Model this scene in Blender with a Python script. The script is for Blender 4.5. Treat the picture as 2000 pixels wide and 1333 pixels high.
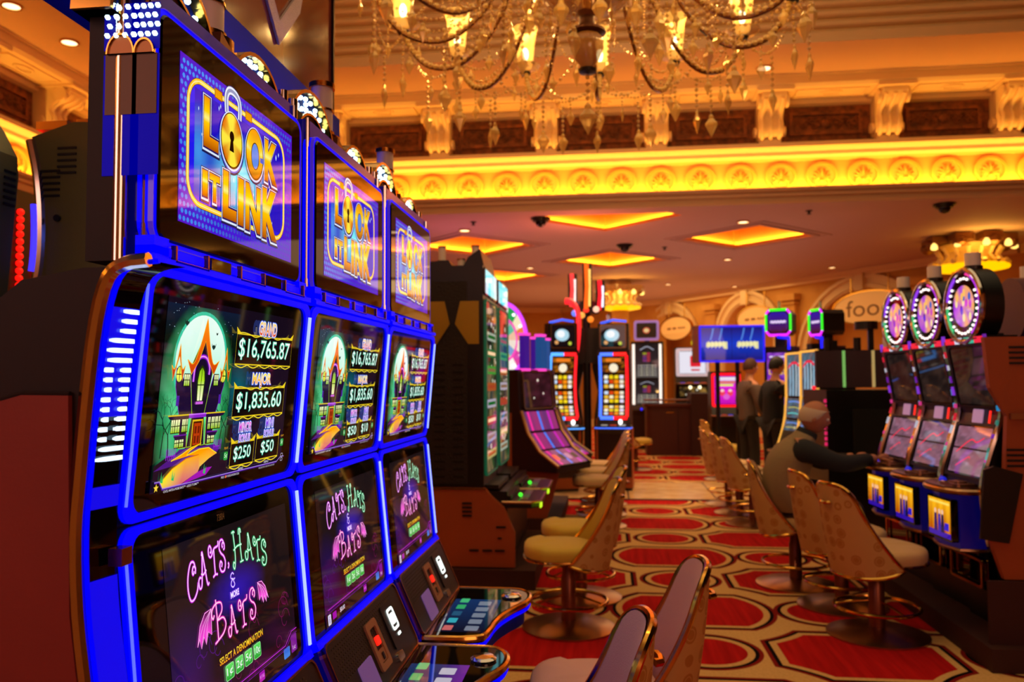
import bpy, bmesh, math, random
from math import sin, cos, pi, radians, sqrt, atan, atan2
from mathutils import Matrix, Vector
from mathutils.geometry import delaunay_2d_cdt

for _o in list(bpy.data.objects): bpy.data.objects.remove(_o)
SC = bpy.context.scene
COL = SC.collection

# ------------------------------------------------------------------ camera
F = 1580.0
YAW, PIT, ROLL, EYE = atan(185 / F), atan(79 / F), 0.0063, 1.5
fw = Vector((-sin(YAW) * cos(PIT), cos(YAW) * cos(PIT), sin(PIT)))
rt0 = Vector((cos(YAW), sin(YAW), 0)); up0 = rt0.cross(fw)
rt = rt0 * cos(ROLL) - up0 * sin(ROLL); up = up0 * cos(ROLL) + rt0 * sin(ROLL)
cam = bpy.data.cameras.new('camera'); camo = bpy.data.objects.new('camera', cam); COL.objects.link(camo)
m = Matrix((rt, up, -fw)).transposed().to_4x4(); m.translation = (0, 0, EYE)
camo.matrix_world = m
cam.sensor_width = 36; cam.lens = F / 2000 * 36; cam.clip_start = 0.05; cam.clip_end = 200
cam.dof.use_dof = True; cam.dof.focus_distance = 1.5; cam.dof.aperture_fstop = 5.0
SC.camera = camo

# ------------------------------------------------------------------ world, lights, exposure
W = bpy.data.worlds.new('world'); SC.world = W; W.use_nodes = True
W.node_tree.nodes['Background'].inputs[0].default_value = (1.0, 0.42, 0.14, 1)
W.node_tree.nodes['Background'].inputs[1].default_value = 0.02
SC.view_settings.view_transform = 'Standard'; SC.view_settings.look = 'None'
SC.view_settings.gamma = 1; SC.view_settings.use_curve_mapping = False
SC.view_settings.exposure = 0.0
SC.cycles.use_denoising = True; SC.cycles.sample_clamp_indirect = 4; SC.cycles.sample_clamp_direct = 0
SC.cycles.max_bounces = 8; SC.cycles.transparent_max_bounces = 12
SC.cycles.caustics_reflective = False; SC.cycles.caustics_refractive = False

def area(name, loc, rot, sx, sy, e, col, spread=180):
    l = bpy.data.lights.new(name, 'AREA'); l.shape = 'RECTANGLE'; l.size = sx; l.size_y = sy
    l.energy = e; l.color = col; l.spread = radians(spread)
    o = bpy.data.objects.new(name, l); o.location = loc; o.rotation_euler = rot; COL.objects.link(o)
    return o
AMB = (1.0, 0.50, 0.07)
area('hall_fill', (0.5, 4.5, 6.7), (0, 0, 0), 8, 8, 165, (1.0, 0.70, 0.36))  # broad unseen panels standing in for the hall's downlights
area('hall_fill', (1.0, 15.5, 3.9), (0, 0, 0), 8, 5, 95, (1.0, 0.58, 0.28))
area('hall_fill', (0.0, 21.5, 3.9), (0, 0, 0), 9, 6, 290, (1.0, 0.66, 0.26))
area('hall_fill', (2.6, -2.6, 2.9), (radians(62), 0, radians(36)), 2.5, 2, 42, (1.0, 0.5, 0.34))  # added fill from behind the camera, brightens stools and end panel
area('ceiling_fill', (0.4, 16.0, 2.7), (radians(180), 0, 0), 7, 7, 36, (1.0, 0.56, 0.44))  # added upward panels that brighten the low ceiling, no such lamps there
area('side_fill', (-2.2, -1.2, 2.7), (radians(62), 0, radians(-38)), 1.6, 1.6, 24, (1.0, 0.52, 0.42))  # added unseen lamp that brightens the end panel, chrome and near cushions
area('walkway_fill', (1.5, 11.25, 3.7), (0, 0, 0), 7, .6, 75, (1.0, 0.62, 0.30), 100)  # added unseen strip that brightens the marble walkway
area('ceiling_fill', (0.4, 23.0, 2.9), (radians(180), 0, 0), 7, 5, 36, (1.0, 0.55, 0.26))
area('ceiling_fill', (0.2, 8.6, 3.0), (radians(180), 0, 0), 3, 4, 24, (1.0, 0.60, 0.36))

# ------------------------------------------------------------------ colour and materials
def lin(c):
    return c / 12.92 if c <= 0.04045 else ((c + 0.055) / 1.055) ** 2.4
def rgb(c):
    if isinstance(c, str):
        c = c.lstrip('#'); c = tuple(int(c[i:i + 2], 16) / 255 for i in (0, 2, 4))
    return tuple(lin(x) for x in c[:3])
MATS = {}
def mat(name, col='#808080', rough=0.5, metal=0.0, emit=None, es=1.0, spec=0.5, bump=0, bscale=50, var=None, vscale=8, trans=0, sheen=0, alpha=1):
    if name in MATS: return MATS[name]
    mt = bpy.data.materials.new(name); mt.use_nodes = True; nt = mt.node_tree
    p = nt.nodes['Principled BSDF']; I = p.inputs
    I['Base Color'].default_value = (*rgb(col), 1); I['Roughness'].default_value = rough
    I['Metallic'].default_value = metal; I['Specular IOR Level'].default_value = spec
    if trans: I['Transmission Weight'].default_value = trans
    if alpha < 1: I['Alpha'].default_value = alpha
    if sheen: I['Sheen Weight'].default_value = sheen
    if emit:
        I['Emission Color'].default_value = (*rgb(emit), 1); I['Emission Strength'].default_value = es
    if bump or var:
        tc = nt.nodes.new('ShaderNodeTexCoord')
    if bump:
        n = nt.nodes.new('ShaderNodeTexNoise'); n.inputs['Scale'].default_value = bscale; n.inputs['Detail'].default_value = 4
        b = nt.nodes.new('ShaderNodeBump'); b.inputs['Strength'].default_value = bump; b.inputs['Distance'].default_value = 0.01
        nt.links.new(tc.outputs['Object'], n.inputs['Vector']); nt.links.new(n.outputs[0], b.inputs['Height'])
        nt.links.new(b.outputs[0], I['Normal'])
    if var:
        n = nt.nodes.new('ShaderNodeTexNoise'); n.inputs['Scale'].default_value = vscale; n.inputs['Detail'].default_value = 3
        r = nt.nodes.new('ShaderNodeValToRGB'); r.color_ramp.elements[0].position = 0.35; r.color_ramp.elements[1].position = 0.65
        r.color_ramp.elements[0].color = (*rgb(col), 1); r.color_ramp.elements[1].color = (*rgb(var), 1)
        nt.links.new(tc.outputs['Object'], n.inputs['Vector']); nt.links.new(n.outputs[0], r.inputs[0]); nt.links.new(r.outputs[0], I['Base Color'])
    MATS[name] = mt
    return mt

# picture on a lit screen: its colours are stored per vertex and given off by the screen behind glass
def screen_mat(name, es, rough=0.03):
    mt = bpy.data.materials.new(name); mt.use_nodes = True; nt = mt.node_tree
    p = nt.nodes['Principled BSDF']; a = nt.nodes.new('ShaderNodeAttribute'); a.attribute_name = 'col'
    p.inputs['Base Color'].default_value = (0.004, 0.004, 0.004, 1); p.inputs['Roughness'].default_value = rough
    nt.links.new(a.outputs['Color'], p.inputs['Emission Color']); p.inputs['Emission Strength'].default_value = es
    mt.cycles.emission_sampling = 'NONE'
    MATS[name] = mt
    return mt
SCR = screen_mat('screen_picture', 1.0)
SCRB = screen_mat('screen_picture_bright', 2.2)
PRINT = bpy.data.materials.new('printed_art'); PRINT.use_nodes = True
_a = PRINT.node_tree.nodes.new('ShaderNodeAttribute'); _a.attribute_name = 'col'
PRINT.node_tree.links.new(_a.outputs['Color'], PRINT.node_tree.nodes['Principled BSDF'].inputs['Base Color'])

class X:  # tiny expression language over Math nodes
    def __init__(s, nt, v): s.nt, s.v = nt, v
    def _op(s, op, *o):
        n = s.nt.nodes.new('ShaderNodeMath'); n.operation = op
        for i, q in enumerate((s,) + o):
            v = q.v if isinstance(q, X) else q
            if isinstance(v, (int, float)): n.inputs[i].default_value = v
            else: s.nt.links.new(v, n.inputs[i])
        return X(s.nt, n.outputs[0])
    def __add__(s, o): return s._op('ADD', o)
    def __sub__(s, o): return s._op('SUBTRACT', o)
    def __mul__(s, o): return s._op('MULTIPLY', o)
    def abs(s): return s._op('ABSOLUTE')
    def min(s, o): return s._op('MINIMUM', o)
    def max(s, o): return s._op('MAXIMUM', o)
    def sqrt(s): return s._op('SQRT')
    def lt(s, o): return s._op('LESS_THAN', o)
    def per(s, c, p):  # signed distance to nearest c + k p
        a = (s - (c - p / 2))._op('FLOORED_MODULO', p) if False else s._op('SUBTRACT', c - p / 2)._op('WRAP', p, 0.0)
        return a - p / 2
def mixc(nt, f, a, b):
    n = nt.nodes.new('ShaderNodeMix'); n.data_type = 'RGBA'
    for sk, v in ((n.inputs[0], f), (n.inputs[6], a), (n.inputs[7], b)):
        if isinstance(v, X): nt.links.new(v.v, sk)
        elif isinstance(v, bpy.types.NodeSocket): nt.links.new(v, sk)
        elif isinstance(v, str): sk.default_value = (*rgb(v), 1)
        else: sk.default_value = v
    return n.outputs[2]
def carpet():
    mt = bpy.data.materials.new('carpet'); mt.use_nodes = True; nt = mt.node_tree; p = nt.nodes['Principled BSDF']
    tc = nt.nodes.new('ShaderNodeTexCoord'); sp = nt.nodes.new('ShaderNodeSeparateXYZ'); nt.links.new(tc.outputs['Object'], sp.inputs[0])
    x, y = X(nt, sp.outputs[0]), X(nt, sp.outputs[1])
    PX, PY = 1.66, 1.62
    def d(cx, cy, sx=1.0):
        a, b = x.per(cx, PX), y.per(cy, PY)
        return a, b, (a * a + b * b).sqrt()
    c1 = d(.53, 6.28)[2]; c2 = d(1.36, 5.47)[2]
    fc = c1.min(c2) - .22
    ax, ay, da = d(.53, 5.47)
    fa = (da - .45).max(ay.abs() - .33)
    bx, by, _ = d(1.36, 6.28)
    fb = (bx.abs() - .42).max(by.abs() - .34).max((da * -1.0) + .76)
    f = fc.min(fa).min(fb)
    ns = nt.nodes.new('ShaderNodeTexNoise'); ns.inputs['Scale'].default_value = 3
    mp = nt.nodes.new('ShaderNodeMapping'); mp.inputs['Scale'].default_value = (9, 0.6, 1); mp.inputs['Rotation'].default_value = (0, 0, .35)
    nt.links.new(tc.outputs['Object'], mp.inputs[0]); nt.links.new(mp.outputs[0], ns.inputs['Vector'])
    red = mixc(nt, ns.outputs[0], '#8a0608', '#e02020')
    n2 = nt.nodes.new('ShaderNodeTexNoise'); n2.inputs['Scale'].default_value = 60; nt.links.new(tc.outputs['Object'], n2.inputs['Vector'])
    beige = mixc(nt, n2.outputs[0], '#d0a058', '#f4cc88')
    c = mixc(nt, f.lt(0.0), beige, red)
    def band(c, a, b, col):
        return mixc(nt, (f - (a + b) / 2).abs().lt((b - a) / 2), c, col)
    c = band(c, .040, .062, '#0c0606'); c = band(c, .062, .085, '#8a1a10')
    nt.links.new(c, p.inputs['Base Color']); p.inputs['Roughness'].default_value = .95; p.inputs['Specular IOR Level'].default_value = .1
    b = nt.nodes.new('ShaderNodeBump'); b.inputs['Strength'].default_value = .4; n3 = nt.nodes.new('ShaderNodeTexNoise'); n3.inputs['Scale'].default_value = 250
    nt.links.new(tc.outputs['Object'], n3.inputs['Vector']); nt.links.new(n3.outputs[0], b.inputs['Height']); nt.links.new(b.outputs[0], p.inputs['Normal'])
    return mt
def fabric(name, base, ring):
    mt = bpy.data.materials.new(name); mt.use_nodes = True; nt = mt.node_tree; p = nt.nodes['Principled BSDF']
    tc = nt.nodes.new('ShaderNodeTexCoord')
    v = nt.nodes.new('ShaderNodeTexVoronoi'); v.inputs['Scale'].default_value = 13; v.inputs['Randomness'].default_value = .35
    nt.links.new(tc.outputs['Object'], v.inputs['Vector'])
    d = X(nt, v.outputs['Distance'])
    f = (d - .33).abs().lt(.05)
    g = d.lt(.24)
    c = mixc(nt, f, mixc(nt, g, base, ring), ring)
    nt.links.new(c, p.inputs['Base Color']); p.inputs['Roughness'].default_value = .7
    return mt

CARPET = carpet()
M = dict(
    black=mat('black_plastic', '#0c0a0b', .35), gloss=mat('black_glass', '#050506', .03), dark=mat('dark_metal', '#1c1614', .4, .3),
    chrome=mat('chrome', '#d8d0c8', .14, 1), gold=mat('gold_metal', '#d9a24a', .16, 1), bronze=mat('bronze_panel', '#8a5a30', .35, .6),
    copper=mat('copper_edge', '#c87850', .22, 1),
    blue=mat('blue_glow', '#000010', .45, spec=.08, emit='#0000ff', es=1.0), bluedim=mat('blue_lit_plastic', '#0a0a40', .2, emit='#0000ff', es=.07),  # bluedim emits faintly to imitate blue spill on plain plastic
    bluebar=mat('blue_light_bar', '#a0b0ff', .3, emit='#7c90ff', es=2.2), led=mat('white_led', '#ffffff', .3, emit='#c8f4ff', es=3.0),
    dash=mat('led_dash', '#ffffff', .3, emit='#bfe6ff', es=1.6),
    maroon=mat('maroon_panel', '#84281e', .65, bump=.04, bscale=160, var='#7a221c', vscale=3), navy=mat('navy_panel', '#06207c', .6, spec=.1),
    shell=mat('dark_shell', '#1c0f14', .6, spec=.3), orange=mat('orange_laminate', '#a8501c', .5, bump=.1, bscale=90, var='#a04a1a', vscale=2),
    plinth=mat('dark_red_plinth', '#3a140e', .7), cream=mat('gilded_plaster', '#ecc890', .55, bump=.1, bscale=20),
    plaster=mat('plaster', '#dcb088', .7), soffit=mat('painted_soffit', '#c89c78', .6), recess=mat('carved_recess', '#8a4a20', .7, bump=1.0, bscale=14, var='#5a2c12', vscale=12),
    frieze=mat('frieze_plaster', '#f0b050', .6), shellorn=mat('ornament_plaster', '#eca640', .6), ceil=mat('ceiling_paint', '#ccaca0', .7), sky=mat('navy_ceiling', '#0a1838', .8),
    wall=mat('ochre_wall', '#d89c48', .8, var='#c88838', vscale=1.5), niche=mat('niche_plaster', '#d89a48', .8), marble=mat('tan_marble', '#f4cc90', .22, var='#e0b070', vscale=4),
    cushion=mat('cushion_fabric', '#dcb478', .8, bump=.3, bscale=300, sheen=.3), cushgoldlit=mat('gold_lit_cushion_fabric', '#e4c040', .75, bump=.3, bscale=300, sheen=.3),  # gold variant: same cushion fabric with yellow light put into its colour
    cushpinklit=mat('pink_lit_cushion_fabric', '#f0b8a0', .8, bump=.3, bscale=300, sheen=.3),  # same cushion fabric with the machines' pinkish light put into its colour
    shellfab=fabric('ringed_fabric', '#d0a460', '#b88038'), white=mat('white_plastic', '#e8dcd8', .4), steel=mat('brushed_steel', '#b08a68', .3, 1),
    ledge=mat('cove_ledge', '#c08040', .7), wood=mat('brown_wood', '#4a2018', .5), green=mat('olive_shell', '#5a5814', .55, bump=.1),
    skin=mat('skin', '#c08060', .55), skin2=mat('pale_skin', '#c88a68', .55), hairg=mat('grey_hair', '#cdbba4', .8), hairb=mat('black_hair', '#120c0a', .6), hairbr=mat('brown_hair', '#4a2a18', .7),
    vest=mat('tan_vest', '#94805e', .85, bump=.3, bscale=60), sleeve=mat('dark_sleeve', '#1c2026', .85), coat=mat('black_coat', '#0e0b0e', .8), jacket=mat('grey_jacket', '#5e4a40', .85), trouser=mat('dark_trousers', '#16110f', .85), jeans=mat('grey_trousers', '#2c2a30', .85),
    shoe=mat('black_shoe', '#080707', .4),
)
def glow(hexc, es=1.5):
    return mat('glow_%s_%d' % (hexc.strip('#'), int(es * 10)), '#202020', .3, emit=hexc, es=es)

# ------------------------------------------------------------------ mesh building
class MB:
    def __init__(s, Mx=None): s.v, s.f, s.mi, s.M = [], [], [], Mx or Matrix.Identity(4); s.k = 0; s.ch = []
    def add(s, vs, fs, Mx=None):
        T = s.M @ Mx if Mx is not None else s.M
        n = len(s.v); s.v += [T @ Vector(p) for p in vs]
        s.f += [tuple(i + n for i in f) for f in fs]; s.mi += [s.k] * len(fs); s.ch.append((n, len(s.v), len(s.f) - len(fs), len(s.f))); return s
    def box(s, c, d, Mx=None):
        x, y, z = c; a, b, e = d[0] / 2, d[1] / 2, d[2] / 2
        vs = [(x + i * a, y + j * b, z + k * e) for i in (-1, 1) for j in (-1, 1) for k in (-1, 1)]
        return s.add(vs, [(0, 1, 3, 2), (4, 6, 7, 5), (0, 4, 5, 1), (2, 3, 7, 6), (0, 2, 6, 4), (1, 5, 7, 3)], Mx)
    def prism(s, pts, z0, z1, Mx=None, bev=0):  # pts in the xy plane, ccw
        n = len(pts)
        if bev:
            cx = sum(p[0] for p in pts) / n; cy = sum(p[1] for p in pts) / n
            def ins(d):
                o = []
                for i in range(n):
                    a, b, c = Vector(pts[i - 1]), Vector(pts[i]), Vector(pts[(i + 1) % n])
                    e1 = (b - a).normalized(); e2 = (c - b).normalized()
                    nn = Vector((-(e1.y + e2.y), e1.x + e2.x))
                    if nn.length < 1e-6: nn = Vector((-e1.y, e1.x))
                    nn.normalize(); o.append((b.x + nn.x * d, b.y + nn.y * d))
                return o
            q = ins(bev); L = [(q, z0), (pts, z0 + bev), (pts, z1 - bev), (q, z1)]
        else: L = [(pts, z0), (pts, z1)]
        vs = [(p[0], p[1], z) for P, z in L for p in P]
        fs = [tuple(reversed(range(n))), tuple(range((len(L) - 1) * n, len(L) * n))]
        for k in range(len(L) - 1):
            fs += [(k * n + i, k * n + (i + 1) % n, (k + 1) * n + (i + 1) % n, (k + 1) * n + i) for i in range(n)]
        return s.add(vs, fs, Mx)
    def ring(s, po, pi_, z0, z1, Mx=None):  # outline with a hole, same point counts
        n = len(po)
        vs = [(p[0], p[1], z) for P, z in ((po, z0), (po, z1), (pi_, z1), (pi_, z0)) for p in P]
        fs = []
        for k in range(4):
            a, b = k * n, ((k + 1) % 4) * n
            fs += [(a + i, a + (i + 1) % n, b + (i + 1) % n, b + i) for i in range(n)]
        return s.add(vs, fs, Mx)
    def lathe(s, prof, Mx=None, seg=16, a0=0, a1=2 * pi):
        full = abs(a1 - a0 - 2 * pi) < 1e-6; m_ = seg if full else seg + 1
        vs = [(r * cos(a0 + (a1 - a0) * j / seg), r * sin(a0 + (a1 - a0) * j / seg), z) for r, z in prof for j in range(m_)]
        fs = []
        for i in range(len(prof) - 1):
            for j in range(seg):
                k = (j + 1) % m_
                fs.append((i * m_ + j, i * m_ + k, (i + 1) * m_ + k, (i + 1) * m_ + j))
        return s.add(vs, fs, Mx)
    def cyl(s, r, z0, z1, Mx=None, seg=16, r1=None):
        r1 = r if r1 is None else r1
        return s.lathe([(0.0001, z0), (r, z0), (r1, z1), (0.0001, z1)], Mx, seg)
    def sph(s, c, r, Mx=None, seg=10, rings=6, sc=(1, 1, 1)):
        vs, fs = [], []
        for i in range(rings + 1):
            t = pi * i / rings
            for j in range(seg):
                a = 2 * pi * j / seg
                vs.append((c[0] + r * sc[0] * sin(t) * cos(a), c[1] + r * sc[1] * sin(t) * sin(a), c[2] + r * sc[2] * cos(t)))
        for i in range(rings):
            for j in range(seg):
                fs.append((i * seg + j, (i + 1) * seg + j, (i + 1) * seg + (j + 1) % seg, i * seg + (j + 1) % seg))
        return s.add(vs, fs, Mx)
    def tube(s, path, r, Mx=None, seg=6, closed=False, flat=1.0):
        P = [Vector(p) for p in path]; n = len(P); vs, fs = [], []; prev = None
        for i in range(n):
            a = P[i - 1] if (i or closed) else P[0]; b = P[(i + 1) % n] if (i < n - 1 or closed) else P[-1]
            t = (b - a).normalized()
            if prev is None:
                u = t.orthogonal().normalized()
            else: u = (prev - t * prev.dot(t)).normalized()
            prev = u; w = t.cross(u); rr = r[i] if isinstance(r, (list, tuple)) else r
            for j in range(seg):
                q = 2 * pi * j / seg; vs.append(P[i] + (u * cos(q) * flat + w * sin(q)) * rr)
        for i in range(n if closed else n - 1):
            for j in range(seg):
                k = (j + 1) % seg; i2 = (i + 1) % n
                fs.append((i * seg + j, i * seg + k, i2 * seg + k, i2 * seg + j))
        if not closed: fs += [tuple(reversed(range(seg))), tuple(range((n - 1) * seg, n * seg))]
        return s.add(vs, fs, Mx)
    def sweep(s, prof, a, b, fn):  # section curve prof carried from a to b by fn(p, t)
        n = len(prof); vs = [fn(p, t) for t in (a, b) for p in prof]
        return s.add(vs, [(i, i + 1, n + i + 1, n + i) for i in range(n - 1)])
    def mesh(s, name, mats, smooth=False):
        me = bpy.data.meshes.new(name); me.from_pydata([tuple(v) for v in s.v], [], s.f)
        for q in (mats if isinstance(mats, (list, tuple)) else [mats]): me.materials.append(q)
        if any(s.mi): me.polygons.foreach_set('material_index', s.mi)
        bm = bmesh.new(); bm.from_mesh(me); bmesh.ops.recalc_face_normals(bm, faces=bm.faces); bm.to_mesh(me); bm.free()
        if smooth:
            me.polygons.foreach_set('use_smooth', [True] * len(me.polygons))
            me.set_sharp_from_angle(angle=radians(38 if smooth is True else smooth))
        me.update(); return me
    def obj(s, name, mats, parent=None, smooth=False):
        return ob(name, s.mesh(name, mats, smooth), parent)
    def objs(s, name, mats, parent=None, smooth=False):   # one object per added piece
        r = []
        for v0, v1, f0, f1 in s.ch:
            q = MB(); q.v = s.v[v0:v1]; q.f = [tuple(i - v0 for i in f) for f in s.f[f0:f1]]; q.mi = s.mi[f0:f1]
            r.append(q.obj(name, mats, parent, smooth))
        return r
def ob(name, me, parent=None, Mx=None):
    o = bpy.data.objects.new(name, me); COL.objects.link(o)
    if parent is not None: o.parent = parent
    if Mx is not None: o.matrix_basis = Mx
    return o
def tag(o, label, cat, group=None):
    o['label'] = label; o['category'] = cat
    if group: o['group'] = group
    return o
def thing(name, label, cat, loc=(0, 0, 0), rz=0, group=None):
    o = bpy.data.objects.new(name, None); COL.objects.link(o); o.location = loc; o.rotation_euler = (0, 0, rz)
    o.empty_display_size = .2
    return tag(o, label, cat, group)
def struct(o): o['kind'] = 'structure'; return o
def copy_tree(o, parent=None):
    c = o.copy(); COL.objects.link(c)
    if parent is not None: c.parent = parent
    for ch in [q for q in o.children]: copy_tree(ch, c)
    return c
def dup(root, loc, rz, label, group=None):
    c = copy_tree(root); c.location = loc; c.rotation_euler = (0, 0, rz); c['label'] = label
    if group: c['group'] = group
    return c
def rrect(w, h, r, n=5, cx=0, cy=0):
    o = []
    for k, (sx, sy) in enumerate(((1, 1), (-1, 1), (-1, -1), (1, -1))):
        for i in range(n + 1):
            a = pi / 2 * k + pi / 2 * i / n
            o.append((cx + sx * (w / 2 - r) + r * cos(a), cy + sy * (h / 2 - r) + r * sin(a)))
    return o
def circ(r, n=24, cx=0, cy=0, ry=None): return [(cx + r * cos(2 * pi * i / n), cy + (ry or r) * sin(2 * pi * i / n)) for i in range(n)]
def spline(pts, n=8, closed=False):
    P = [Vector(p) for p in pts]; N = len(P); out = []
    for i in range(N if closed else N - 1):
        p0 = P[i - 1] if (i or closed) else P[0] * 2 - P[1]; p1 = P[i]; p2 = P[(i + 1) % N]
        p3 = P[(i + 2) % N] if (closed or i + 2 < N) else P[-1] * 2 - P[-2]
        for k in range(n):
            t = k / n
            out.append(.5 * ((2 * p1) + (p2 - p0) * t + (2 * p0 - 5 * p1 + 4 * p2 - p3) * t * t + (3 * p1 - p0 - 3 * p2 + p3) * t ** 3))
    if not closed: out.append(P[-1])
    return out
def panel(x0, z0, x1, z1, yc=0, off=0):
    """frame of a flat panel seen from +x: u along +y, v up the segment, n outward"""
    v = Vector((x1 - x0, 0, z1 - z0)); h = v.length; v.normalize(); u = Vector((0, 1, 0)); n = u.cross(v)
    Mx = Matrix((u, v, n)).transposed().to_4x4(); Mx.translation = Vector(((x0 + x1) / 2, yc, (z0 + z1) / 2)) + n * off
    return Mx, h
def holed(outer, holes):
    vs = [Vector(p) for p in outer]; es = [(i, (i + 1) % len(outer)) for i in range(len(outer))]
    for h in holes:
        b = len(vs); vs += [Vector(p) for p in h]; es += [(b + i, b + (i + 1) % len(h)) for i in range(len(h))]
    r = delaunay_2d_cdt(vs, es, [], 0, 1e-6)
    def inside(p, poly):
        c = False; j = len(poly) - 1
        for i in range(len(poly)):
            a, b = poly[i], poly[j]
            if (a[1] > p[1]) != (b[1] > p[1]) and p[0] < (b[0] - a[0]) * (p[1] - a[1]) / (b[1] - a[1]) + a[0]: c = not c
            j = i
        return c
    V = [tuple(v) for v in r[0]]; T = []
    for f in r[2]:
        c = (sum(V[i][0] for i in f) / len(f), sum(V[i][1] for i in f) / len(f))
        if inside(c, outer) and not any(inside(c, h) for h in holes): T.append(tuple(f))
    return V, T

# ------------------------------------------------------------------ flat pictures for screens and signs
TXT = {}
def text2d(s, bold=0.0):
    k = (s, bold)
    if k in TXT: return TXT[k]
    cu = bpy.data.curves.new('t', 'FONT'); cu.body = s; cu.offset = bold; cu.resolution_u = 3; cu.fill_mode = 'FRONT'
    o = bpy.data.objects.new('t', cu); COL.objects.link(o)
    dg = bpy.context.evaluated_depsgraph_get(); me = o.evaluated_get(dg).to_mesh()
    vs = [(v.co.x, v.co.y) for v in me.vertices]; fs = [tuple(p.vertices) for p in me.polygons]
    o.evaluated_get(dg).to_mesh_clear(); bpy.data.objects.remove(o); bpy.data.curves.remove(cu)
    x0 = min(v[0] for v in vs); x1 = max(v[0] for v in vs); y0 = min(v[1] for v in vs); y1 = max(v[1] for v in vs)
    vs = [((x - x0) / (x1 - x0), (y - y0) / (y1 - y0)) for x, y in vs]
    TXT[k] = (vs, fs); return TXT[k]
class Pic:
    def __init__(s): s.v, s.f, s.c, s.z = [], [], [], 0.0
    def up(s): s.z += 0.000016; return s.z
    def raw(s, vs, fs, col, lift=True):
        if lift: s.up()
        n = len(s.v)
        for p in vs:
            s.v.append((p[0], p[1], s.z)); s.c.append(col(p[0], p[1]) if callable(col) else rgb(col))
        s.f += [tuple(i + n for i in f) for f in fs]
    def poly(s, pts, col): 
        V, T = holed([tuple(p[:2]) for p in pts], []); s.raw(V, T, col)
    def ell(s, cx, cy, rx, ry, col, n=36): s.raw([(cx, cy)] + circ(rx, n, cx, cy, ry), [(0, i + 1, (i + 1) % n + 1) for i in range(n)], col)
    def rect(s, x0, y0, x1, y1, col): s.raw([(x0, y0), (x1, y0), (x1, y1), (x0, y1)], [(0, 1, 2, 3)], col)
    def grid(s, x0, y0, x1, y1, nx, ny, fn):
        vs = [(x0 + (x1 - x0) * i / nx, y0 + (y1 - y0) * j / ny) for j in range(ny + 1) for i in range(nx + 1)]
        s.raw(vs, [(j * (nx + 1) + i, j * (nx + 1) + i + 1, (j + 1) * (nx + 1) + i + 1, (j + 1) * (nx + 1) + i) for j in range(ny) for i in range(nx)], fn)
    def stroke(s, pts, w, col, smooth=6, closed=False, taper=False):
        P = [Vector((p[0], p[1])) for p in pts]
        if smooth: P = spline(P, smooth, closed)
        n = len(P); vs = []
        for i in range(n):
            a = P[i - 1] if (i or closed) else P[0]; b = P[(i + 1) % n] if (i < n - 1 or closed) else P[-1]
            t = (b - a); t = t.normalized() if t.length > 1e-9 else Vector((1, 0)); nn = Vector((-t.y, t.x))
            ww = w / 2 * (1 if not taper else (.25 + .75 * sin(pi * min(1, (i + .5) / n * 1.0))))
            vs += [P[i] + nn * ww, P[i] - nn * ww]
        k = n if closed else n - 1
        s.raw(vs, [(2 * i, 2 * i + 1, (2 * i + 3) % (2 * n), (2 * i + 2) % (2 * n)) for i in range(k)], col)
    def text(s, t, x0, y0, x1, y1, col, bold=0.0, skew=0, base=None):
        vs, fs = text2d(t, bold)
        T = lambda p: (x0 + (x1 - x0) * p[0] + skew * (p[1] - .5) * (y1 - y0), y0 + (y1 - y0) * p[1])
        s.raw([T(p) for p in vs], fs, col)
    def obj(s, name, material, parent, Mx, label=None):
        me = bpy.data.meshes.new(name); me.from_pydata(s.v, [], s.f); me.materials.append(material)
        a = me.color_attributes.new('col', 'FLOAT_COLOR', 'POINT')
        a.data.foreach_set('color', [x for c in s.c for x in (c[0], c[1], c[2], 1.0)])
        o = ob(name, me, parent, Mx)
        if label: o['label'] = label
        return o
def lerp(a, b, t): return tuple(a[i] + (b[i] - a[i]) * t for i in range(3))
def ramp(stops):
    st = [(p, rgb(c)) for p, c in stops]
    def f(t):
        if t <= st[0][0]: return st[0][1]
        for (a, ca), (b, cb) in zip(st, st[1:]):
            if t <= b: return lerp(ca, cb, (t - a) / (b - a) if b > a else 1)
        return st[-1][1]
    return f
def vgrad(y0, y1, stops):
    r = ramp(stops); return lambda x, y: r((y - y0) / (y1 - y0))

# ------------------------------------------------------------------ the setting
def flat(name, pts, z, material, holes=()):
    V, T = holed(pts, holes); b = MB(); b.add([(x, y, z) for x, y in V], T); return b.obj(name, material)
struct(flat('floor', [(-11, -4), (15, -4), (15, 29), (-11, 29)], 0, CARPET))
b = MB(); b.box((2, 11.24, .004), (26, 1.8, .012)); fl = struct(b.obj('trim_1', mat('strip_edge', '#3a1a10', .4)))
for i in range(24):
    for j in range(2):
        b = MB(); b.box((0, 0, 0), (1.07, .84, .012)); 
        if i == j == 0: tile = b.mesh('marble_tile', M['marble'])
        ob('marble_tile', tile, fl, Matrix.Translation((-10.4 + i * 1.09 + .3, 10.81 + j * .86, .010)))

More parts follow.
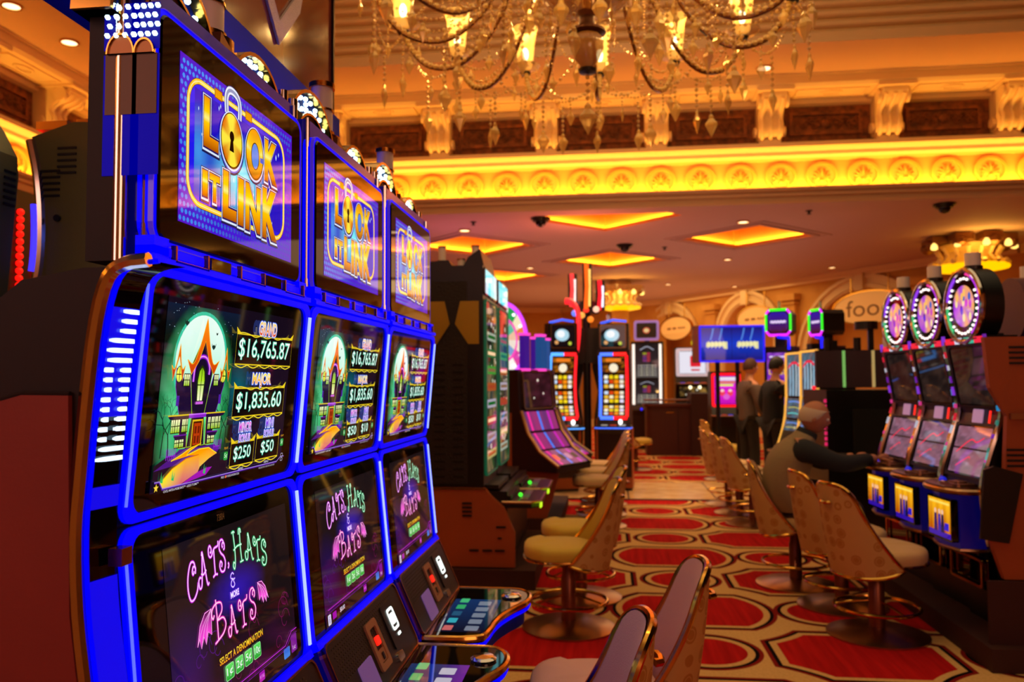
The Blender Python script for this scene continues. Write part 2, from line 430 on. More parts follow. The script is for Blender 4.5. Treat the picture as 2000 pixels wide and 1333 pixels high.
WY = 12.05   # wall face of the tray above the walkway
SEC = [(.30, 4.0), (.30, 4.05), (.27, 4.06), (.27, 4.10), (.31, 4.11), (.31, 4.15), (.28, 4.16), (.33, 4.19), (.33, 4.23), (.06, 4.23),
       (0, 4.24), (0, 4.68), (.03, 4.72), (.05, 4.73), (.10, 4.75), (.10, 4.80), (.14, 4.83), (.20, 4.85), (.20, 4.91), (.10, 4.93),
       (.06, 4.95), (.0, 4.97), (0, 5.48), (.08, 5.50), (.10, 5.56), (.62, 5.56), (.66, 5.60), (.66, 5.70), (.70, 5.70), (.70, 5.72), (.72, 5.73),
       (1.72, 5.73), (1.74, 5.77), (1.76, 5.8), (1.78, 5.83), (1.76, 5.865), (1.71, 5.875), (1.71, 5.895), (1.815, 5.905), (1.835, 5.935), (1.815, 5.97), (1.765, 5.98), (1.765, 6.0), (1.87, 6.01), (1.89, 6.04), (1.87, 6.075), (1.82, 6.085), (1.82, 6.105), (1.925, 6.115), (1.945, 6.145), (1.925, 6.18), (1.875, 6.19), (1.875, 6.21), (1.98, 6.22), (2.0, 6.25), (1.98, 6.285), (1.93, 6.295), (1.93, 6.315), (2.035, 6.325), (2.055, 6.355), (2.035, 6.39), (1.985, 6.4), (1.985, 6.42), (2.09, 6.43), (2.11, 6.46), (2.09, 6.495), (2.04, 6.505), (2.04, 6.525), (2.3, 6.6), (2.3, 6.8)]
mats_sec = [M['soffit'], M['frieze'], M['cream'], M['recess'], M['plaster'], M['ledge']]
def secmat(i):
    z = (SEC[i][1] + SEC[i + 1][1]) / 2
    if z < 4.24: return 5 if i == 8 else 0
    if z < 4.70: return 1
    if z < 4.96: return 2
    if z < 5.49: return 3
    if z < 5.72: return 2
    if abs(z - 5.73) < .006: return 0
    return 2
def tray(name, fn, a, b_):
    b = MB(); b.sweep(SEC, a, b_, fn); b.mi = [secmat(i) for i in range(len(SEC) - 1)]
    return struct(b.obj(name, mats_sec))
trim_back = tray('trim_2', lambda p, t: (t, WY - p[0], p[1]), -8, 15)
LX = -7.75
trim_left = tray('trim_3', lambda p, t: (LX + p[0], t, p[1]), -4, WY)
# brackets, carved panels, soffit frames and shell ornaments along the tray
def corbel_mesh():
    b = MB()
    side = [(0, 0), (.12, -.02), (.24, .04), (.29, .14), (.25, .26), (.33, .36), (.47, .42), (.56, .50), (.56, .58), (0, .58)]
    P = spline([(p[0], p[1], 0) for p in side[:8]], 3); P = [(p.x, p.y) for p in P] + [(.56, .58), (0, .58)]
    Mx = Matrix(((0, 0, 1, 0), (1, 0, 0, 0), (0, 1, 0, 0), (0, 0, 0, 1)))   # (d, z, w) -> (w, d, z)
    b.prism(P, -.17, .17, Mx)
    for w in (-.12, 0, .12): b.tube([Mx @ Vector((q[0] + .012, q[1] - .008, w)) for q in P[:-3]], .03, seg=6)
    for w in (-.2, .2):
        b.cyl(.075, -.02, .02, Mx @ Matrix.Translation((.13, .10, w)), 12); b.cyl(.1, -.02, .02, Mx @ Matrix.Translation((.42, .46, w * .95)), 12)
    b.box((0, .34, .57), (.5, .62, .05)); b.box((0, .10, -.05), (.30, .16, .06)); b.sph((0, .12, -.1), .07)
    return b.mesh('bracket', M['cream'], True)
def carved_mesh():
    b = MB(); b.ring(rrect(1.02, .34, .01, 1), rrect(.92, .24, .01, 1), 0, .05)
    rnd = random.Random(4)
    for k in range(26):
        x = -.43 + .86 * k / 25; r = .035 + .02 * rnd.random(); yy = .05 * sin(k * 1.3)
        b.tube([(x + r * cos(a) * (1 - .08 * i), yy + r * sin(a) * (1 - .08 * i), .03) for i, a in enumerate([j * .8 for j in range(9)])], .009, seg=4)
    b.sph((0, 0, .02), .06, sc=(1, 1, .5)); return b.mesh('carved_panel', M['recess'], True)
def oval_mesh():
    b = MB(); b.ring(rrect(.98, .34, .02, 2), rrect(.92, .28, .02, 2), -.012, .01); b.ring(circ(.16, 20, ry=.09), circ(.12, 20, ry=.06), -.012, .015)
    return b.mesh('soffit_moulding', M['cream'], True)
def shell_mesh():
    b = MB(); b.ring(circ(.225, 28, ry=.2), circ(.185, 28, ry=.165), 0, .035)
    for k in range(-4, 5):
        a = k * .36; L = .155 - .012 * abs(k)
        b.sph((sin(a) * .09, -.02 + cos(a) * .07, .012), 1, Matrix.Translation((0, 0, 0)) , 8, 4, (.026, L * .55, .03)) if k == 0 else b.add(*petal(a, L))
    for s in (-1, 1): b.tube([(s * (.03 + .075 * sin(t)), -.10 + .07 * cos(t) * 1.0, .02) for t in [i * .5 for i in range(9)]], .016, seg=5)
    b.sph((0, -.08, .02), .045, sc=(1, 1, .6))
    return b.mesh('shell_ornament', M['shellorn'], True)
def petal(a, L):
    vs = []; fs = []; n = 6
    for i in range(n + 1):
        t = i / n; w = .024 * sin(pi * min(1, t * 1.05)) + .003; h = .012 + .035 * sin(pi * t)
        for d, hh in ((-w, .004), (0, h), (w, .004)):
            x, y = d, -.06 + t * L * 1.25
            vs.append((x * cos(a) + (y + .06) * sin(a), (y + .06) * cos(a) - x * sin(a) - .06, hh))
    for i in range(n):
        for j in range(2): fs.append((i * 3 + j, i * 3 + j + 1, i * 3 + j + 4, i * 3 + j + 3))
    return vs, fs
cm, pm, om, sm_ = corbel_mesh(), carved_mesh(), oval_mesh(), shell_mesh()
Rb = Matrix(((-1, 0, 0, 0), (0, -1, 0, 0), (0, 0, 1, 0), (0, 0, 0, 1)))
def back_at(x, d, z): return Matrix.Translation((x, WY - d, z))
Pb = Matrix(((1, 0, 0, 0), (0, 0, -1, 0), (0, 1, 0, 0), (0, 0, 0, 1)))   # (x, y, out) -> (x, -out, y)
x = -5.72
while x < 10:
    ob('bracket', cm, trim_back, back_at(x, 0, 4.985) @ Rb)
    ob('carved_panel', pm, trim_back, back_at(x + .81, 0, 5.22) @ Pb)
    ob('soffit_moulding', om, trim_back, back_at(x + .81, .36, 5.555))
    x += 1.62
x = -5.5
while x < 10:
    ob('shell_ornament', sm_, trim_back, back_at(x, 0, 4.45) @ Pb); x += .575
Rl = Matrix.Rotation(-pi / 2, 4, 'Z')
Pl = Matrix(((0, 0, 1, 0), (1, 0, 0, 0), (0, 1, 0, 0), (0, 0, 0, 1)))
y = 5.35
while y < 12:
    ob('bracket', cm, trim_left, Matrix.Translation((LX, y, 4.985)) @ Rl)
    ob('carved_panel', pm, trim_left, Matrix.Translation((LX, y + .81, 5.22)) @ Pl)
    ob('soffit_moulding', om, trim_left, Matrix.Translation((LX + .36, y + .81, 5.555)) @ Rl)
    y += 1.62
y = 4
while y < 12:
    ob('shell_ornament', sm_, trim_left, Matrix.Translation((LX, y, 4.45)) @ Pl); y += .575
# hidden light strips on the ledge of the cove
area('cove_light', (2, WY - .20, 4.245), (radians(152), 0, 0), 22, .05, 235, AMB)
area('cove_light', (LX + .20, 4, 4.245), (radians(152), 0, radians(90)), 16, .05, 160, AMB)
area('cove_light', (2, WY - 1.0, 4.99), (radians(150), 0, 0), 20, .05, 18, AMB)  # added strip hanging free of the ledge, brightens the brackets
# high ceiling and outer walls
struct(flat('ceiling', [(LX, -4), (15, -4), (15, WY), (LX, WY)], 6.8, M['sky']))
b = MB(); b.box((2, -4.05, 3.4), (26, .1, 6.8)); struct(b.obj('wall_front', M['wall']))
b = MB(); b.box((15.05, 12, 3.4), (.1, 34, 6.8)); struct(b.obj('wall_right', M['wall']))
b = MB(); b.box((-11.05, 12, 2), (.1, 34, 4)); struct(b.obj('wall_left', M['wall']))
b = MB(); b.box((-9.4, 4, 4.05), (3.3, 16, .1)); struct(b.obj('ceiling_left', M['ceil']))

# lower ceiling with square coffers turned by 45 degrees
COF = [(0.0, 12.36), (-2.42, 14.6), (2.46, 14.4), (0.1, 16.75), (-2.5, 18.9), (-4.9, 16.8)]
def dia(c, r):
    y0 = 12.12
    if c[1] - r >= y0: return [(c[0] + r, c[1]), (c[0], c[1] + r), (c[0] - r, c[1]), (c[0], c[1] - r)]
    q = r - (c[1] - y0); return [(c[0] + r, c[1]), (c[0], c[1] + r), (c[0] - r, c[1]), (c[0] - q, y0), (c[0] + q, y0)]
out_ = [(-11, WY - .30), (15, WY - .30), (15, 29), (-11, 29)]
HO = [dia(c, 1.16) for c in COF]

low = struct(flat('ceiling', out_, 4.0, M['ceil'], HO))
def coffer(c, R=1.16):
    b = MB()
    for r0, z0, r1, z1 in ((R, 4.0, R, 4.05), (R, 4.05, R + .30, 4.05), (R + .30, 4.05, R + .30, 4.42)):
        A, B = dia(c, r0), dia(c, r1)
        b.add([(p[0], p[1], z0) for p in A] + [(p[0], p[1], z1) for p in B], [(i, (i + 1) % len(A), len(A) + (i + 1) % len(A), len(A) + i) for i in range(len(A))])
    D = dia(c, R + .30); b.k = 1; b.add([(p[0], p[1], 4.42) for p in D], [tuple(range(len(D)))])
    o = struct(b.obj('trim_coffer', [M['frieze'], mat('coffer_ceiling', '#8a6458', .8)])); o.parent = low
    if c[1] < 13: return
    b = MB(Matrix.Translation((c[0], c[1], 4.42)))
    for r in (.25, .45, .62):
        b.tube([(r * cos(a), r * sin(a), -.03) for a in [2 * pi * i / 24 for i in range(24)]], .035, seg=5, closed=True)
    for i in range(12):
        a = 2 * pi * i / 12; b.sph((.35 * cos(a), .35 * sin(a), -.04), .07); b.sph((.54 * cos(a + .2), .54 * sin(a + .2), -.03), .05)
    b.sph((0, 0, -.06), .13); b.obj('ceiling_medallion', mat('grey_plaster', '#a88878', .7), o, True)
    # raised frame around the opening
    b = MB()
    for r0, r1, z in ((R + .0, R + .07, 3.975), (R + .20, R + .27, 3.985)):
        A, B = dia(c, r0), dia(c, r1)
        b.ring([(p[0], p[1]) for p in B], [(p[0], p[1]) for p in A], z, 4.001)
    if c[1] > 14: b.obj('coffer_frame', M['ceil'], o)
for c in COF:
    coffer(c)
    for k in range(4 if c[1] > 13 else 2):
        a = pi / 4 + k * pi / 2; rr = (1.16 + .22) * cos(pi / 4)
        area('cove_light', (c[0] + rr * cos(a), c[1] + rr * sin(a), 4.065), (radians(118), 0, a - pi / 2), 2.0, .05, 11, AMB, 160)
# added uplights standing in for the signs' pink glow on the ceiling
area('sign_glow', (-.35, 12.6, 3.1), (radians(180), 0, 0), .5, .5, 14, (1, .22, .12))
area('sign_glow', (-2.4, 12.8, 2.6), (radians(180), 0, 0), .6, .6, 7, (.9, .2, .45))

# far wall: a run of facets pierced by arches
WP = [(-11, 26.4), (-5.3, 26.6), (-1.5, 27.8), (1.82, 25.2), (4.75, 20.7), (7.75, 16.1), (15, 11.8)]
def px_to_wall(px, a, b):   # bearing of a feature seen from the eye point, cut with the wall line
    d = rt * ((px - 1000) / F) + fw; A, B = Vector(a), Vector(b); e = B - A
    den = d.x * e.y - d.y * e.x; t = (A.x * e.y - A.y * e.x) / den
    p = Vector((d.x * t, d.y * t)); return (p - A).length
def wall_seg(k, a, b, arches):
    A, B = Vector(a), Vector(b); L = (B - A).length; e = (B - A) / L
    T = Matrix(((e.x, 0, e.y, A.x), (e.y, 0, -e.x, A.y), (0, 1, 0, 0), (0, 0, 0, 1)))   # (s, z, out) -> world, out toward the hall
    holes = [[(c - r, 0.01)] + [(c - r * cos(pi * i / 16), hs + r * sin(pi * i / 16)) for i in range(17)] + [(c + r, 0.01)] for c, r, hs in arches]
    V, Tr = holed([(0, 0), (L, 0), (L, 4.0), (0, 4.0)], holes)
    w = MB(T); w.add([(p[0], p[1], 0) for p in V], Tr)
    o = struct(w.obj('wall_back', M['wall']))
    for (c, r, hs), h in zip(arches, holes):
        w = MB(T); n = len(h)
        w.add([(p[0], p[1], 0) for p in h] + [(p[0], p[1], -.7) for p in h], [(i, i + 1, n + i + 1, n + i) for i in range(n - 1)])
        w.add([(c - r, 0, -.7), (c + r, 0, -.7), (c + r, hs + r, -.7), (c - r, hs + r, -.7)], [(0, 1, 2, 3)])
        w.obj('niche', M['niche'], o)
        w = MB(T)
        for r0, r1, d in ((r + .02, r + .34, .06), (r + .06, r + .12, .10), (r + .26, r + .34, .12)):
            po = [(c - r1, 0)] + [(c - r1 * cos(pi * i / 20), hs + r1 * sin(pi * i / 20)) for i in range(21)] + [(c + r1, 0)]
            pi_ = [(c - r0, 0)] + [(c - r0 * cos(pi * i / 20), hs + r0 * sin(pi * i / 20)) for i in range(21)] + [(c + r0, 0)]
            m_ = len(po); w.add([(p[0], p[1], d) for p in po] + [(p[0], p[1], d) for p in pi_] + [(p[0], p[1], 0) for p in po] + [(p[0], p[1], 0) for p in pi_],
                [(i, i + 1, m_ + i + 1, m_ + i) for i in range(m_ - 1)] + [(i, i + 1, 2 * m_ + i + 1, 2 * m_ + i) for i in range(m_ - 1)] + [(m_ + i, m_ + i + 1, 3 * m_ + i + 1, 3 * m_ + i) for i in range(m_ - 1)])
        w.box((c, hs + r + .18, .12), (.22, .42, .12))
        w.obj('archivolt', M['cream'], o)
    w = MB(T); w.box((L / 2, 3.88, .06), (L, .08, .12)); w.box((L / 2, 3.95, .10), (L, .1, .2)); w.box((L / 2, .12, .03), (L, .24, .06))
    w.obj('cornice', M['cream'], o)
    return T, L
arch_info = []
for k in range(len(WP) - 1):
    a, b_ = WP[k], WP[k + 1]; ar = []
    if k == 1: ar = [(1.6, .85, 2.0)]
    if k == 2: ar = [(1.0, .8, 2.1)]
    if k == 3:
        ar = [(px_to_wall(1313, a, b_), .98, 2.56), (px_to_wall(1463, a, b_), .92, 2.62)]
    if k == 4: ar = [(px_to_wall(1690, a, b_), 1.62, 1.92)]
    if k == 5: ar = [(2.2, 1.2, 1.9)]
    T, L = wall_seg(k, a, b_, ar); arch_info.append((T, ar))
# pilasters between the arches
for (k, px) in ((3, 1396), (3, 1550), (4, 1810)):
    T = arch_info[k][0]; s = px_to_wall(px, WP[k], WP[k + 1])
    w = MB(T); w.box((s, 1.75, .08), (.42, 3.5, .16)); w.box((s, 3.55, .12), (.56, .16, .24)); w.box((s, .2, .12), (.54, .4, .24)); w.box((s, 3.4, .1), (.48, .06, .2))
    o = struct(w.obj('trim_pilaster', M['wall'])); 
def oval_sign(k, px, z, rx, rz, txt, label, out=.3, dark='#8a5a30'):
    T = arch_info[k][0]; s = px_to_wall(px, WP[k], WP[k + 1])
    t = thing('oval_sign', label, 'sign', (0, 0, 0), 0, 'oval signs in the arches')
    t.matrix_basis = T @ Matrix.Translation((s, z, out)) ; 
    w = MB(); w.prism(circ(rx, 32, ry=rz), -.08, 0, bev=.015); w.obj('sign_body', mat('cream_sign', '#e8b878', .6, emit='#f0a850', es=.28), t, True)  # emission in the cream stands in for a spotlight on the sign
    w = MB(); w.ring(circ(rx * 1.03, 32, ry=rz * 1.04), circ(rx * .97, 32, ry=rz * .96), -.06, .02); w.obj('sign_rim', M['gold'], t)
    w = MB(); w.cyl(.015, 0, .7, Matrix.Translation((rx * .5, 0, -.04)) @ Matrix.Rotation(-pi / 2, 4, 'X'), 6); w.cyl(.015, 0, .7, Matrix.Translation((-rx * .5, 0, -.04)) @ Matrix.Rotation(-pi / 2, 4, 'X'), 6); w.objs('hanger', M['gold'], t)
    P = Pic(); P.z = .002
    x0, x1, h = txt[1]
    if txt[0]: P.text(txt[0], x0 * rx, -h * rz, x1 * rx, h * rz, dark)
    else:
        for q0, q1 in ((-.55, -.3), (-.2, .02), (.12, .6)): P.stroke([(rx * (q0 + (q1 - q0) * i / 6), rz * h * (.5 if i % 2 else -.5)) for i in range(7)], rz * .09, dark)
    P.obj('lettering', PRINT, t, Matrix.Identity(4))
oval_sign(3, 1336, 3.04, .74, .35, ('', (-.7, .7, .16)), 'smallest lit oval sign, in the arch left of the blue double monitor')
oval_sign(3, 1492, 3.08, .66, .34, ('', (-.7, .7, .16)), 'lit oval sign in the arch above the blue double monitor')
oval_sign(4, 1720, 3.08, .98, .37, ('food', (-.62, .62, .5)), 'large oval sign reading foo in the wide arch at the right', .35, '#8a5c2c')

# recessed downlights, camera domes and sprinklers
def downlight(loc, r, label, group, tilt=None):
    t = thing('downlight', label, 'ceiling light', loc, 0, group)
    w = MB(); w.ring(circ(r, 20), circ(r * .8, 20), -.012, .012); w.obj('trim_ring', M['gold'], t)
    w = MB(); w.cyl(r * .8, -.004, .03, seg=20); w.obj('lamp', glow('#ffd8a0', 3.2), t)
DL = [((-2.30, 13.03), 'downlight nearest the near coffers, left of the camera dome'), ((2.16, 12.98), 'downlight right of the centre coffer beside the walkway beam'), ((-1.65, 17.6), 'downlight between two coffers above the black slot bank'),
      ((2.5, 17.0), 'downlight right of the middle coffer'), ((1.6, 21.2), 'downlight right of the glowing column crown'), ((5.0, 18.6), 'downlight left of the glowing column crown at the right'), ((-.9, 21.0), 'small downlight over the red pole sign'), ((3.4, 22.0), 'small downlight near the arch wall')]
for (p, lb) in DL: downlight((p[0], p[1], 3.99), .10 if p[1] < 17 else .085, lb, 'downlights of the low ceiling')
for p, lb in (((-6.85, 8.0, 5.73), 'dark unlit downlight at the far left soffit'), ((-6.55, 8.12, 5.73), 'lit soffit downlight beside the dark one at upper left'), ((-6.55, 9.1, 5.73), 'lit soffit downlight further along at upper left'), ((-6.4, 10.3, 5.73), 'soffit downlight half hidden by the first slot machine'), ((2.17, WY - .95, 5.73), 'soffit downlight behind the right side of the chandelier')):
    downlight((p[0], p[1], p[2] - .006), .11, lb, 'downlights of the high soffit')
def dome(loc, label):
    t = thing('dome_camera', label, 'security camera', loc, 0, 'dome cameras on the low ceiling')
    w = MB(); w.cyl(.15, -.03, 0, seg=20); w.cyl(.12, -.06, -.03, seg=20); w.obj('housing', M['black'], t, True)
    w = MB(); w.lathe([(.085 * cos(a), -.06 - .085 * sin(a)) for a in [i * pi / 12 for i in range(7)]], seg=16); w.obj('dome', M['gloss'], t, True)
dome((-.98, 12.25, 4.0), 'black dome camera above the left of the walkway'); dome((4.82, 12.1, 4.0), 'black dome camera at the right under the beam'); dome((.35, 14.9, 4.0), 'black dome camera between the coffers')
for k, (p, lb) in enumerate((((-2.05, 12.4), 'left of the near dome camera'), ((3.0, 12.3), 'between the two near dome cameras'), ((6.1, 12.2), 'right of the right dome camera'), ((1.1, 15.3), 'right of the central dome camera'))):
    w = MB(Matrix.Translation((p[0], p[1], 3.97))); w.cyl(.05, .02, .03, seg=12); w.cyl(.018, -.02, .02); w.cyl(.035, -.025, -.02, seg=12)
    tag(w.obj('sprinkler', M['dark']), 'small dark sprinkler head ' + lb, 'sprinkler', 'ceiling sprinklers')

# columns whose capitals carry a glowing crown
def column(loc, R, label, zc):
    t = thing('column', label, 'column', (loc[0], loc[1], 0), 0, 'columns with glowing crowns')
    w = MB(); w.lathe([(R * .62, 0), (R * .62, .2), (R * .5, .26), (R * .46, .5), (R * .42, zc - .1), (R * .46, zc)], seg=20); w.obj('shaft', M['wall'], t, True)
    w = MB(); w.lathe([(R * .46, zc - .05), (R, zc), (R * 1.02, zc + .035), (R * .98, zc + .06)], seg=28); w.obj('light_ring', glow('#ffb000', 1.6), t, True)
    w = MB()
    w.lathe([(R * .5, zc + .05), (R * .55, zc + .3), (R * .75, zc + .42), (R * .5, 4.0)], seg=20)
    for i in range(16):
        a = 2 * pi * i / 16; w.sph((R * .96 * cos(a), R * .96 * sin(a), zc + .09), .055, seg=6, rings=4); w.tube([(R * .9 * cos(a), R * .9 * sin(a), zc + .08), (R * .72 * cos(a), R * .72 * sin(a), zc + .22), (R * .85 * cos(a), R * .85 * sin(a), zc + .36)], .03, seg=5)
    w.obj('capital', M['cream'], t, True)
    w = MB()
    for i in range(8):
        a = 2 * pi * i / 8 + .2; w.sph((R * 1.05 * cos(a), R * 1.05 * sin(a), zc + .42), .13, seg=8, rings=5, sc=(1, 1, .8)); w.box((R * .9 * cos(a), R * .9 * sin(a), zc + .5), (.3, .3, .12))
    w.obj('leaf_scrolls', M['bronze'], t, True)
    for i in range(5):
        a = -pi / 2 + (i - 2) * .62; c = (R * 1.12 * cos(a), R * 1.12 * sin(a))
        w = MB(); w.lathe([(.03, zc + .32), (.06, zc + .34), (.05, zc + .40), (.02, zc + .44)], Matrix.Translation((c[0], c[1], 0)), 10); w.obj('lamp', glow('#ffc860', 2.6), t, True)
    area('column_light', (loc[0], loc[1] - R - .1, zc + .1), (radians(180), 0, 0), .8, .2, 9, AMB)
column((6.35, 15.0), .62, 'column at the right with glowing yellow crown under its capital', 3.42)
column((.35, 20.4), .50, 'far column with glowing yellow crown behind the red pole sign', 3.3)

# ------------------------------------------------------------------ screen artwork of the three near machines
GOLD = [(0, '#a85000'), (.25, '#f09000'), (.5, '#ffc800'), (.58, '#fff080'), (.7, '#ffd000'), (1, '#e89000')]
def letters(P, t, x0, y0, x1, y1, bold=.04, grad=GOLD, skew=0):
    w, h = (x1 - x0) * .0, (y1 - y0)
    P.text(t, x0 - .0052, y0 - .011, x1 + .0058, y1 + .005, '#101850', bold + .07, skew)
    P.text(t, x0 - .0038, y0 - .0068, x1 + .0038, y1 + .0036, '#d8e8ff', bold + .05, skew)
    P.text(t, x0 - .0018, y0 - .003, x1 + .0018, y1 + .002, '#20105a', bold + .03, skew)
    # the gold face: cut in bands so that the gradient shows
    vs, fs = text2d(t, bold); bm = bmesh.new(); V = [bm.verts.new((v[0], v[1], 0)) for v in vs]
    for f in fs:
        try: bm.faces.new([V[i] for i in f])
        except ValueError: pass
    for q in (.2, .4, .5, .58, .7, .85):
        bmesh.ops.bisect_plane(bm, geom=bm.verts[:] + bm.edges[:] + bm.faces[:], plane_co=(0, q, 0), plane_no=(0, 1, 0))
    bm.verts.ensure_lookup_table(); bm.verts.index_update(); r = ramp(grad)
    P.up(); n = len(P.v)
    for v in bm.verts:
        P.v.append((x0 + (x1 - x0) * v.co.x + skew * (v.co.y - .5) * h, y0 + h * v.co.y, P.z)); P.c.append(r(v.co.y))
    P.f += [tuple(v.index + n for v in f.verts) for f in bm.faces]; bm.free()
def logo_pic():
    P = Pic()
    def bg(x, y):
        d = math.hypot(x / .24, y / .14); c = lerp(rgb('#1a10e0'), rgb('#5a10b8'), min(1, max(0, d - .55)))
        g = max(0, 1 - math.hypot((x + .02) / .11, (y + .02) / .07)); c = lerp(c, rgb('#70f0ff'), g ** .8)
        k = max(0, 1 - math.hypot((x + .16) / .05, (y + .02) / .10)); return lerp(c, rgb('#40a0e8'), k * .6)
    P.grid(-.225, -.137, .228, .133, 50, 30, bg)
    P.up(); z = P.z      # honeycomb texture at the border
    for j in range(22):
        for i in range(38):
            x = -.219 + i * .0120 + (j % 2) * .006; y = -.130 + j * .0120
            if abs(x) < .198 and abs(y) < .100: continue
            if x > .222: continue
            f = max(0, .8 - abs(x + .2) * 4) + (.4 if y > .09 else .12)
            n = len(P.v); c = lerp(rgb('#2a10b8'), rgb('#3890f0'), min(1, f))
            for a in range(6): P.v.append((x + .0045 * cos(pi / 3 * a), y + .0045 * sin(pi / 3 * a), z)); P.c.append(c)
            P.f.append(tuple(range(n, n + 6)))
    rope = rrect(.385, .205, .042, 7, -.006, .004)
    P.poly(rope, lambda x, y: lerp(rgb('#0a08a0'), rgb('#1818f0'), min(1, abs(x) * 5)))
    def bg2(x, y):
        g = max(0, 1 - math.hypot((x + .01) / .12, (y + .02) / .085)); c = lerp(rgb('#0c08c0'), rgb('#70f0ff'), min(1, g * 1.2))
        return lerp(c, rgb('#48a8f0'), max(0, 1 - math.hypot((x + .165) / .05, (y + .01) / .085)) * .8)
    P.grid(-.178, -.085, .172, .092, 40, 24, bg2)
    P.stroke(rope, .0105, '#5a2c00', 0, True); P.stroke(rope, .0085, lambda x, y: lerp(rgb('#ffb800'), rgb('#ffe860'), .5 + .5 * sin((x + y) * 900)), 0, True); P.stroke(rope, .002, '#fff0a0', 0, True)
    for cx in (-.098, .020):
        P.rect(cx - .014, .098, cx + .014, .116, '#8a4a00'); P.rect(cx - .012, .100, cx + .012, .114, vgrad(.1, .114, [(0, '#f0a000'), (.5, '#fff080'), (1, '#e09000')]))
    rnd = random.Random(3)
    for k in range(26):
        x, y = rnd.uniform(-.17, .17), rnd.uniform(-.09, .09); r = rnd.uniform(.001, .0022); P.poly([(x - r, y), (x, y - r * 3), (x + r, y), (x, y + r * 3)], '#e0f8ff')
    # shackle
    sh = [(-.068, .086), (-.070, .112), (-.062, .127), (-.045, .131), (-.026, .126), (-.018, .112), (-.018, .088)]
    P.stroke(sh, .017, '#203070', 6); P.stroke(sh, .014, '#e8f0ff', 6); P.stroke(sh, .006, '#8898c0', 6)
    letters(P, 'L', -.149, .004, -.098, .089, .05)
    # padlock body used as the letter O
    P.ell(-.048, .036, .049, .056, '#101850'); P.ell(-.048, .038, .047, .054, '#5060e0'); P.ell(-.048, .040, .0455, .053, '#d0e0ff'); P.ell(-.048, .041, .042, .050, '#402000')
    n = 48; ring = [(-.048 + .039 * cos(2 * pi * i / n), .042 + .047 * sin(2 * pi * i / n)) for i in range(n)]
    P.raw([(-.048, .042)] + ring, [(0, i + 1, (i + 1) % n + 1) for i in range(n)], lambda x, y: lerp(rgb('#d86000'), rgb('#ffe840'), max(0, min(1, .5 + .9 * sin(4 * atan2(y - .042, x + .048) + 1.2)))))
    P.ell(-.048, .049, .0085, .0095, '#1a0800'); P.poly([(-.052, .046), (-.044, .046), (-.0395, .022), (-.0565, .022)], '#1a0800')
    # C
    P.ell(.046, .040, .044, .054, '#101850'); P.ell(.046, .042, .042, .052, '#c8d8ff'); P.ell(.046, .043, .039, .049, '#402000')
    P.ell(.046, .044, .036, .0465, vgrad(-.003, .09, GOLD)); P.ell(.048, .040, .018, .026, '#402000'); P.ell(.048, .040, .0155, .024, '#4888e8')
    P.rect(.070, .034, .086, .044, '#4060d0')
    letters(P, 'K', .091, .006, .150, .088, .05)
    letters(P, 'I', -.152, -.080, -.134, -.036, .05); letters(P, 'T', -.128, -.082, -.092, -.036, .05)
    letters(P, 'L', -.080, -.102, -.028, -.018, .05); letters(P, 'I', -.022, -.104, .000, -.018, .05); letters(P, 'N', .008, -.106, .072, -.018, .05); letters(P, 'K', .082, -.108, .150, -.010, .05)
    return P
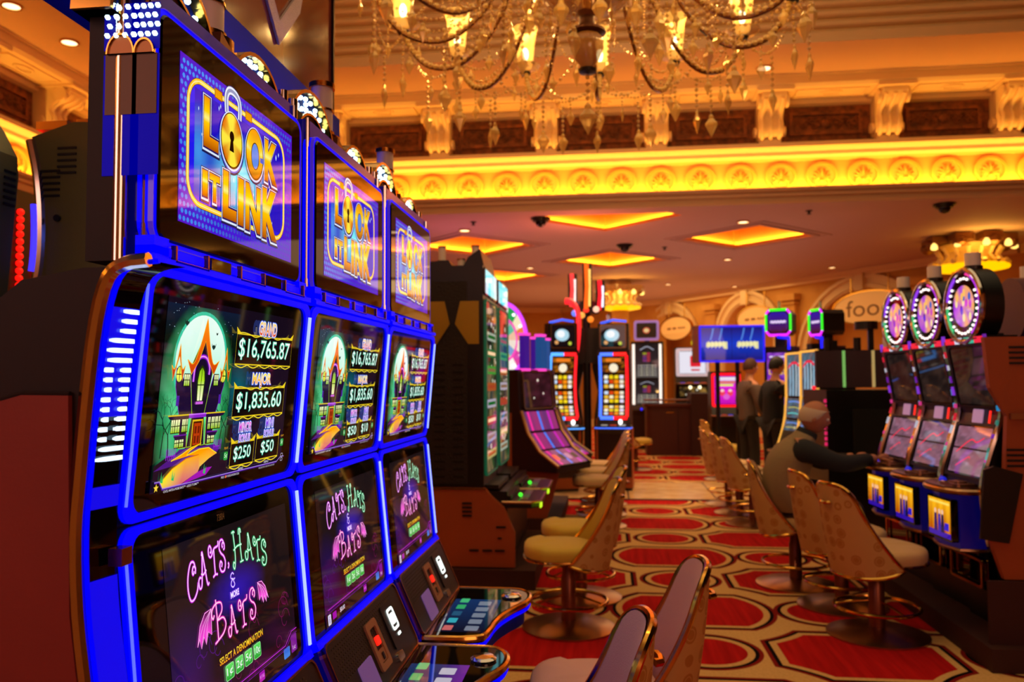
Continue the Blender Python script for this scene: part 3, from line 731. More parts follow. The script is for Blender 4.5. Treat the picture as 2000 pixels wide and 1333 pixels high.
def house_pic(minor, mini):
    P = Pic()
    P.grid(-.250, -.152, .240, .150, 12, 8, lambda x, y: lerp(rgb('#0c0612'), rgb('#180c26'), .5 - y * 2))
    def aura(x, y):
        d = math.hypot((x + .135) / .115, (y + .02) / .155); g = max(0, min(1, 1.45 - d * 1.3))
        n = .5 + .5 * sin(x * 90 + sin(y * 60) * 2) * cos(y * 50 + x * 40)
        c = lerp(rgb('#04140c'), lerp(rgb('#18b860'), rgb('#70ffb0'), n * .8), g ** .8)
        return lerp(c, rgb('#102050'), max(0, min(1, (y - .09) * 12)) * .6)
    P.grid(-.250, -.130, -.005, .140, 40, 40, aura)
    P.grid(-.02, -.06, .10, .07, 14, 14, lambda x, y: lerp(rgb('#0c0612'), rgb('#086070'), max(0, 1 - math.hypot((x - .01) / .06, y / .07))))
    n = 40; moon = circ(.082, n, -.132, .052, .076)
    P.raw([(-.132, .052)] + circ(.088, n, -.132, .052, .082), [(0, i + 1, (i + 1) % n + 1) for i in range(n)], '#38c8a0')
    P.raw([(-.132, .052)] + moon, [(0, i + 1, (i + 1) % n + 1) for i in range(n)], lambda x, y: lerp(rgb('#e8fff4'), rgb('#88f0c8'), max(0, min(1, (.10 - y) * 8))))
    rnd = random.Random(8)
    for k in range(30): x, y = rnd.uniform(-.245, -.03), rnd.uniform(.09, .145); P.rect(x, y, x + .001, y + .001, '#c0e0ff')
    # bats
    for bx, by, q in ((-.190, .113, .008), (-.096, .078, .008), (-.122, .094, .004), (-.088, .100, .004)):
        P.poly([(bx - q, by + q * .7), (bx - q * .5, by + q * .1), (bx, by + q * .4), (bx + q * .5, by + q * .1), (bx + q, by + q * .7), (bx + q * .7, by - q * .3), (bx, by - q * .8), (bx - q * .7, by - q * .3)], '#183028')
    # bare trees
    def branch(x, y, a, L, w, d):
        if d == 0: return
        x2, y2 = x + L * cos(a), y + L * sin(a); P.stroke([(x, y), ((x + x2) / 2 + rnd.uniform(-.003, .003), (y + y2) / 2), (x2, y2)], w, '#06241a', 3)
        for s in (-1, 1): branch(x2, y2, a + s * rnd.uniform(.3, .8), L * .72, w * .65, d - 1)
    for tx, a in ((-.232, 1.5), (-.212, 1.7), (-.048, 1.4), (-.022, 1.7)): branch(tx, -.10, a, .035, .0028, 5)
    # ground
    P.poly([(-.250, -.110), (-.22, -.100), (-.19, -.098), (-.16, -.088), (-.10, -.088), (-.06, -.096), (-.03, -.104), (-.006, -.11), (-.006, -.148), (-.250, -.148)], '#140a20')
    P.poly([(-.25, -.118), (-.21, -.104), (-.18, -.090), (-.065, -.090), (-.045, -.100), (-.06, -.108), (-.2, -.115)], '#4a1480')
    # house body, upper towers
    YL, PUR = '#b8e020', '#8a20c8'
    def outlined(pts, fill, line='#d0c818', w=.0016): P.poly(pts, fill); P.stroke(pts, w, line, 0, True)
    outlined([(-.184, -.088), (-.190, -.040), (-.168, -.036), (-.160, -.088)], '#24103a'); outlined([(-.10, -.088), (-.104, -.036), (-.072, -.040), (-.080, -.088)], '#24103a')
    outlined([(-.190, -.040), (-.210, .010), (-.212, .040), (-.200, .036), (-.186, .020), (-.170, .030), (-.150, -.034)], '#1c0c30', '#7020b0')
    outlined([(-.075, -.040), (-.052, .010), (-.048, .036), (-.058, .036), (-.072, .020), (-.090, .032), (-.115, -.034)], '#1c0c30', '#7020b0')
    outlined([(-.160, -.088), (-.152, -.036), (-.170, .040), (-.132, .098), (-.094, .040), (-.112, -.036), (-.104, -.088)], '#180a28', '#90c020')
    for x0, x1, y0, s in ((-.205, -.196, -.02, 1), (-.066, -.057, -.02, 1)): P.rect(x0, y0, x1, y0 + .016, '#5020a0')
    # windows
    def win(x0, y0, x1, y1, cols=2, rows=2):
        P.rect(x0 - .0015, y0 - .0015, x1 + .0015, y1 + .0015, '#102000'); P.rect(x0, y0, x1, y1, vgrad(y0, y1, [(0, '#a8d820'), (.6, '#f8f860'), (1, '#ffffc8')]))
        for i in range(1, cols): P.rect(x0 + (x1 - x0) * i / cols - .0007, y0, x0 + (x1 - x0) * i / cols + .0007, y1, '#102000')
        for i in range(1, rows): P.rect(x0, y0 + (y1 - y0) * i / rows - .0007, x1, y0 + (y1 - y0) * i / rows + .0007, '#102000')
    for x0, x1 in ((-.212, -.202), (-.200, -.187), (-.180, -.170), (-.168, -.163), (-.096, -.088), (-.084, -.074), (-.071, -.062), (-.059, -.053)): win(x0, -.062, x1, -.042)
    for x0, x1 in ((-.198, -.187), (-.184, -.172), (-.094, -.084), (-.081, -.071)): win(x0, -.086, x1, -.072)
    P.ell(-.2035, .030, .0105, .0135, '#102000'); P.ell(-.2035, .030, .009, .012, '#f0f850'); P.rect(-.2125, .0292, -.1945, .0308, '#102000'); P.rect(-.2043, .018, -.2027, .042, '#102000')
    P.ell(-.058, .028, .0095, .0125, '#102000'); P.ell(-.058, .028, .008, .011, '#f0f850'); P.rect(-.066, .0272, -.05, .0288, '#102000'); P.rect(-.0588, .017, -.0572, .039, '#102000')
    win(-.188, .012, -.172, .030, 3, 2); win(-.090, .012, -.076, .030, 3, 2)
    P.poly([(-.1445, -.016), (-.1475, .02), (-.144, .038), (-.134, .046), (-.124, .038), (-.1205, .02), (-.1235, -.016)], '#203000')
    P.poly([(-.142, -.013), (-.1445, .02), (-.1415, .035), (-.134, .042), (-.1265, .035), (-.1235, .02), (-.126, -.013)], vgrad(-.013, .042, [(0, '#ffffd0'), (.4, '#c8f030'), (1, '#80c010')]))
    P.rect(-.1348, -.013, -.1332, .042, '#182800'); P.rect(-.144, .012, -.124, .0138, '#182800')
    arch = [(-.160, .018), (-.158, .042), (-.148, .056), (-.134, .060), (-.120, .056), (-.110, .042), (-.110, .030)]
    P.stroke(arch, .008, '#5a10a0'); P.stroke(arch, .005, '#c030e0'); P.stroke(arch, .0012, '#ffd0ff')
    P.rect(-.146, -.019, -.122, -.0145, '#d060e0')
    # swooping roofs
    RO = vgrad(.02, .12, [(0, '#c02808'), (.5, '#f06008'), (1, '#ff9010')])
    def roof(cx, w, yb, yt):
        L = [(cx - w, yb + .004), (cx - w * .62, yb - .002), (cx - w * .3, (yb + yt) / 2 - .008), (cx, yt)]; R_ = [(2 * cx - p[0], p[1]) for p in reversed(L[:-1])]
        inner = [(cx + w * .70, yb - .020), (cx + w * .32, yb + .002), (cx, yb + (yt - yb) * .48), (cx - w * .32, yb + .002), (cx - w * .70, yb - .020)]
        outl = [tuple(p) for p in spline([(p[0], p[1]) for p in L], 5)] + [tuple(p) for p in spline([(L[-1])] + R_, 5)][1:] + inner
        P.poly(outl, RO); P.stroke(outl, .0014, '#ffc020', 0, True)
    roof(-.131, .053, .050, .124); roof(-.209, .020, .040, .078); roof(-.053, .019, .038, .078)
    # balconies
    for x0, x1, y, h, c in ((-.226, -.148, -.036, .005, '#8a20c0'), (-.112, -.040, -.036, .005, '#8a20c0'), (-.205, -.165, -.068, .006, '#6a1898'), (-.098, -.062, -.068, .006, '#6a1898')):
        P.poly([(x0, y), (x1, y), (x1 - .006, y - h), (x0 + .006, y - h)], '#240c38'); P.stroke([(x0, y + .001), (x1, y + .001)], .0022, '#e0c020' if h < .006 else c, 0)
    P.rect(-.163, -.041, -.107, -.034, PUR); P.rect(-.163, -.036, -.107, -.034, '#d070ff')
    # door
    P.rect(-.150, -.088, -.116, -.044, '#e8b818'); P.rect(-.147, -.088, -.119, -.047, '#401000'); P.rect(-.144, -.086, -.122, -.050, '#b83808')
    for y0 in (-.083, -.067): P.rect(-.141, y0, -.135, y0 + .012, '#6a1c04'); P.rect(-.131, y0, -.125, y0 + .012, '#6a1c04')
    # fences
    for x0, n_, y in ((-.222, 6, -.104), (-.072, 6, -.100), (-.048, 10, -.108)):
        for i in range(n_): q = x0 + i * (.0052 if n_ == 6 else .0036); P.poly([(q, y), (q + .002, y), (q + .002, y + .016), (q + .001, y + .019), (q, y + .016)], PUR if n_ == 6 else '#143828')
        P.rect(x0, y + .005, x0 + n_ * .0045, y + .007, PUR if n_ == 6 else '#143828')
    # the winding path
    PT = lambda x, y: lerp(lerp(rgb('#fff010'), rgb('#ff9800'), max(0, min(1, (y + .125) * 40))), rgb('#d03080'), max(0, min(1, (-.128 - y) * 45 + (x + .18) * 9)))
    p2 = [(-.206, -.106), (-.175, -.098), (-.150, -.090), (-.115, -.084), (-.150, -.094), (-.160, -.101), (-.120, -.094), (-.088, -.094), (-.058, -.106), (-.085, -.113), (-.113, -.124), (-.118, -.132), (-.17, -.146), (-.240, -.146), (-.232, -.136), (-.20, -.118), (-.16, -.106), (-.12, -.103), (-.15, -.102)]
    P.poly(p2, PT); P.stroke(p2[:9], .0018, '#ffe020', 0); P.stroke(p2[14:], .0014, '#e07010', 0)
    P.poly([(-.118, -.132), (-.09, -.128), (-.07, -.128), (-.09, -.140), (-.17, -.147)], '#a010b0')
    for gx in (-.232, -.10, -.20): P.poly([(gx, -.136), (gx + .002, -.120), (gx + .004, -.134), (gx + .009, -.124), (gx + .007, -.138)], '#20c060')
    # jackpot plates
    def plate(x0, y0, x1, y1, amt, w, xin=.01):
        P.rect(x0, y0, x1, y1, '#0c0608'); P.stroke([(x0, y0), (x1, y0), (x1, y1), (x0, y1)], .0022, '#e8c818', 0, True)
        k = max(2, int((x1 - x0) / .045))
        for i in range(k):
            a, b_ = x0 + (x1 - x0) * i / k, x0 + (x1 - x0) * (i + 1) / k
            P.stroke([(a, y0 - .001), ((a + b_) / 2, y0 - .006), (b_, y0 - .001)], .002, '#f0d830'); P.stroke([(a, y1 + .001), ((a + b_) / 2, y1 - .003 if 0 < i < k - 1 else y1 + .003), (b_, y1 + .001)], .0018, '#f0d830')
        for xx, s in ((x0, 1), (x1, -1)):
            P.poly([(xx, y1), (xx - s * .004, y1 + .012), (xx + s * .016, y1 + .001)], '#f0d020')
        P.text(amt, x0 + xin, y0 + .007, x1 - xin, y1 - .006, '#40c8a0', .03); P.text(amt, x0 + xin + .001, y0 + .0085, x1 - xin - .001, y1 - .0075, '#f0fff8', -.005)
    plate(-.022, .050, .232, .105, '$16,765.87', 1); plate(-.014, -.046, .213, .006, '$1,835.60', 1, .012)
    plate(-.006, -.136, .090, -.094, minor, 1, .012); plate(.100, -.134, .206, -.092, mini, 1, .022)
    def head(t, cx, cy, w, h, top, bot):
        P.text(t, cx - w / 2 - .003, cy - h / 2 - .003, cx + w / 2 + .003, cy + h / 2 + .003, '#5070e8', .12); P.text(t, cx - w / 2 - .0015, cy - h / 2 - .0015, cx + w / 2 + .0015, cy + h / 2 + .0015, '#f0f0ff', .07)
        P.text(t, cx - w / 2, cy - h / 2, cx + w / 2, cy + h / 2, vgrad(cy - h / 2, cy + h / 2, [(0, bot), (1, top)]), .02)
    head('GRAND', .106, .120, .080, .026, '#ffe080', '#e01010'); head('MAJOR', .098, .021, .084, .026, '#fff060', '#f06010')
    head('MINOR', .045, -.066, .052, .017, '#ff60e0', '#8010c0'); head('BONUS', .045, -.086, .044, .012, '#e060ff', '#6010c0')
    head('MINI', .153, -.064, .036, .017, '#b060ff', '#3010d0'); head('BONUS', .153, -.084, .044, .012, '#b060ff', '#3010d0')
    for x, y in ((-.032, -.114), (.216, -.108)):
        P.text('PLAY', x, y + .012, x + .014, y + .016, '#ffb020'); P.poly(rrect(.015, .015, .003, 3, x + .007, y), '#20a040'); P.text('5¢', x + .002, y - .005, x + .012, y + .005, '#e0ffe0')
    P.text('DEMO', .030, -.1455, .050, -.141, '#e8e8f0'); P.text('DEMO', .143, -.1435, .163, -.139, '#e8e8f0')
    P.poly([(-.250, -.134), (-.236, -.134), (-.226, -.146), (.205, -.146), (.222, -.138), (.240, -.138), (.240, -.152), (-.250, -.152)], '#0a0608')
    P.stroke([(-.250, -.134), (-.236, -.134), (-.226, -.146), (.205, -.146), (.222, -.138), (.240, -.138)], .0016, '#a080e0', 0)
    P.stroke([(-.250, -.1355), (-.237, -.1355), (-.227, -.1478), (.205, -.1478)], .0016, '#5018a0', 0)
    st = [(-.244 + (.007 if i % 2 == 0 else .003) * sin(pi * i / 5), -.143 + (.007 if i % 2 == 0 else .003) * cos(pi * i / 5)) for i in range(10)]
    P.poly(st, '#ffd840'); P.text("CATS, HATS & MORE BATS™ - LOCK IT LINK™", -.222, -.1535, -.115, -.1492, '#f0e8f0')
    P.text('PRESS  FOR MORE INFORMATION', -.035, -.1535, .035, -.1495, '#d0c8d8'); P.rect(-.020, -.1540, -.0155, -.1492, '#e05010'); P.text('MALFUNCTION VOIDS PAYS AND PLAYS', .120, -.1530, .195, -.1495, '#b0a8b8')
    for k in (-.1365, -.1455):
        P.stroke(rrect(.010, .006, .002, 2, .228, k + .002), .001, '#c8c0d8', 0, True)
    return P
GL = {   # curly letters as strokes in a unit box
    'C': [[(.72, .70), (.60, .64), (.55, .74), (.66, .84), (.84, .76), (.80, .60)], [(.84, .72), (.72, .95), (.42, 1), (.14, .72), (.08, .36), (.24, .04), (.55, -.02), (.86, .10), (1.0, .30)]],
    'A': [[(.30, .30), (.16, .34), (.04, .24), (.10, .04), (.26, .04), (.36, .24), (.54, 1.0)], [(.46, .92), (.54, 1.0), (.70, .45), (.84, .0), (1.0, .02)], [(.30, .42), (.52, .36), (.80, .44)]],
    'T': [[(.16, .78), (.26, .74), (.30, .86), (.16, .96), (.02, .86), (.04, .68), (.26, .62), (.60, .80), (1.0, .82), (1.08, .96)], [(.56, .80), (.54, .4), (.54, .0)], [(.30, -.02), (.54, .02), (.80, -.02)]],
    'S': [[(.66, .74), (.58, .80), (.66, .90), (.84, .86), (.84, .70), (.70, .66)], [(.84, .84), (.66, 1.0), (.36, .98), (.22, .76), (.40, .58), (.70, .44), (.84, .22), (.66, -.02), (.30, -.02), (.14, .16), (.26, .32), (.42, .24), (.34, .12)]],
    'H': [[(-.02, .94), (.16, .98), (.30, .94)], [(.14, .96), (.20, .5), (.18, .10), (.06, -.16), (-.06, -.08), (.0, .04), (.10, .0)], [(.66, .84), (.70, 1.0), (.86, 1.0), (.90, .88)], [(.80, .98), (.76, .5), (.80, .02)], [(.62, -.02), (.98, .0)], [(.06, .40), (.45, .50), (.90, .52)]],
    'B': [[(.40, 1.12), (.42, .6), (.40, -.02)], [(.16, -.04), (.40, -.02), (.80, .04), (1.0, .22), (.84, .46), (.44, .52)], [(.24, .74), (.14, .66), (.06, .78), (.14, .94), (.44, 1.0), (.76, .90), (.78, .68), (.46, .54)]],
    '&': [[(.95, .55), (.6, .42), (.8, .1), (.4, -.05), (.05, .15), (.2, .42), (.6, .55)], [(.6, .55), (.15, .62), (.1, .85), (.45, 1.0), (.75, .85)]],
    ',': [[(.3, .25), (.6, .15), (.5, -.15), (.2, -.3)]],
}
def curly(P, ch, x, y, w, h, sl, outer, inner, tw=.0055):
    """sl shears the letter upward along u"""
    for layer, (col, ww) in enumerate(((outer, tw), (inner, tw * .42))):
        for st in GL[ch]:
            P.stroke([(x + p[0] * w, y + p[1] * h + sl * p[0] * w) for p in st], ww, col, 6)
def cats_pic():
    P = Pic()
    def bg(x, y):
        c = lerp(rgb('#120c10'), rgb('#1c1214'), .5 + y * 2)
        c = lerp(c, rgb('#2010b0'), max(0, 1 - math.hypot((x - .02) / .12, (y - .03) / .05)) ** 1.1)
        c = lerp(c, rgb('#2a0c60'), max(0, 1 - math.hypot((x + .17) / .09, (y + .07) / .12)) * .8)
        return lerp(c, rgb('#50084a'), max(0, min(1, (-.04 - y) * 7)) * (.45 + .35 * sin(x * 40 + sin(y * 60) * 2)))
    P.grid(-.215, -.172, .262, .148, 48, 32, bg)
    rnd = random.Random(5)
    for k in range(18):
        x, y = rnd.uniform(-.2, .23), rnd.uniform(-.14, -.03); r = rnd.uniform(.012, .03)
        P.stroke([(x + r * cos(a) * (1 - a / 9), y + r * sin(a) * (1 - a / 9)) for a in [i * .7 for i in range(9)]], .0016, '#481070' if x < 0 else '#6a104a')
    PK, WH, GR, GW = '#d010e0', '#ffe0ff', '#10a860', '#d8ffe8'
    for ch, x, y, w, h, sl in (('C', -.152, .046, .036, .058, .3), ('A', -.116, .060, .036, .056, .12), ('T', -.076, .070, .034, .056, .1), ('S', -.044, .074, .030, .052, 0), (',', -.013, .078, .010, .016, 0)): curly(P, ch, x, y, w, h, sl, PK, WH)
    for ch, x, y, w, h, sl in (('H', .012, .076, .040, .058, -.05), ('A', .058, .072, .036, .048, -.12), ('T', .096, .062, .030, .048, -.1), ('S', .124, .048, .030, .046, 0)): curly(P, ch, x, y, w, h, sl, GR, GW)
    curly(P, '&', -.006, .038, .018, .024, 0, '#8030f0', '#f0e8ff', .004)
    P.text('MORE', -.011, .018, .023, .031, '#b060ff', .08); P.text('MORE', -.010, .019, .022, .030, '#f0e8ff', .02)
    for ch, x, y, w, h, sl in (('B', -.086, -.038, .050, .060, .16), ('A', -.030, -.044, .036, .050, .05), ('T', .014, -.042, .034, .052, .1), ('S', .054, -.038, .034, .052, .12)): curly(P, ch, x, y, w, h, sl, '#e010b0', '#ffd8f4')
    for mirror, ox, oy, s in ((1, -.084, .018, 1.0), (-1, .098, .018, .82)):
        W_ = [(0, .004), (-.022, .002), (-.040, -.014), (-.052, -.044), (-.044, -.034), (-.040, -.050), (-.030, -.034), (-.024, -.048), (-.015, -.030), (-.004, -.038)]
        pts = [(ox + mirror * p[0] * s, oy + p[1] * s) for p in W_]
        P.poly(pts, vgrad(oy - .05, oy, [(0, '#e020c0'), (.5, '#ff50e0'), (1, '#400838')])); P.stroke(pts, .0022, '#ff40d8', 0, True); P.stroke(pts, .0009, '#ffe0ff', 0, True)
        for q in (3, 5, 7): P.stroke([pts[0], ((pts[0][0] + pts[q][0]) / 2 - mirror * .004, (pts[0][1] + pts[q][1]) / 2 + .004), pts[q]], .0012, '#ffb0f0', 4)
    P.text('SELECT A DENOMINATION', -.070, -.080, .104, -.066, '#6a3000', .06); P.text('SELECT A DENOMINATION', -.069, -.079, .103, -.067, vgrad(-.08, -.066, [(0, '#ff9010'), (1, '#fff040')]), .01)
    for x, t in ((-.052, '1¢'), (-.015, '2¢'), (.021, '5¢'), (.058, '10¢')):
        P.poly(rrect(.031, .027, .004, 3, x + .016, -.099), '#a0f0a0'); P.poly(rrect(.029, .025, .004, 3, x + .016, -.099), vgrad(-.11, -.087, [(0, '#10a030'), (1, '#60e060')])); P.text(t, x + .005, -.107, x + .027, -.091, '#ffffff')
    for dy, c in ((0, '#d030e0'), (-.008, '#9020b0')): P.stroke([(-.20, -.131 + dy), (.20, -.131 + dy), (.235, -.112 + dy), (.262, -.112 + dy)], .0014, c, 0)
    P.poly([(-.215, -.139), (.20, -.139), (.236, -.12), (.262, -.12), (.262, -.172), (-.215, -.172)], '#100810')
    P.poly(rrect(.030, .020, .003, 3, .205, -.146), vgrad(-.156, -.136, [(0, '#2080e0'), (.5, '#90d0ff'), (1, '#3060d0')])); P.poly(rrect(.030, .034, .003, 3, .243, -.138), '#781890'); P.text('1¢', .236, -.152, .250, -.142, '#ffd0ff')
    P.poly(rrect(.024, .018, .002, 2, .085, -.150), '#a010a8'); P.text('PAY TABLE', .075, -.153, .095, -.147, '#ff90ff'); P.poly(rrect(.020, .024, .003, 3, -.195, -.154), '#d8d0f0'); P.text('i', -.197, -.162, -.193, -.146, '#202060'); P.text('$0.00', -.120, -.158, -.085, -.146, '#f0e8ff')
    P.poly(rrect(.026, .016, .002, 2, -.160, -.152), '#a010a8')
    return P

# ------------------------------------------------------------------ the three near machines
PROF = [(-.655, 1.675), (-.66, 1.60), (-.672, 1.48), (-.684, 1.37), (-.690, 1.297), (-.682, 1.20), (-.672, 1.08), (-.660, .98), (-.648, .905)]   # screen face, top to bottom
XO = 1.0
def near_machine(yc, label, first, pics, loc_only=True):
    t = thing('slot_machine', label, 'slot machine', (-XO, yc, 0), 0, 'three linked slot machines in the near bank')
    wx = lambda p: (p[0] + XO, p[1])
    Rs = Matrix(((1, 0, 0, 0), (0, 0, -1, 0), (0, 1, 0, 0), (0, 0, 0, 1)))      # (x, z, w) -> (x, -w, z)
    front = [wx((p[0] - .014, p[1])) for p in PROF]
    b = MB(); poly = front + [wx((-.60, .72)), wx((-.66, .0)), wx((-1.02, .0)), wx((-1.02, 1.40)), wx((-.88, 1.57)), wx((-.80, 1.655))]
    b.prism(poly[::-1], -.318, .318, Rs); b.obj('cabinet', M['black'], t, False)
    # upper display
    Mx, h = panel(-.66 + XO, 1.72, -.66 + XO, 2.06)
    b = MB(Mx); b.prism(rrect(.555, h + .008, .022), -.012, .0, bev=.003); dg_ = b.obj('display_glass', M['gloss'], t, True)
    b = MB(Mx); b.ring(rrect(.578, h + .022, .03), rrect(.553, h + .004, .022), -.028, -.004); b.obj('display_rim', M['blue'], t)
    b = MB(Mx); b.prism(rrect(.57, h + .016, .03), -.034, -.013); b.obj('display_back', M['bluedim'], t)
    b = MB(Mx); b.ring(rrect(.5805, h + .0245, .032), rrect(.578, h + .022, .03), -.010, -.002); b.obj('rim_trim', mat('violet_edge', '#402060', .2, emit='#5030e0', es=.5), t)
    o = pics['logo'] and ob('display_picture', pics['logo'], dg_, Mx @ Matrix.Translation((0, 0, .0006)))
    # housing behind the display with chrome edges
    b = MB(); b.box((-.735 + XO, 0, 1.91), (.045, .61, .46)); b.obj('display_housing', M['shell'], t)
    b = MB(); b.box((-.698 + XO, 0, 1.90), (.035, .56, .42)); b.obj('housing_inner', M['bluedim'], t)
    b = MB()
    for s in (-1, 1):
        b.tube([(-.709 + XO, s * .298, z) for z in (1.68, 1.80, 1.95, 2.08, 2.15)], .011, seg=12); b.tube([(-.678 + XO, s * .285, z) for z in (1.69, 1.9, 2.11)], .005, seg=8)
    b.objs('chrome_edge', M['chrome'], t, True)
    b = MB()
    for s in (-1, 1): b.tube([(-.668 + XO, s * .27, 1.74), (-.668 + XO, s * .27, 2.0)], .008)
    b.objs('cable_cover', M['black'], t)
    # bridge between display and cabinet
    b = MB(); b.box((-.668 + XO, 0, 1.697), (.03, .60, .012)); b.box((-.664 + XO, 0, 1.681), (.036, .62, .010)); b.box((-.675 + XO, 0, 1.709), (.02, .56, .010))
    for s in (-1, 1): b.box((-.668 + XO, s * .28, 1.70), (.03, .04, .035))
    b.objs('bridge', M['blue'], t)
    b = MB()
    for u in (-.20, .02, .22):
        for s in (-.05, .05): b.box((-.650 + XO, u + s, 1.696), (.008, .005, .026))
        b.box((-.650 + XO, u, 1.685), (.008, .10, .004))
    b.objs('bridge_bracket', M['copper'], t)
    b = MB(); 
    for u in (-.10, .12): b.box((-.652 + XO, u, 1.698), (.006, .07, .020))
    b.objs('bridge_window', M['gloss'], t)
    # main and lower screens
    for nm, (a, c), key in (('main', ((-.688, 1.30), (-.655, 1.67)), 'house'), ('lower', ((-.65, .905), (-.688, 1.29)), 'cats')):
        Mx, h = panel(a[0] + XO, a[1], c[0] + XO, c[1])
        b = MB(Mx); b.prism(rrect(.602, h - .016, .028), -.012, 0, bev=.002); gl_ = b.obj(nm + '_screen_glass', M['gloss'], t, True)
        b = MB(Mx); b.ring(rrect(.648, h + .004, .03, 5), rrect(.598, h - .020, .028, 5), -.016, .005); b.obj(nm + '_screen_rim', M['blue'], t)
        b = MB(Mx); b.ring(rrect(.650, h + .006, .03, 5), rrect(.640, h - .002, .03, 5), -.02, -.002); b.obj(nm + '_rim_gap', M['navy'], t)
        ob(nm + '_screen_picture', pics[key], gl_, Mx @ Matrix.Translation((0, 0, .0006)))
        if key == 'cats':
            P = Pic(); P.text('73804', -.035, .160, -.008, .172, '#5a3418'); P.obj('number_decal', SCR, gl_, Mx @ Matrix.Translation((0, 0, .0005)))
        b = MB(Mx)   # light bar at the right hand pillar
        b.box((.317, 0, .007), (.009, h * .86, .004)); b.obj('light_bar', M['bluebar'], t)
        if first: b = MB(Mx); b.box((-.318, 0, .007), (.003, h * .86, .003)); b.obj('light_bar', mat('soft_blue_bar', '#5060ff', .3, emit='#5868ff', es=1.2), t)
        b = MB(Mx)
        for q in (-.25, .2):
            for i in range(3): b.box((.3215, h * q + i * .008, .003), (.004, .005, .006))
        b.objs('hinge', M['bluedim'], t)
    # sloping panel over the deck
    Mx, h = panel(-.555 + XO, .742, -.632 + XO, .912)
    b = MB(Mx); b.prism(rrect(.585, h, .022), -.03, .0, bev=.002); pn = b.obj('button_panel', M['black'], t, True)
    b = MB(Mx); b.ring(rrect(.592, h + .006, .024), rrect(.582, h - .003, .021), -.012, .003); b.obj('panel_edge', M['copper'], t)
    b = MB(Mx); b.ring(rrect(.625, h + .03, .03), rrect(.59, h + .004, .024), -.05, -.008); b.obj('panel_surround', M['bluedim'], t)
    b = MB(Mx); b.box((0, h / 2 + .008, -.012), (.62, .016, .02)); b.obj('panel_light', M['blue'], t)
    b = MB(Mx)
    for j in range(9):
        for i in range(34):
            if j > 5 and i > 22: continue
            b.box((-.255 + i * .0145 + (j % 2) * .006, h / 2 - .018 - j * .0095, .0006), (.008, .0032, .001), Matrix.Identity(4))
    b.obj('speaker_grille', mat('grille_slots', '#3a3420', .4, .2), t)['kind'] = 'stuff'
    # ticket printer, bill entry, card reader
    b = MB(Mx); b.ring(rrect(.085, .125, .01), rrect(.05, .09, .006), 0, .006); b.prism(rrect(.05, .03, .004, 3, 0, -.028), 0, .004); be_ = b.obj('bill_entry', mat('tan_bezel', '#b07850', .45), t)
    b = MB(Mx); b.prism(rrect(.026, .022, .004, 3, 0, .010), .003, .009); b.obj('entry_light', glow('#ff2010', 1.4), be_)
    b = MB(Mx); b.box((0, -.030, .006), (.012, .018, .002)); b.obj('slot_mark', M['black'], be_)
    b = MB(Mx @ Matrix.Translation((-.12, -.045, 0))); b.prism(rrect(.10, .085, .006), 0, .003); b.obj('player_display', mat('player_display', '#40303a', .2, emit='#8a5a9a', es=.45), t)
    b = MB(Mx @ Matrix.Translation((.165, .008, 0))); b.prism(rrect(.12, .12, .01), 0, .004); cr_ = b.obj('card_reader', M['black'], t)
    b = MB(Mx @ Matrix.Translation((.165, .020, 0))); b.ring(rrect(.054, .060, .010), rrect(.040, .046, .006), .0045, .006); b.prism(rrect(.028, .030, .003), .0045, .0055); b.prism(rrect(.024, .008, .003, 3, .004, -.044), .0045, .006); b.obj('card_symbol', glow('#f4fff8', 1.6), cr_)
    b = MB(Mx @ Matrix.Translation((.115, -.072, 0))); b.prism(rrect(.050, .022, .008), 0, .006); b.obj('ticket_slot', M['chrome'], t)
    # deck
    dk = [(-.56, -.290), (-.44, -.286), (-.385, -.262), (-.372, -.20), (-.366, -.12), (-.352, -.04), (-.322, .05), (-.296, .11), (-.284, .16), (-.286, .215), (-.305, .262), (-.345, .288), (-.45, .292), (-.56, .292)]
    sp_ = spline([(p[0] + XO, p[1], 0) for p in dk[1:-1]], 4); P2 = [(dk[0][0] + XO, dk[0][1])] + [(p.x, p.y) for p in sp_] + [(dk[-1][0] + XO, dk[-1][1])]
    ins = lambda d: [(XO - .5 + (p[0] - XO + .5) * (1 - d * 4), p[1] * (1 - d * 3)) for p in P2]
    b = MB(); b.prism(P2, .715, .738); de_ = b.obj('deck', M['gloss'], t)
    b = MB(); b.tube([(p[0], p[1], .731) for p in P2], .011, seg=8); b.obj('deck_edge', M['gold'], de_, True)
    b = MB(); b.tube([(p[0] - .004, p[1], .709) for p in P2], .008, seg=8); b.obj('deck_light', M['blue'], de_, True)
    b = MB(); b.prism(ins(.02), .655, .716); b.obj('deck_underside', M['navy'], t)
    b = MB(); b.box((-.62 + XO, 0, .36), (.10, .56, .70)); b.obj('lower_door', M['black'], t)
    P = Pic()
    if first is None: pass
    P.grid(-.535 + XO, -.24, -.375 + XO, .13, 6, 12, lambda x, y: lerp(lerp(rgb('#080c20'), rgb('#103060'), (y + .24) / .4), rgb('#8020a0'), pics['deck'] * max(0, min(1, (x - XO + .46) * 8))))
    for i in range(5): P.poly(rrect(.042, .048, .005, 2, -.425 + XO, -.20 + i * .070), '#b8b0c0' if pics['deck'] else '#707888')
    for i, c in enumerate(('#c06060', '#30a0b0', '#205070', '#30a060', '#40b070')): P.poly(rrect(.030, .050, .004, 2, -.500 + XO, -.20 + i * .078), c)
    P.obj('button_screen', SCR, de_, Matrix.Translation((0, 0, .7385)))
    b = MB(); b.lathe([(.034, .738), (.036, .744), (.030, .748), (.028, .750), (.0001, .753)], Matrix.Translation((-.345 + XO, .175, 0)), 20); b.obj('play_button', M['chrome'], de_, True)
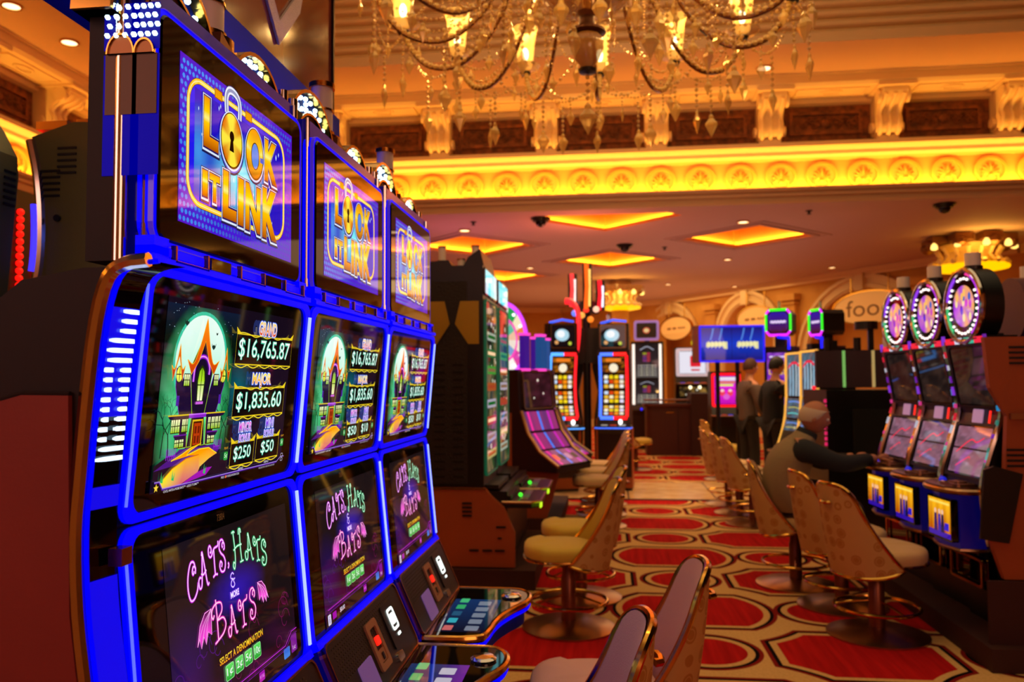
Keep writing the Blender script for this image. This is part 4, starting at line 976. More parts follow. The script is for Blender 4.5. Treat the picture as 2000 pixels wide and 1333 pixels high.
    # fan shaped toppers
    for cy, sc in ((-.17, 1.1), (.17, .86)):
        T = Matrix(((0, 0, 1, -.718 + XO), (1, 0, 0, cy), (0, 1, 0, 2.045), (0, 0, 0, 1)))
        ro, ri = .145 * sc, .098 * sc; n = 18
        arc = lambda r, sy=1: [(r * cos(pi - pi * i / n), r * sin(pi * i / n) * sy) for i in range(n + 1)]
        b = MB(T); b.ring(arc(ro + .006), arc(ro - .002), -.05, .012); b.ring(arc(ri + .003), arc(ri - .003), -.02, .010); b.objs('topper_rim', M['gold'], t)
        b = MB(T); b.prism(arc(ri)[::-1], -.05, .002); b.obj('topper_plate', M['bronze'], t)
        b = MB(T); b.ring(arc(ro), arc(ri), -.05, -.008); lc_ = b.obj('light_channel', M['navy'], t)
        b = MB(T)
        for i in range(14):
            for k in range(2 + i % 2):
                a = pi * (i + .5) / 14; r = ri + (ro - ri) * (.25 + .5 * k / (1 + i % 2)); b.sph((r * cos(a), r * sin(a), -.004), .0065, seg=6, rings=4)
        b.obj('led', M['led'], lc_, True)['kind'] = 'stuff'
    b = MB(); b.prism([(-.03, 2.05), (.03, 2.05), (.035, 2.13), (-.01, 2.15)], -.80 + XO, -.70 + XO, Matrix(((0, 0, 1, 0), (1, 0, 0, 0), (0, 1, 0, 0), (0, 0, 0, 1)))); b.obj('topper_wedge', M['bronze'], t)
    # service candle
    T = Matrix.Translation((-.79 + XO, .115, 0))
    b = MB(T); b.cyl(.050, 2.12, 2.19, seg=20); b.cyl(.035, 2.19, 2.205, seg=20); b.cyl(.033, 2.262, 2.268, seg=20); b.cyl(.036, 2.328, 2.342, seg=20); b.objs('candle_base', M['gold'], t, True)
    b = MB(T); b.cyl(.030, 2.205, 2.262, seg=20); b.cyl(.030, 2.268, 2.328, seg=20); b.objs('candle_lens', M['white'], t, True)
    if first:   # exposed end of the bank
        for cx_, rr_ in ((-.705, .028), (-.668, .022)):
            T = Matrix(((1, 0, 0, cx_ + XO), (0, 0, -1, -.306), (0, 1, 0, 1.985), (0, 0, 0, 1))); n = 12
            arc = lambda r: [(r * cos(pi - pi * i / n), r * sin(pi * i / n) * 1.4) for i in range(n + 1)]
            b = MB(T); b.box((0, -.045, .001), (rr_ * 1.75, .09, .002)); b.obj('topper_plate', mat('dim_bronze', '#4a3020', .4, .5), t)
            b = MB(T); b.prism(arc(rr_ - .007)[::-1], 0, .003); b.obj('topper_plate', M['bronze'], t)
            b = MB(T); b.ring(arc(rr_ - .006), arc(rr_ - .008), 0, .006); b.obj('topper_rim', M['gold'], t)
            b = MB(T); b.box((0, .042, 0), (rr_ * 2, .07, .001)); b.box((0, -.09, 0), (rr_ * 2, .18, .001)); b.objs('light_channel', mat('blue_lit_channel', '#04041c', .5, spec=.1, emit='#0000ff', es=.28), t)  # faint emission imitates blue light falling on the end plates
            b = MB(T)
            for j in range(4):
                for i in range(4): b.sph(((i - 1.5) * rr_ * .5 + (j % 2) * .004, .028 + j * .014, .004), .0042, seg=6, rings=4)
            b.obj('led', M['led'], t, True)['kind'] = 'stuff'
        tr = [(-.600, 1.664), (-.632, 1.660), (-.656, 1.642), (-.672, 1.585), (-.684, 1.48), (-.692, 1.38), (-.697, 1.30), (-.692, 1.20), (-.678, 1.10), (-.66, .98), (-.63, .8), (-.62, .4), (-.62, .02)]
        tr = [tuple(p) for p in spline([(p[0] + XO, p[1]) for p in tr], 3)]
        yo, yi = -.402, -.322
        b = MB(); b.add([(p[0], yo + .004, p[1]) for p in tr] + [(p[0] + .010, yi - .004, p[1]) for p in tr], [(i, i + 1, len(tr) + i + 1, len(tr) + i) for i in range(len(tr) - 1)]); b.obj('side_light_panel', M['gloss'], t, True)
        b = MB(); b.tube([(p[0], yo, p[1]) for p in tr], .010, seg=8, flat=1); b.obj('side_trim', M['chrome'], t, True)
        b = MB(); b.tube([(p[0] + .008, yo + .012, p[1]) for p in tr], .0035, seg=6); b.obj('side_light_line', M['blue'], t)
        rnd = random.Random(2)
        def at(z):
            for p, q in zip(tr, tr[1:]):
                if p[1] >= z >= q[1] and p[1] != q[1]: return p[0] + (q[0] - p[0]) * (p[1] - z) / (p[1] - q[1])
            return tr[-1][0]
        for nm, zs, mt_ in (('led_panel', (1.605, 1.455), 'bluedim'), ('led_panel', (1.36, 1.33), 'bluedim'), ('led_panel', (1.235, 1.0), 'blue')):
            b = MB(); z0, z1 = zs; N = 8
            b.add([(at(z) + .004, yo + .018, z) for z in [z0 + (z1 - z0) * i / N for i in range(N + 1)]] + [(at(z) + .0125, yi - .008, z) for z in [z0 + (z1 - z0) * i / N for i in range(N + 1)]], [(i, i + 1, N + 2 + i, N + 1 + i) for i in range(N)])
            b.obj(nm, mat('led_blue_field', '#000020', .3, emit='#0808ff', es=.8), t)
        b = MB()
        for i in range(16):
            z = 1.600 - i * .0135; k0 = .42 if i < 3 else (.1 if i == 3 else .06 * (i % 3)); segs = [(k0, 1)] if i < 6 or i > 13 else [(k0, .38), (.55 + .1 * rnd.random(), 1)]
            for a0, a1 in segs:
                n = 7; top, bot = [], []
                for j in range(n + 1):
                    a = a0 + (a1 - a0) * j / n; x = at(z) + .0055 + .0085 * a; y = yo + .018 + (yi - yo - .028) * a; hh = .0033 * (.35 + .65 * min(1, (j + rnd.random()) / 2.5)) * (1 if j < n else .9)
                    top.append((x + .001, y - .001, z + hh)); bot.append((x + .001, y - .001, z - hh))
                b.add(top + bot, [(j, j + 1, n + 2 + j, n + 1 + j) for j in range(n)])
        for i in range(5):
            z = 1.08 - i * .014; b.add([(at(z) + .006, yo + .02, z), (at(z) + .0145, yi - .010, z + .002), (at(z) + .0145, yi - .010, z - .003), (at(z) + .006, yo + .02, z - .002)], [(0, 1, 2, 3)])
        b.obj('led_dash', M['dash'], t)['kind'] = 'stuff'
        b = MB(); b.box((-.672 + XO, -.340, 1.262), (.02, .025, .024)); b.obj('side_clasp', M['copper'], t)
        sh = [(-.655, 1.655), (-.69, 1.655), (-.78, 1.640), (-.865, 1.575), (-1.02, 1.40), (-1.02, .9), (-.70, 1.28), (-.695, 1.40), (-.672, 1.60)]
        b = MB(); b.prism([wx(p) for p in sh], .315, .405, Rs); b.obj('end_shell', M['shell'], t)
        mp_ = [(-.703, 1.485), (-.77, 1.486), (-.80, 1.478), (-.86, 1.425), (-1.02, 1.27), (-1.02, 0), (-.62, 0), (-.63, .8), (-.66, .95), (-.695, 1.2)]
        b = MB(); b.prism([wx(p) for p in mp_], .405, .413, Rs); b.obj('end_panel', M['maroon'], t)
        b = MB(); b.tube([(p[0] + XO, -.409, p[1] + .002) for p in mp_[:5]], .004, seg=6); b.obj('panel_seam', M['shell'], t)
    return t
_lp, _h1, _h2, _cp = logo_pic(), house_pic('$250', '$50'), house_pic('$50', '$10'), cats_pic()
def pmesh(P, m_=None):
    o = P.obj('screen_picture', m_ or SCR, None, Matrix.Identity(4)); me = o.data; bpy.data.objects.remove(o); return me
_lp, _h1, _h2, _cp = pmesh(_lp), pmesh(_h1), pmesh(_h2), pmesh(_cp)
near_machine(1.402, 'nearest of the three blue edged slot machines, beside the maroon end panel', True, dict(logo=_lp, house=_h1, cats=_cp, deck=1))
near_machine(2.055, 'middle of the three blue edged slot machines with padlock logo screens', False, dict(logo=_lp, house=_h2, cats=_cp, deck=1))
near_machine(2.708, 'farthest of the three blue edged slot machines, next to the tall black machines', False, dict(logo=_lp, house=_h2, cats=_cp, deck=0))

# glass sign that stands over the near bank
t = thing('overhead_sign', 'large smoked glass sign with silver shield outline above the near slot bank', 'sign', (-1.05, 1.9, 2.5))
b = MB(); b.box((0, 0, .65), (.03, 2.08, 1.25)); b.obj('glass_panel', mat('smoked_glass', '#6a2818', .10, .0, spec=1.0, var='#8a3a26', vscale=3), t)
b = MB(); b.box((0, 1.045, .60), (.05, .012, 1.42)); b.box((0, 0, .01), (.05, 2.1, .03)); b.objs('sign_frame', M['black'], t)
b = MB(Matrix(((0, 0, 1, .017), (1, 0, 0, .53), (0, 1, 0, .42), (0, 0, 0, 1))))
sh = [(0, -.46 + .0), (.17, -.28), (.25, -.05), (.25, .30), (0, .38), (-.25, .30), (-.25, -.05), (-.17, -.28)]
sh = [(p[0], p[1] + .12) for p in sh]; b.ring([(p[0] * 1.0, p[1]) for p in sh], [(p[0] * .80, p[1] * .80 + .01) for p in sh], 0, .008)
b.obj('shield_outline', mat('silver_mesh', '#b8a8a8', .3, .8, bump=1.0, bscale=260), t)
area('sign_base_fill', (-.80, 1.95, 2.20), (0, radians(100), 0), .06, 1.8, 5, (.02, .12, 1.0))  # added blue lamp that tints the sign base and toppers
b = MB(); b.box((-.0, 0, -.12), (.10, 2.08, .24)); b.obj('sign_base', M['navy'], t)
b = MB(); b.box((-.06, .3, -1.75), (.05, 1.3, 1.5)); b.obj('bank_spine', M['black'], t)
b = MB(); b.box((-.06, .15, -.62), (.04, .05, .8)); b.box((-.06, .9, -.62), (.04, .05, .8)); b.objs('sign_post', M['black'], t)

# ------------------------------------------------------------------ other slot machines
def mosaic(seed, w, h, cols, nx=10, ny=14, dark=.25, icons=6):
    rnd = random.Random(seed); P = Pic(); ph = [rnd.uniform(0, 6) for _ in range(6)]; cc = [rgb(c) for c in cols]
    def f(x, y):
        a = .5 + .5 * sin(x / w * 9 + ph[0] + 2 * sin(y / h * 7 + ph[1])); k = int((.5 + .5 * sin(y / h * 11 + ph[2] + x / w * 4)) * 2.99 + len(cc) * .0) % len(cc)
        c = lerp(cc[k], cc[(k + 1) % len(cc)], a); return tuple(v * (dark + (1 - dark) * (.5 + .5 * sin(x / w * 21 + ph[3]) * cos(y / h * 25 + ph[4]))) for v in c)
    P.grid(-w / 2, -h / 2, w / 2, h / 2, nx * 2, ny * 2, f)
    for i in range(icons):
        x, y = rnd.uniform(-.36, .36) * w, rnd.uniform(-.42, .42) * h; r = rnd.uniform(.05, .10) * w
        P.ell(x, y, r * 1.2, r * 1.2, '#100808', 12); P.ell(x, y, r, r, rnd.choice(cols), 12); P.ell(x + r * .2, y + r * .2, r * .4, r * .4, '#fff8e0', 10)
    return P
def bars(P, x0, x1, y, n, cols, w):   # rows of lit cells
    for i in range(n):
        a = x0 + (x1 - x0) * (i + .12) / n; b_ = x0 + (x1 - x0) * (i + .88) / n; P.poly(rrect(b_ - a, w, min(w, b_ - a) * .25, 2, (a + b_) / 2, y), cols[i % len(cols)])
def candle(parent, x, y, z, s=1.0, lit=False):
    T = Matrix.Translation((x, y, z))
    b = MB(T); b.cyl(.035 * s, 0, .03 * s, seg=14); b.objs('candle_base', M['dark'], parent, True)
    b = MB(T); b.cyl(.030 * s, .03 * s, .13 * s, seg=14); b.objs('candle_lens', M['white'], parent, True)
    b = MB(T); b.cyl(.033 * s, .13 * s, .142 * s, seg=14); b.obj('candle_cap', M['steel'], parent, True)
RS = Matrix(((1, 0, 0, 0), (0, 0, -1, 0), (0, 1, 0, 0), (0, 0, 0, 1)))
def cabinet(t, prof, W, back, mt, name='cabinet', y0=None, y1=None):
    """prof: front line (x, z) from the floor upward"""
    pts = [(back, prof[0][1])] + list(prof) + [(back, prof[-1][1])]
    b = MB(); b.prism(pts, -W / 2 if y0 is None else -y1, W / 2 if y1 is None else -y0, RS); return b.obj(name, mt, t)
def scr(t, a, c, w, pic, rim=None, glassm=None, name='screen', m_=None, pad=.02, rimw=.03, off=.004):
    Mx, h = panel(a[0], a[1], c[0], c[1], 0, off)
    b = MB(Mx); b.prism(rrect(w, h - .01, min(w, h) * .08), -.02, .004); gl_ = b.obj(name + '_glass', M['gloss'], t)
    if rim is not None:
        b = MB(Mx); b.ring(rrect(w + rimw, h - .01 + rimw, min(w, h) * .10), rrect(w - .002, h - .012, min(w, h) * .08), -.022, .012); b.obj(name + '_rim', rim, t)
    if pic is not None:
        P = pic(w - pad, h - .01 - pad); o = P.obj(name + '_picture', m_ or SCR, gl_, Mx @ Matrix.Translation((0, 0, .0048)))
    return Mx, h
def deckpart(t, x0, x1, z, W, edge, light=None, buttons=5, cols=('#d0c8c0',), name='deck'):
    pts = [(x0, -W / 2), (x1 - .06, -W / 2), (x1, -W / 2 + .09), (x1, W / 2 - .09), (x1 - .06, W / 2), (x0, W / 2)]
    b = MB(); b.prism(pts, z - .05, z); b.obj(name, M['dark'], t)
    b = MB(); b.tube([(p[0], p[1], z - .008) for p in pts], .011, seg=6); b.obj(name + '_edge', edge, t, True)
    if light is not None: b = MB(); b.tube([(p[0] + .003, p[1], z - .03) for p in pts], .009, seg=6); b.obj(name + '_light', light, t, True)
    for i in range(buttons):
        b = MB(); b.box((x0 + (x1 - x0) * .55, -W / 2 + W * (i + 1) / (buttons + 1), z + .006), (.05, W / (buttons + 1) * .7, .012)); b.obj('button', glow(cols[i % len(cols)], .5), t)

# --- right hand bank: three machines with round toppers
def round_machine():
    t = thing('slot_machine', '', 'slot machine', (0, 0, 0), 0, 'slot machines with round lit toppers')
    prof = [(.33, 0), (.33, .30), (.40, .42), (.44, .60), (.47, .90), (.42, 1.10), (.355, 1.30), (.38, 1.50), (.42, 1.72)]
    cabinet(t, prof, .50, .02, M['black'])
    
    for s in (-1, 1):
        b = MB(); b.tube([tuple(p) for p in spline([(p[0] + .012, s * .235, p[1]) for p in prof[3:]], 4)], .016, seg=6); b.objs('chrome_edge', M['chrome'], t, True)
        rnd = random.Random(6 + s)
        cols = ['#ff20c0', '#20a0e0', '#ff2040', '#e0e0f0', '#c040ff', '#e0a020', '#a040ff', '#ff40a0', '#209080', '#8020c0']
        for i in range(11):
            z = .95 + i * .075; z1 = z + rnd.uniform(.02, .055)
            def at(z):
                for p, q in zip(prof, prof[1:]):
                    if p[1] <= z <= q[1]: return p[0] + (q[0] - p[0]) * (z - p[1]) / (q[1] - p[1] + 1e-9)
                return prof[-1][0]
            b = MB(); b.tube([(at(z) + .022, s * .235, z), (at(z1) + .022, s * .235, z1)], .010, seg=6); b.obj('light_chip', glow(rnd.choice(cols), .6), t)
    scr(t, (.362, 1.34), (.418, 1.69), .40, lambda w, h: mosaic(3, w, h, ['#1c1414', '#3a2a24', '#241a18'], 4, 6, .6, 0), M['dark'], name='upper_screen')
    scr(t, (.455, .945), (.372, 1.235), .40, lambda w, h: mosaic(9, w, h, ['#8a5a6a', '#a07088', '#705060'], 6, 8, .75, 0), M['dark'], name='lower_screen')
    Mx, h = panel(.425, 1.70, .43, 1.735, 0, .006)
    for i, c in enumerate(('#ff2030', '#e0e8ff', '#40c0a0', '#ff2040')): b = MB(Mx); b.box((-.17 + i * .11, 0, 0), (.09, .035, .01)); b.obj('top_light', glow(c, .9), t)
    Mx, h = panel(.372, 1.24, .358, 1.33, 0, .004)
    b = MB(Mx); b.prism(rrect(.11, .08, .01), 0, .006); b.obj('card_display', mat('card_display', '#b090a8', .3, emit='#c090b8', es=.5), t)
    b = MB(Mx); b.box((.13, 0, .004), (.012, .07, .006)); b.obj('indicator', glow('#ff2010', 1.5), t)
    P = Pic(); P.stroke([(-.15, -.02), (-.02, .06), (.05, .05), (.12, .08)], .008, '#ff3050', 4); P.stroke([(-.12, -.10), (.0, -.04), (.02, -.05)], .006, '#ff3050', 4)
    Mx, h = panel(.455, .945, .372, 1.235, 0, .0095); P.obj('screen_sketch', SCR, t, Mx)
    # deck with a rounded front and a picture box below
    pts = [tuple(p)[:2] for p in spline([(.40, -.22, 0), (.56, -.20, 0), (.625, -.12, 0), (.64, 0, 0), (.625, .12, 0), (.56, .20, 0), (.40, .22, 0)], 4)]
    b = MB(); b.prism(pts, .865, .905); b.obj('deck', mat('bronze_deck', '#6a4028', .25, .8), t)
    b = MB(); b.tube([(p[0], p[1], .885) for p in pts], .014, seg=6); b.obj('deck_edge', M['steel'], t, True)
    b = MB(); b.prism(rrect(.13, .2, .03, 3, .52, .05), .905, .918); b.prism(rrect(.07, .1, .02, 3, .52, .05), .918, .926); b.obj('button_pad', M['steel'], t)
    b = MB(); b.sph((.50, -.17, .905), .022); b.obj('joystick_button', glow('#1020d0', .8), t, True)
    bx = [(.40, -.175), (.565, -.155), (.60, 0), (.565, .155), (.40, .175)]
    b = MB(); b.prism(bx, .56, .865); b.obj('belly_box', mat('blue_box', '#1a1468', .3, emit='#1010a0', es=.12), t)
    b = MB(); b.tube([(p[0], p[1], .56) for p in bx], .012, seg=6); b.obj('belly_trim', M['steel'], t, True)
    def belly(w, h):
        P = Pic(); P.grid(-w / 2, -h / 2, w / 2, h / 2, 16, 16, lambda x, y: lerp(rgb('#b04000'), rgb('#ffb818'), max(0, min(1, .5 + y / h + .4 * sin(x / w * 20) * .5))))
        P.rect(-w / 2, -h / 2, w / 2, -h / 2 + h * .14, '#3010a0')
        for x, c in ((-.18, '#201060'), (.0, '#3020a0'), (.14, '#181040')):
            P.poly([(x * w - w * .08, -h * .38), (x * w + w * .08, -h * .38), (x * w + w * .05, h * .10), (x * w - w * .05, h * .10)], c); P.ell(x * w, h * .16, w * .05, h * .07, '#f0c0a0', 12)
        P.poly([(.2 * w, -.3 * h), (.42 * w, -.3 * h), (.42 * w, -.1 * h), (.24 * w, -.1 * h)], '#2818c0'); P.rect(-.46 * w, .38 * h, .46 * w, .44 * h, '#ffe060')
        return P
    T, h = panel(.60, .60, .60, .83, 0, .0); 
    b = MB(T); b.prism(rrect(.29, .235, .012), -.05, .003); b.obj('belly_glass', M['gloss'], t)
    belly(.26, .21).obj('belly_picture', SCR, t, T @ Matrix.Translation((0, 0, .0035)))
    b = MB(); b.box((.425, 0, .45), (.05, .42, .20)); b.obj('foot_door', M['gloss'], t)
    b = MB(T @ Matrix.Translation((0, -.28, -.14))); b.ring(rrect(.36, .16, .02), rrect(.33, .13, .02), 0, .01); b.obj('door_trim', M['gold'], t)
    # round topper
    T = Matrix(((0, 0, 1, .43), (1, 0, 0, 0), (0, 1, 0, 1.915), (0, 0, 0, 1)))
    b = MB(T); b.cyl(.215, -.115, -.012, seg=36); b.obj('topper_drum', M['black'], t, True)
    b = MB(T); b.tube([(.207 * cos(a), .207 * sin(a), 0) for a in [2 * pi * i / 36 for i in range(36)]], .017, seg=8, closed=True); b.obj('topper_ring', M['chrome'], t, True)
    b = MB(T); b.cyl(.19, -.02, 0, seg=36); b.obj('topper_face', M['gloss'], t, True)
    P = Pic(); n = 30; P.raw([(0, 0)] + circ(.12, n), [(0, i + 1, (i + 1) % n + 1) for i in range(n)], lambda x, y: lerp(rgb('#ffb050'), rgb('#a020e0'), .5 + .5 * sin(x * 40 + y * 25)))
    rnd = random.Random(12)
    for k in range(14): x, y = rnd.uniform(-.09, .09), rnd.uniform(-.09, .09); P.ell(x * .9, y * .9, .015, .024, rnd.choice(['#ffc060', '#6020d0', '#201030', '#ffe0a0', '#d040c0', '#3060c0']), 12)
    P.obj('topper_picture', SCR, t, T @ Matrix.Translation((0, 0, .001)))
    b = MB(T); k = 0
    for a0, a1 in ((70, 110), (140, 215), (-35, 40), (250, 290), (225, 240), (300, 315)):
        for a in range(a0, a1, 13): a_ = radians(a); b.sph((.158 * cos(a_), .158 * sin(a_), .004), .0085, seg=6, rings=4)
    b.objs('topper_bulb', glow('#ffe8e0', 2.0), t, True)
    for a0, a1, c in ((-60, 60, '#c020f0'), (120, 175, '#a040ff'), (180, 230, '#40d080'), (62, 85, '#ff30a0')):
        b = MB(T); b.tube([(.184 * cos(radians(a)), .184 * sin(radians(a)), .003) for a in range(a0, a1 + 1, 8)], .008, seg=5); b.obj('colour_arc', glow(c, .9), t)
    b = MB(); b.box((.33, 0, 1.735), (.16, .14, .04)); b.box((.33, 0, 1.73), (.22, .3, .02)); b.obj('topper_neck', M['dark'], t)
    T = Matrix.Translation((.37, 0, 2.115)); b = MB(T); b.cyl(.05, 0, .03, seg=14); b.objs('candle_base', M['black'], t, True); b = MB(T); b.cyl(.042, .03, .105, seg=14); b.objs('candle_lens', M['white'], t, True)
    return t
RXr = 2.465
rm = round_machine(); rm.location = (RXr, 4.92, 0); rm.rotation_euler = (0, 0, pi + .06); rm['label'] = 'nearest round topped slot machine of the right bank, beside the orange end panel'
dup(rm, (RXr, 5.47, 0), pi + .06, 'middle of the three slot machines with round lit toppers at the right')
dup(rm, (RXr, 6.02, 0), pi + .06, 'round topped slot machine the seated white haired man is playing')
# bank furniture at the right
t = thing('machine_bank', 'orange laminate end panel and plinth of the right slot bank', 'cabinet', (2.67, 5.55, 0))
b = MB(); ep = [(-.62, .45), (.75, .45), (.75, 1.72), (-.68, 1.72), (-.66, 1.45), (-.58, 1.30), (-.60, 1.0), (-.70, .70)]
b.prism(ep[::-1], .96, 1.0, RS); b.obj('end_panel', M['orange'], t)
b = MB(); b.box((.42, 0, .9), (.70, 1.9, 1.6)); b.obj('bank_core', M['black'], t)
b = MB(); b.box((.45, 0, .28), (.76, 1.9, .34)); b.obj('bank_base', M['black'], t)
b = MB(); b.box((.14, 0, .06), (1.76, 2.2, .12)); b.obj('plinth', M['plinth'], t)
b = MB(); b.box((.04, -1.01, .28), (1.5, .02, .33)); b.obj('kick_panel', M['plinth'], t)
b = MB()
for x, z in ((-.50, 1.58), (-.53, 1.04), (-.46, .53), (-.1, 1.58)):
    for i in range(4): b.box((x, -1.003, z + i * .028), (.12, .006, .012))
b.objs('vent_slot', M['black'], t)
b = MB(); b.prism([(-.74, .66), (-.60, .64), (-.52, 1.00), (-.66, 1.04), (-.71, 1.02)], 1.0, 1.02, RS); b.objs('cable_cover', M['black'], t)
b = MB(); b.box((-.52, -1.012, 1.30), (.1, .02, .03)); b.obj('panel_lock', M['steel'], t)
# machine of the far side of that bank, seen from behind
t = thing('slot_machine', 'dark backside of a round topped slot machine at the right edge', 'slot machine', (2.68, 5.7, 0))
b = MB(Matrix(((0, 0, 1, 0), (1, 0, 0, 0), (0, 1, 0, 1.95), (0, 0, 0, 1)))); b.cyl(.215, -.02, .19, seg=32); b.obj('topper_drum', mat('drum_back', '#5a2c3a', .5), t, True)
b = MB(); b.box((.10, 0, 1.735), (.2, .2, .07)); b.obj('topper_neck', M['black'], t)
b = MB(); b.cyl(.045, 2.14, 2.24, Matrix.Translation((.1, 0, 0)), seg=14); b.objs('candle_lens', M['white'], t, True)
b = MB(); b.sph((.1, -.12, 1.75), .03); b.obj('blue_light', glow('#2040ff', 1.2), t, True)
t['label'] = 'dark backside of a round topper at the right edge, behind the orange panel'

# --- row of dark screens and black cabinet beyond
t = thing('slot_machine', 'black cabinet seen from behind with three dark panels on top', 'slot machine', (2.42, 8.2, 0))
b = MB(); b.box((.05, .1, .70), (.88, .9, 1.40)); b.obj('cabinet', M['black'], t)
b = MB(); b.box((.0, -.36, 1.0), (.32, .02, .45)); b.obj('recess', mat('deep_black', '#040303', .9), t)
for i in range(3):
    b = MB(); b.box((-.30 + i * .27, -.1, 1.60), (.24, .05, .36)); b.obj('back_panel', mat('plum_panel', '#3a2434', .5), t)
    b = MB(); b.box((-.165 + i * .27, -.13, 1.60), (.022, .02, .35)); b.obj('edge_light', glow(('#80c060', '#c0a060', '#c04060')[i], .8), t)
    b = MB(); b.cyl(.035, 1.78, 1.90, Matrix.Translation((-.30 + i * .27, -.1, 0)), 12); b.objs('candle_lens', (M['dark'], M['dark'], M['white'])[i], t, True)
b = MB(); b.cyl(.11, 2.0, 2.08, Matrix.Translation((.18, .3, 0)), 18); b.box((.22, .3, 1.85), (.05, .04, .4)); b.obj('lamp_post', M['black'], t)
b = MB(); b.sph((-.44, -.1, 1.42), .02); b.obj('red_light', glow('#ff2030', 1.4), t)
b = MB()
for i in range(9): b.box((-.405, -.355, .9 + i * .05), (.02, .02, .03))
b.objs('side_light', glow('#e02060', 1.0), t)

# --- tall machines with yellow edges
def tall_machine():
    t = thing('slot_machine', '', 'slot machine', (0, 0, 0), 0, 'tall slot machines with yellow edged screens')
    prof = [(.25, 0), (.28, .55), (.42, .66), (.38, .80), (.30, 1.05), (.27, 1.35), (.27, 1.82)]
    cabinet(t, prof, .52, -.1, M['black'])
    pts = [(.42, .66), (.35, .85), (.30, 1.05), (.275, 1.3), (.27, 1.80)]
    for i in range(4):
        a, c = pts[i], pts[i + 1]
        def pc(w, h, i=i):
            P = mosaic(20 + i, w, h, ['#406a78', '#786a70', '#507a90', '#3a4450'], 6, 4, .5, 2 if i < 2 else 0)
            if i == 3:
                for x in (-.3, -.1, .12, .3): P.stroke([(x * w, -h * .5), (x * w + .01, 0), (x * w, h * .3)], w * .07, '#a0c8e0' if x != .12 else '#c0d0d8', 4)
                P.stroke([(-w * .4, h * .18), (-w * .2, h * .28), (w * .1, h * .30), (w * .35, h * .22)], h * .06, '#f02848', 5)
            else:
                for k in range(3): P.stroke([(-w * .4, -h * .3 + k * h * .3), (0, -h * .25 + k * h * .3), (w * .4, -h * .3 + k * h * .3)], h * .05, ['#60d8d0', '#c8c060', '#70a0ff'][k], 3)
            return P
        scr(t, a, c, .44, pc, None, name='screen')
    for s in (-1, 1):
        b = MB(); b.tube([tuple(p) for p in spline([(p[0] + .012, s * .24, p[1]) for p in pts], 3)], .014, seg=6); b.obj('edge_light', glow('#ffb040', 1.1), t, True)
    b = MB(); b.tube([(.282, -.24, 1.80), (.282, .24, 1.80)], .012, seg=6); b.obj('edge_light', MATS['glow_ffb040_11'], t)
    deckpart(t, .30, .55, .70, .5, M['steel'], None, 4, ('#30c0c0', '#8090a0'))
    b = MB(); b.box((.05, 0, 1.85), (.10, .14, .12)); b.objs('candle_lens', M['dark'], t)
    return t
tm = tall_machine(); tm.location = (2.40, 8.9, 0); tm.rotation_euler = (0, 0, pi + .12); tm['label'] = 'right hand tall machine with yellow edged screen behind the seated man'
dup(tm, (2.40, 9.6, 0), pi + .16, 'left hand tall machine with yellow edged screen and red arc behind the seated man')

# --- purple machines with six sided lit toppers
def hex_machine():
    t = thing('slot_machine', '', 'slot machine', (0, 0, 0), 0, 'purple slot machines with six sided toppers')
    prof = [(.25, 0), (.28, .7), (.42, .85), (.34, 1.1), (.30, 1.4), (.28, 2.0)]
    cabinet(t, prof, .60, -.15, mat('violet_black', '#1c0c20', .4))
    def pu(w, h):
        P = mosaic(31, w, h, ['#5818a0', '#8a30c8', '#a858d0'], 6, 8, .7, 5)
        for i in range(3): P.poly(rrect(w * .26, h * .20, .01, 2, (-.3 + .3 * i) * w, -h * .1), '#e8b050'); P.poly(rrect(w * .16, h * .12, .01, 2, (-.3 + .3 * i) * w, -h * .1), '#7020a0')
        P.stroke([((-.4 + .08 * i) * w, h * (.36 + .02 * (i % 2))) for i in range(11)], h * .05, '#f0d8ff', 0); return P
    scr(t, (.30, 1.42), (.285, 1.92), .5, pu, None, name='upper_screen')
    scr(t, (.40, .90), (.305, 1.36), .5, pu, mat('violet_rim', '#8030c0', .3, emit='#8020f0', es=.8), name='lower_screen')
    deckpart(t, .32, .60, .86, .6, M['steel'], None, 4, ('#20d0c0', '#e0e0e0'))
    hexp = [(.30, .0), (.22, .18), (-.22, .18), (-.30, 0), (-.22, -.18), (.22, -.18)]
    hexp = [(.24, .13), (.17, .19), (-.17, .19), (-.24, .13), (-.24, -.13), (-.17, -.19), (.17, -.19), (.24, -.13)]
    T = Matrix(((0, 0, 1, .32), (1, 0, 0, 0), (0, 1, 0, 2.36), (0, 0, 0, 1)))
    b = MB(T); b.prism(hexp[::-1], -.5, -.02); b.obj('topper_body', M['black'], t)
    P = Pic(); P.poly([(p[0] * .8, p[1] * .8) for p in hexp], vgrad(-.15, .15, [(0, '#501828'), (.5, '#6030a0'), (1, '#3018a0')])); P.stroke([(-.15 + .03 * i, .015 * (i % 2)) for i in range(11)], .035, '#f0d8ff', 0); P.obj('topper_picture', SCR, t, T)
    for i in range(8):
        a, c = hexp[i], hexp[(i + 1) % 8]; b = MB(T); b.tube([(a[0], a[1], 0), (c[0], c[1], 0)], .020, seg=6); b.obj('edge_light', glow('#30e820' if i in (1, 3, 7, 4) and i % 2 else '#e020f0', 1.6), t, True)
    b = MB(); b.tube([(.31, .20, 1.95), (.31, .20, 2.12), (.31, -.02, 2.15)], .028, seg=6); b.obj('blue_stem', glow('#1018ff', 1.6), t, True)
    b = MB(); b.box((.1, 0, 2.08), (.2, .2, .2)); b.obj('topper_neck', M['black'], t)
    candle(t, .2, 0, 2.56, .9)
    return t
hm = hex_machine(); hm.scale = (.75, .75, 1); hm.location = (2.66, 12.7, 0); hm.rotation_euler = (0, 0, -pi / 2 - .45); hm['label'] = 'purple slot machine with green and magenta edged topper, behind the standing men'
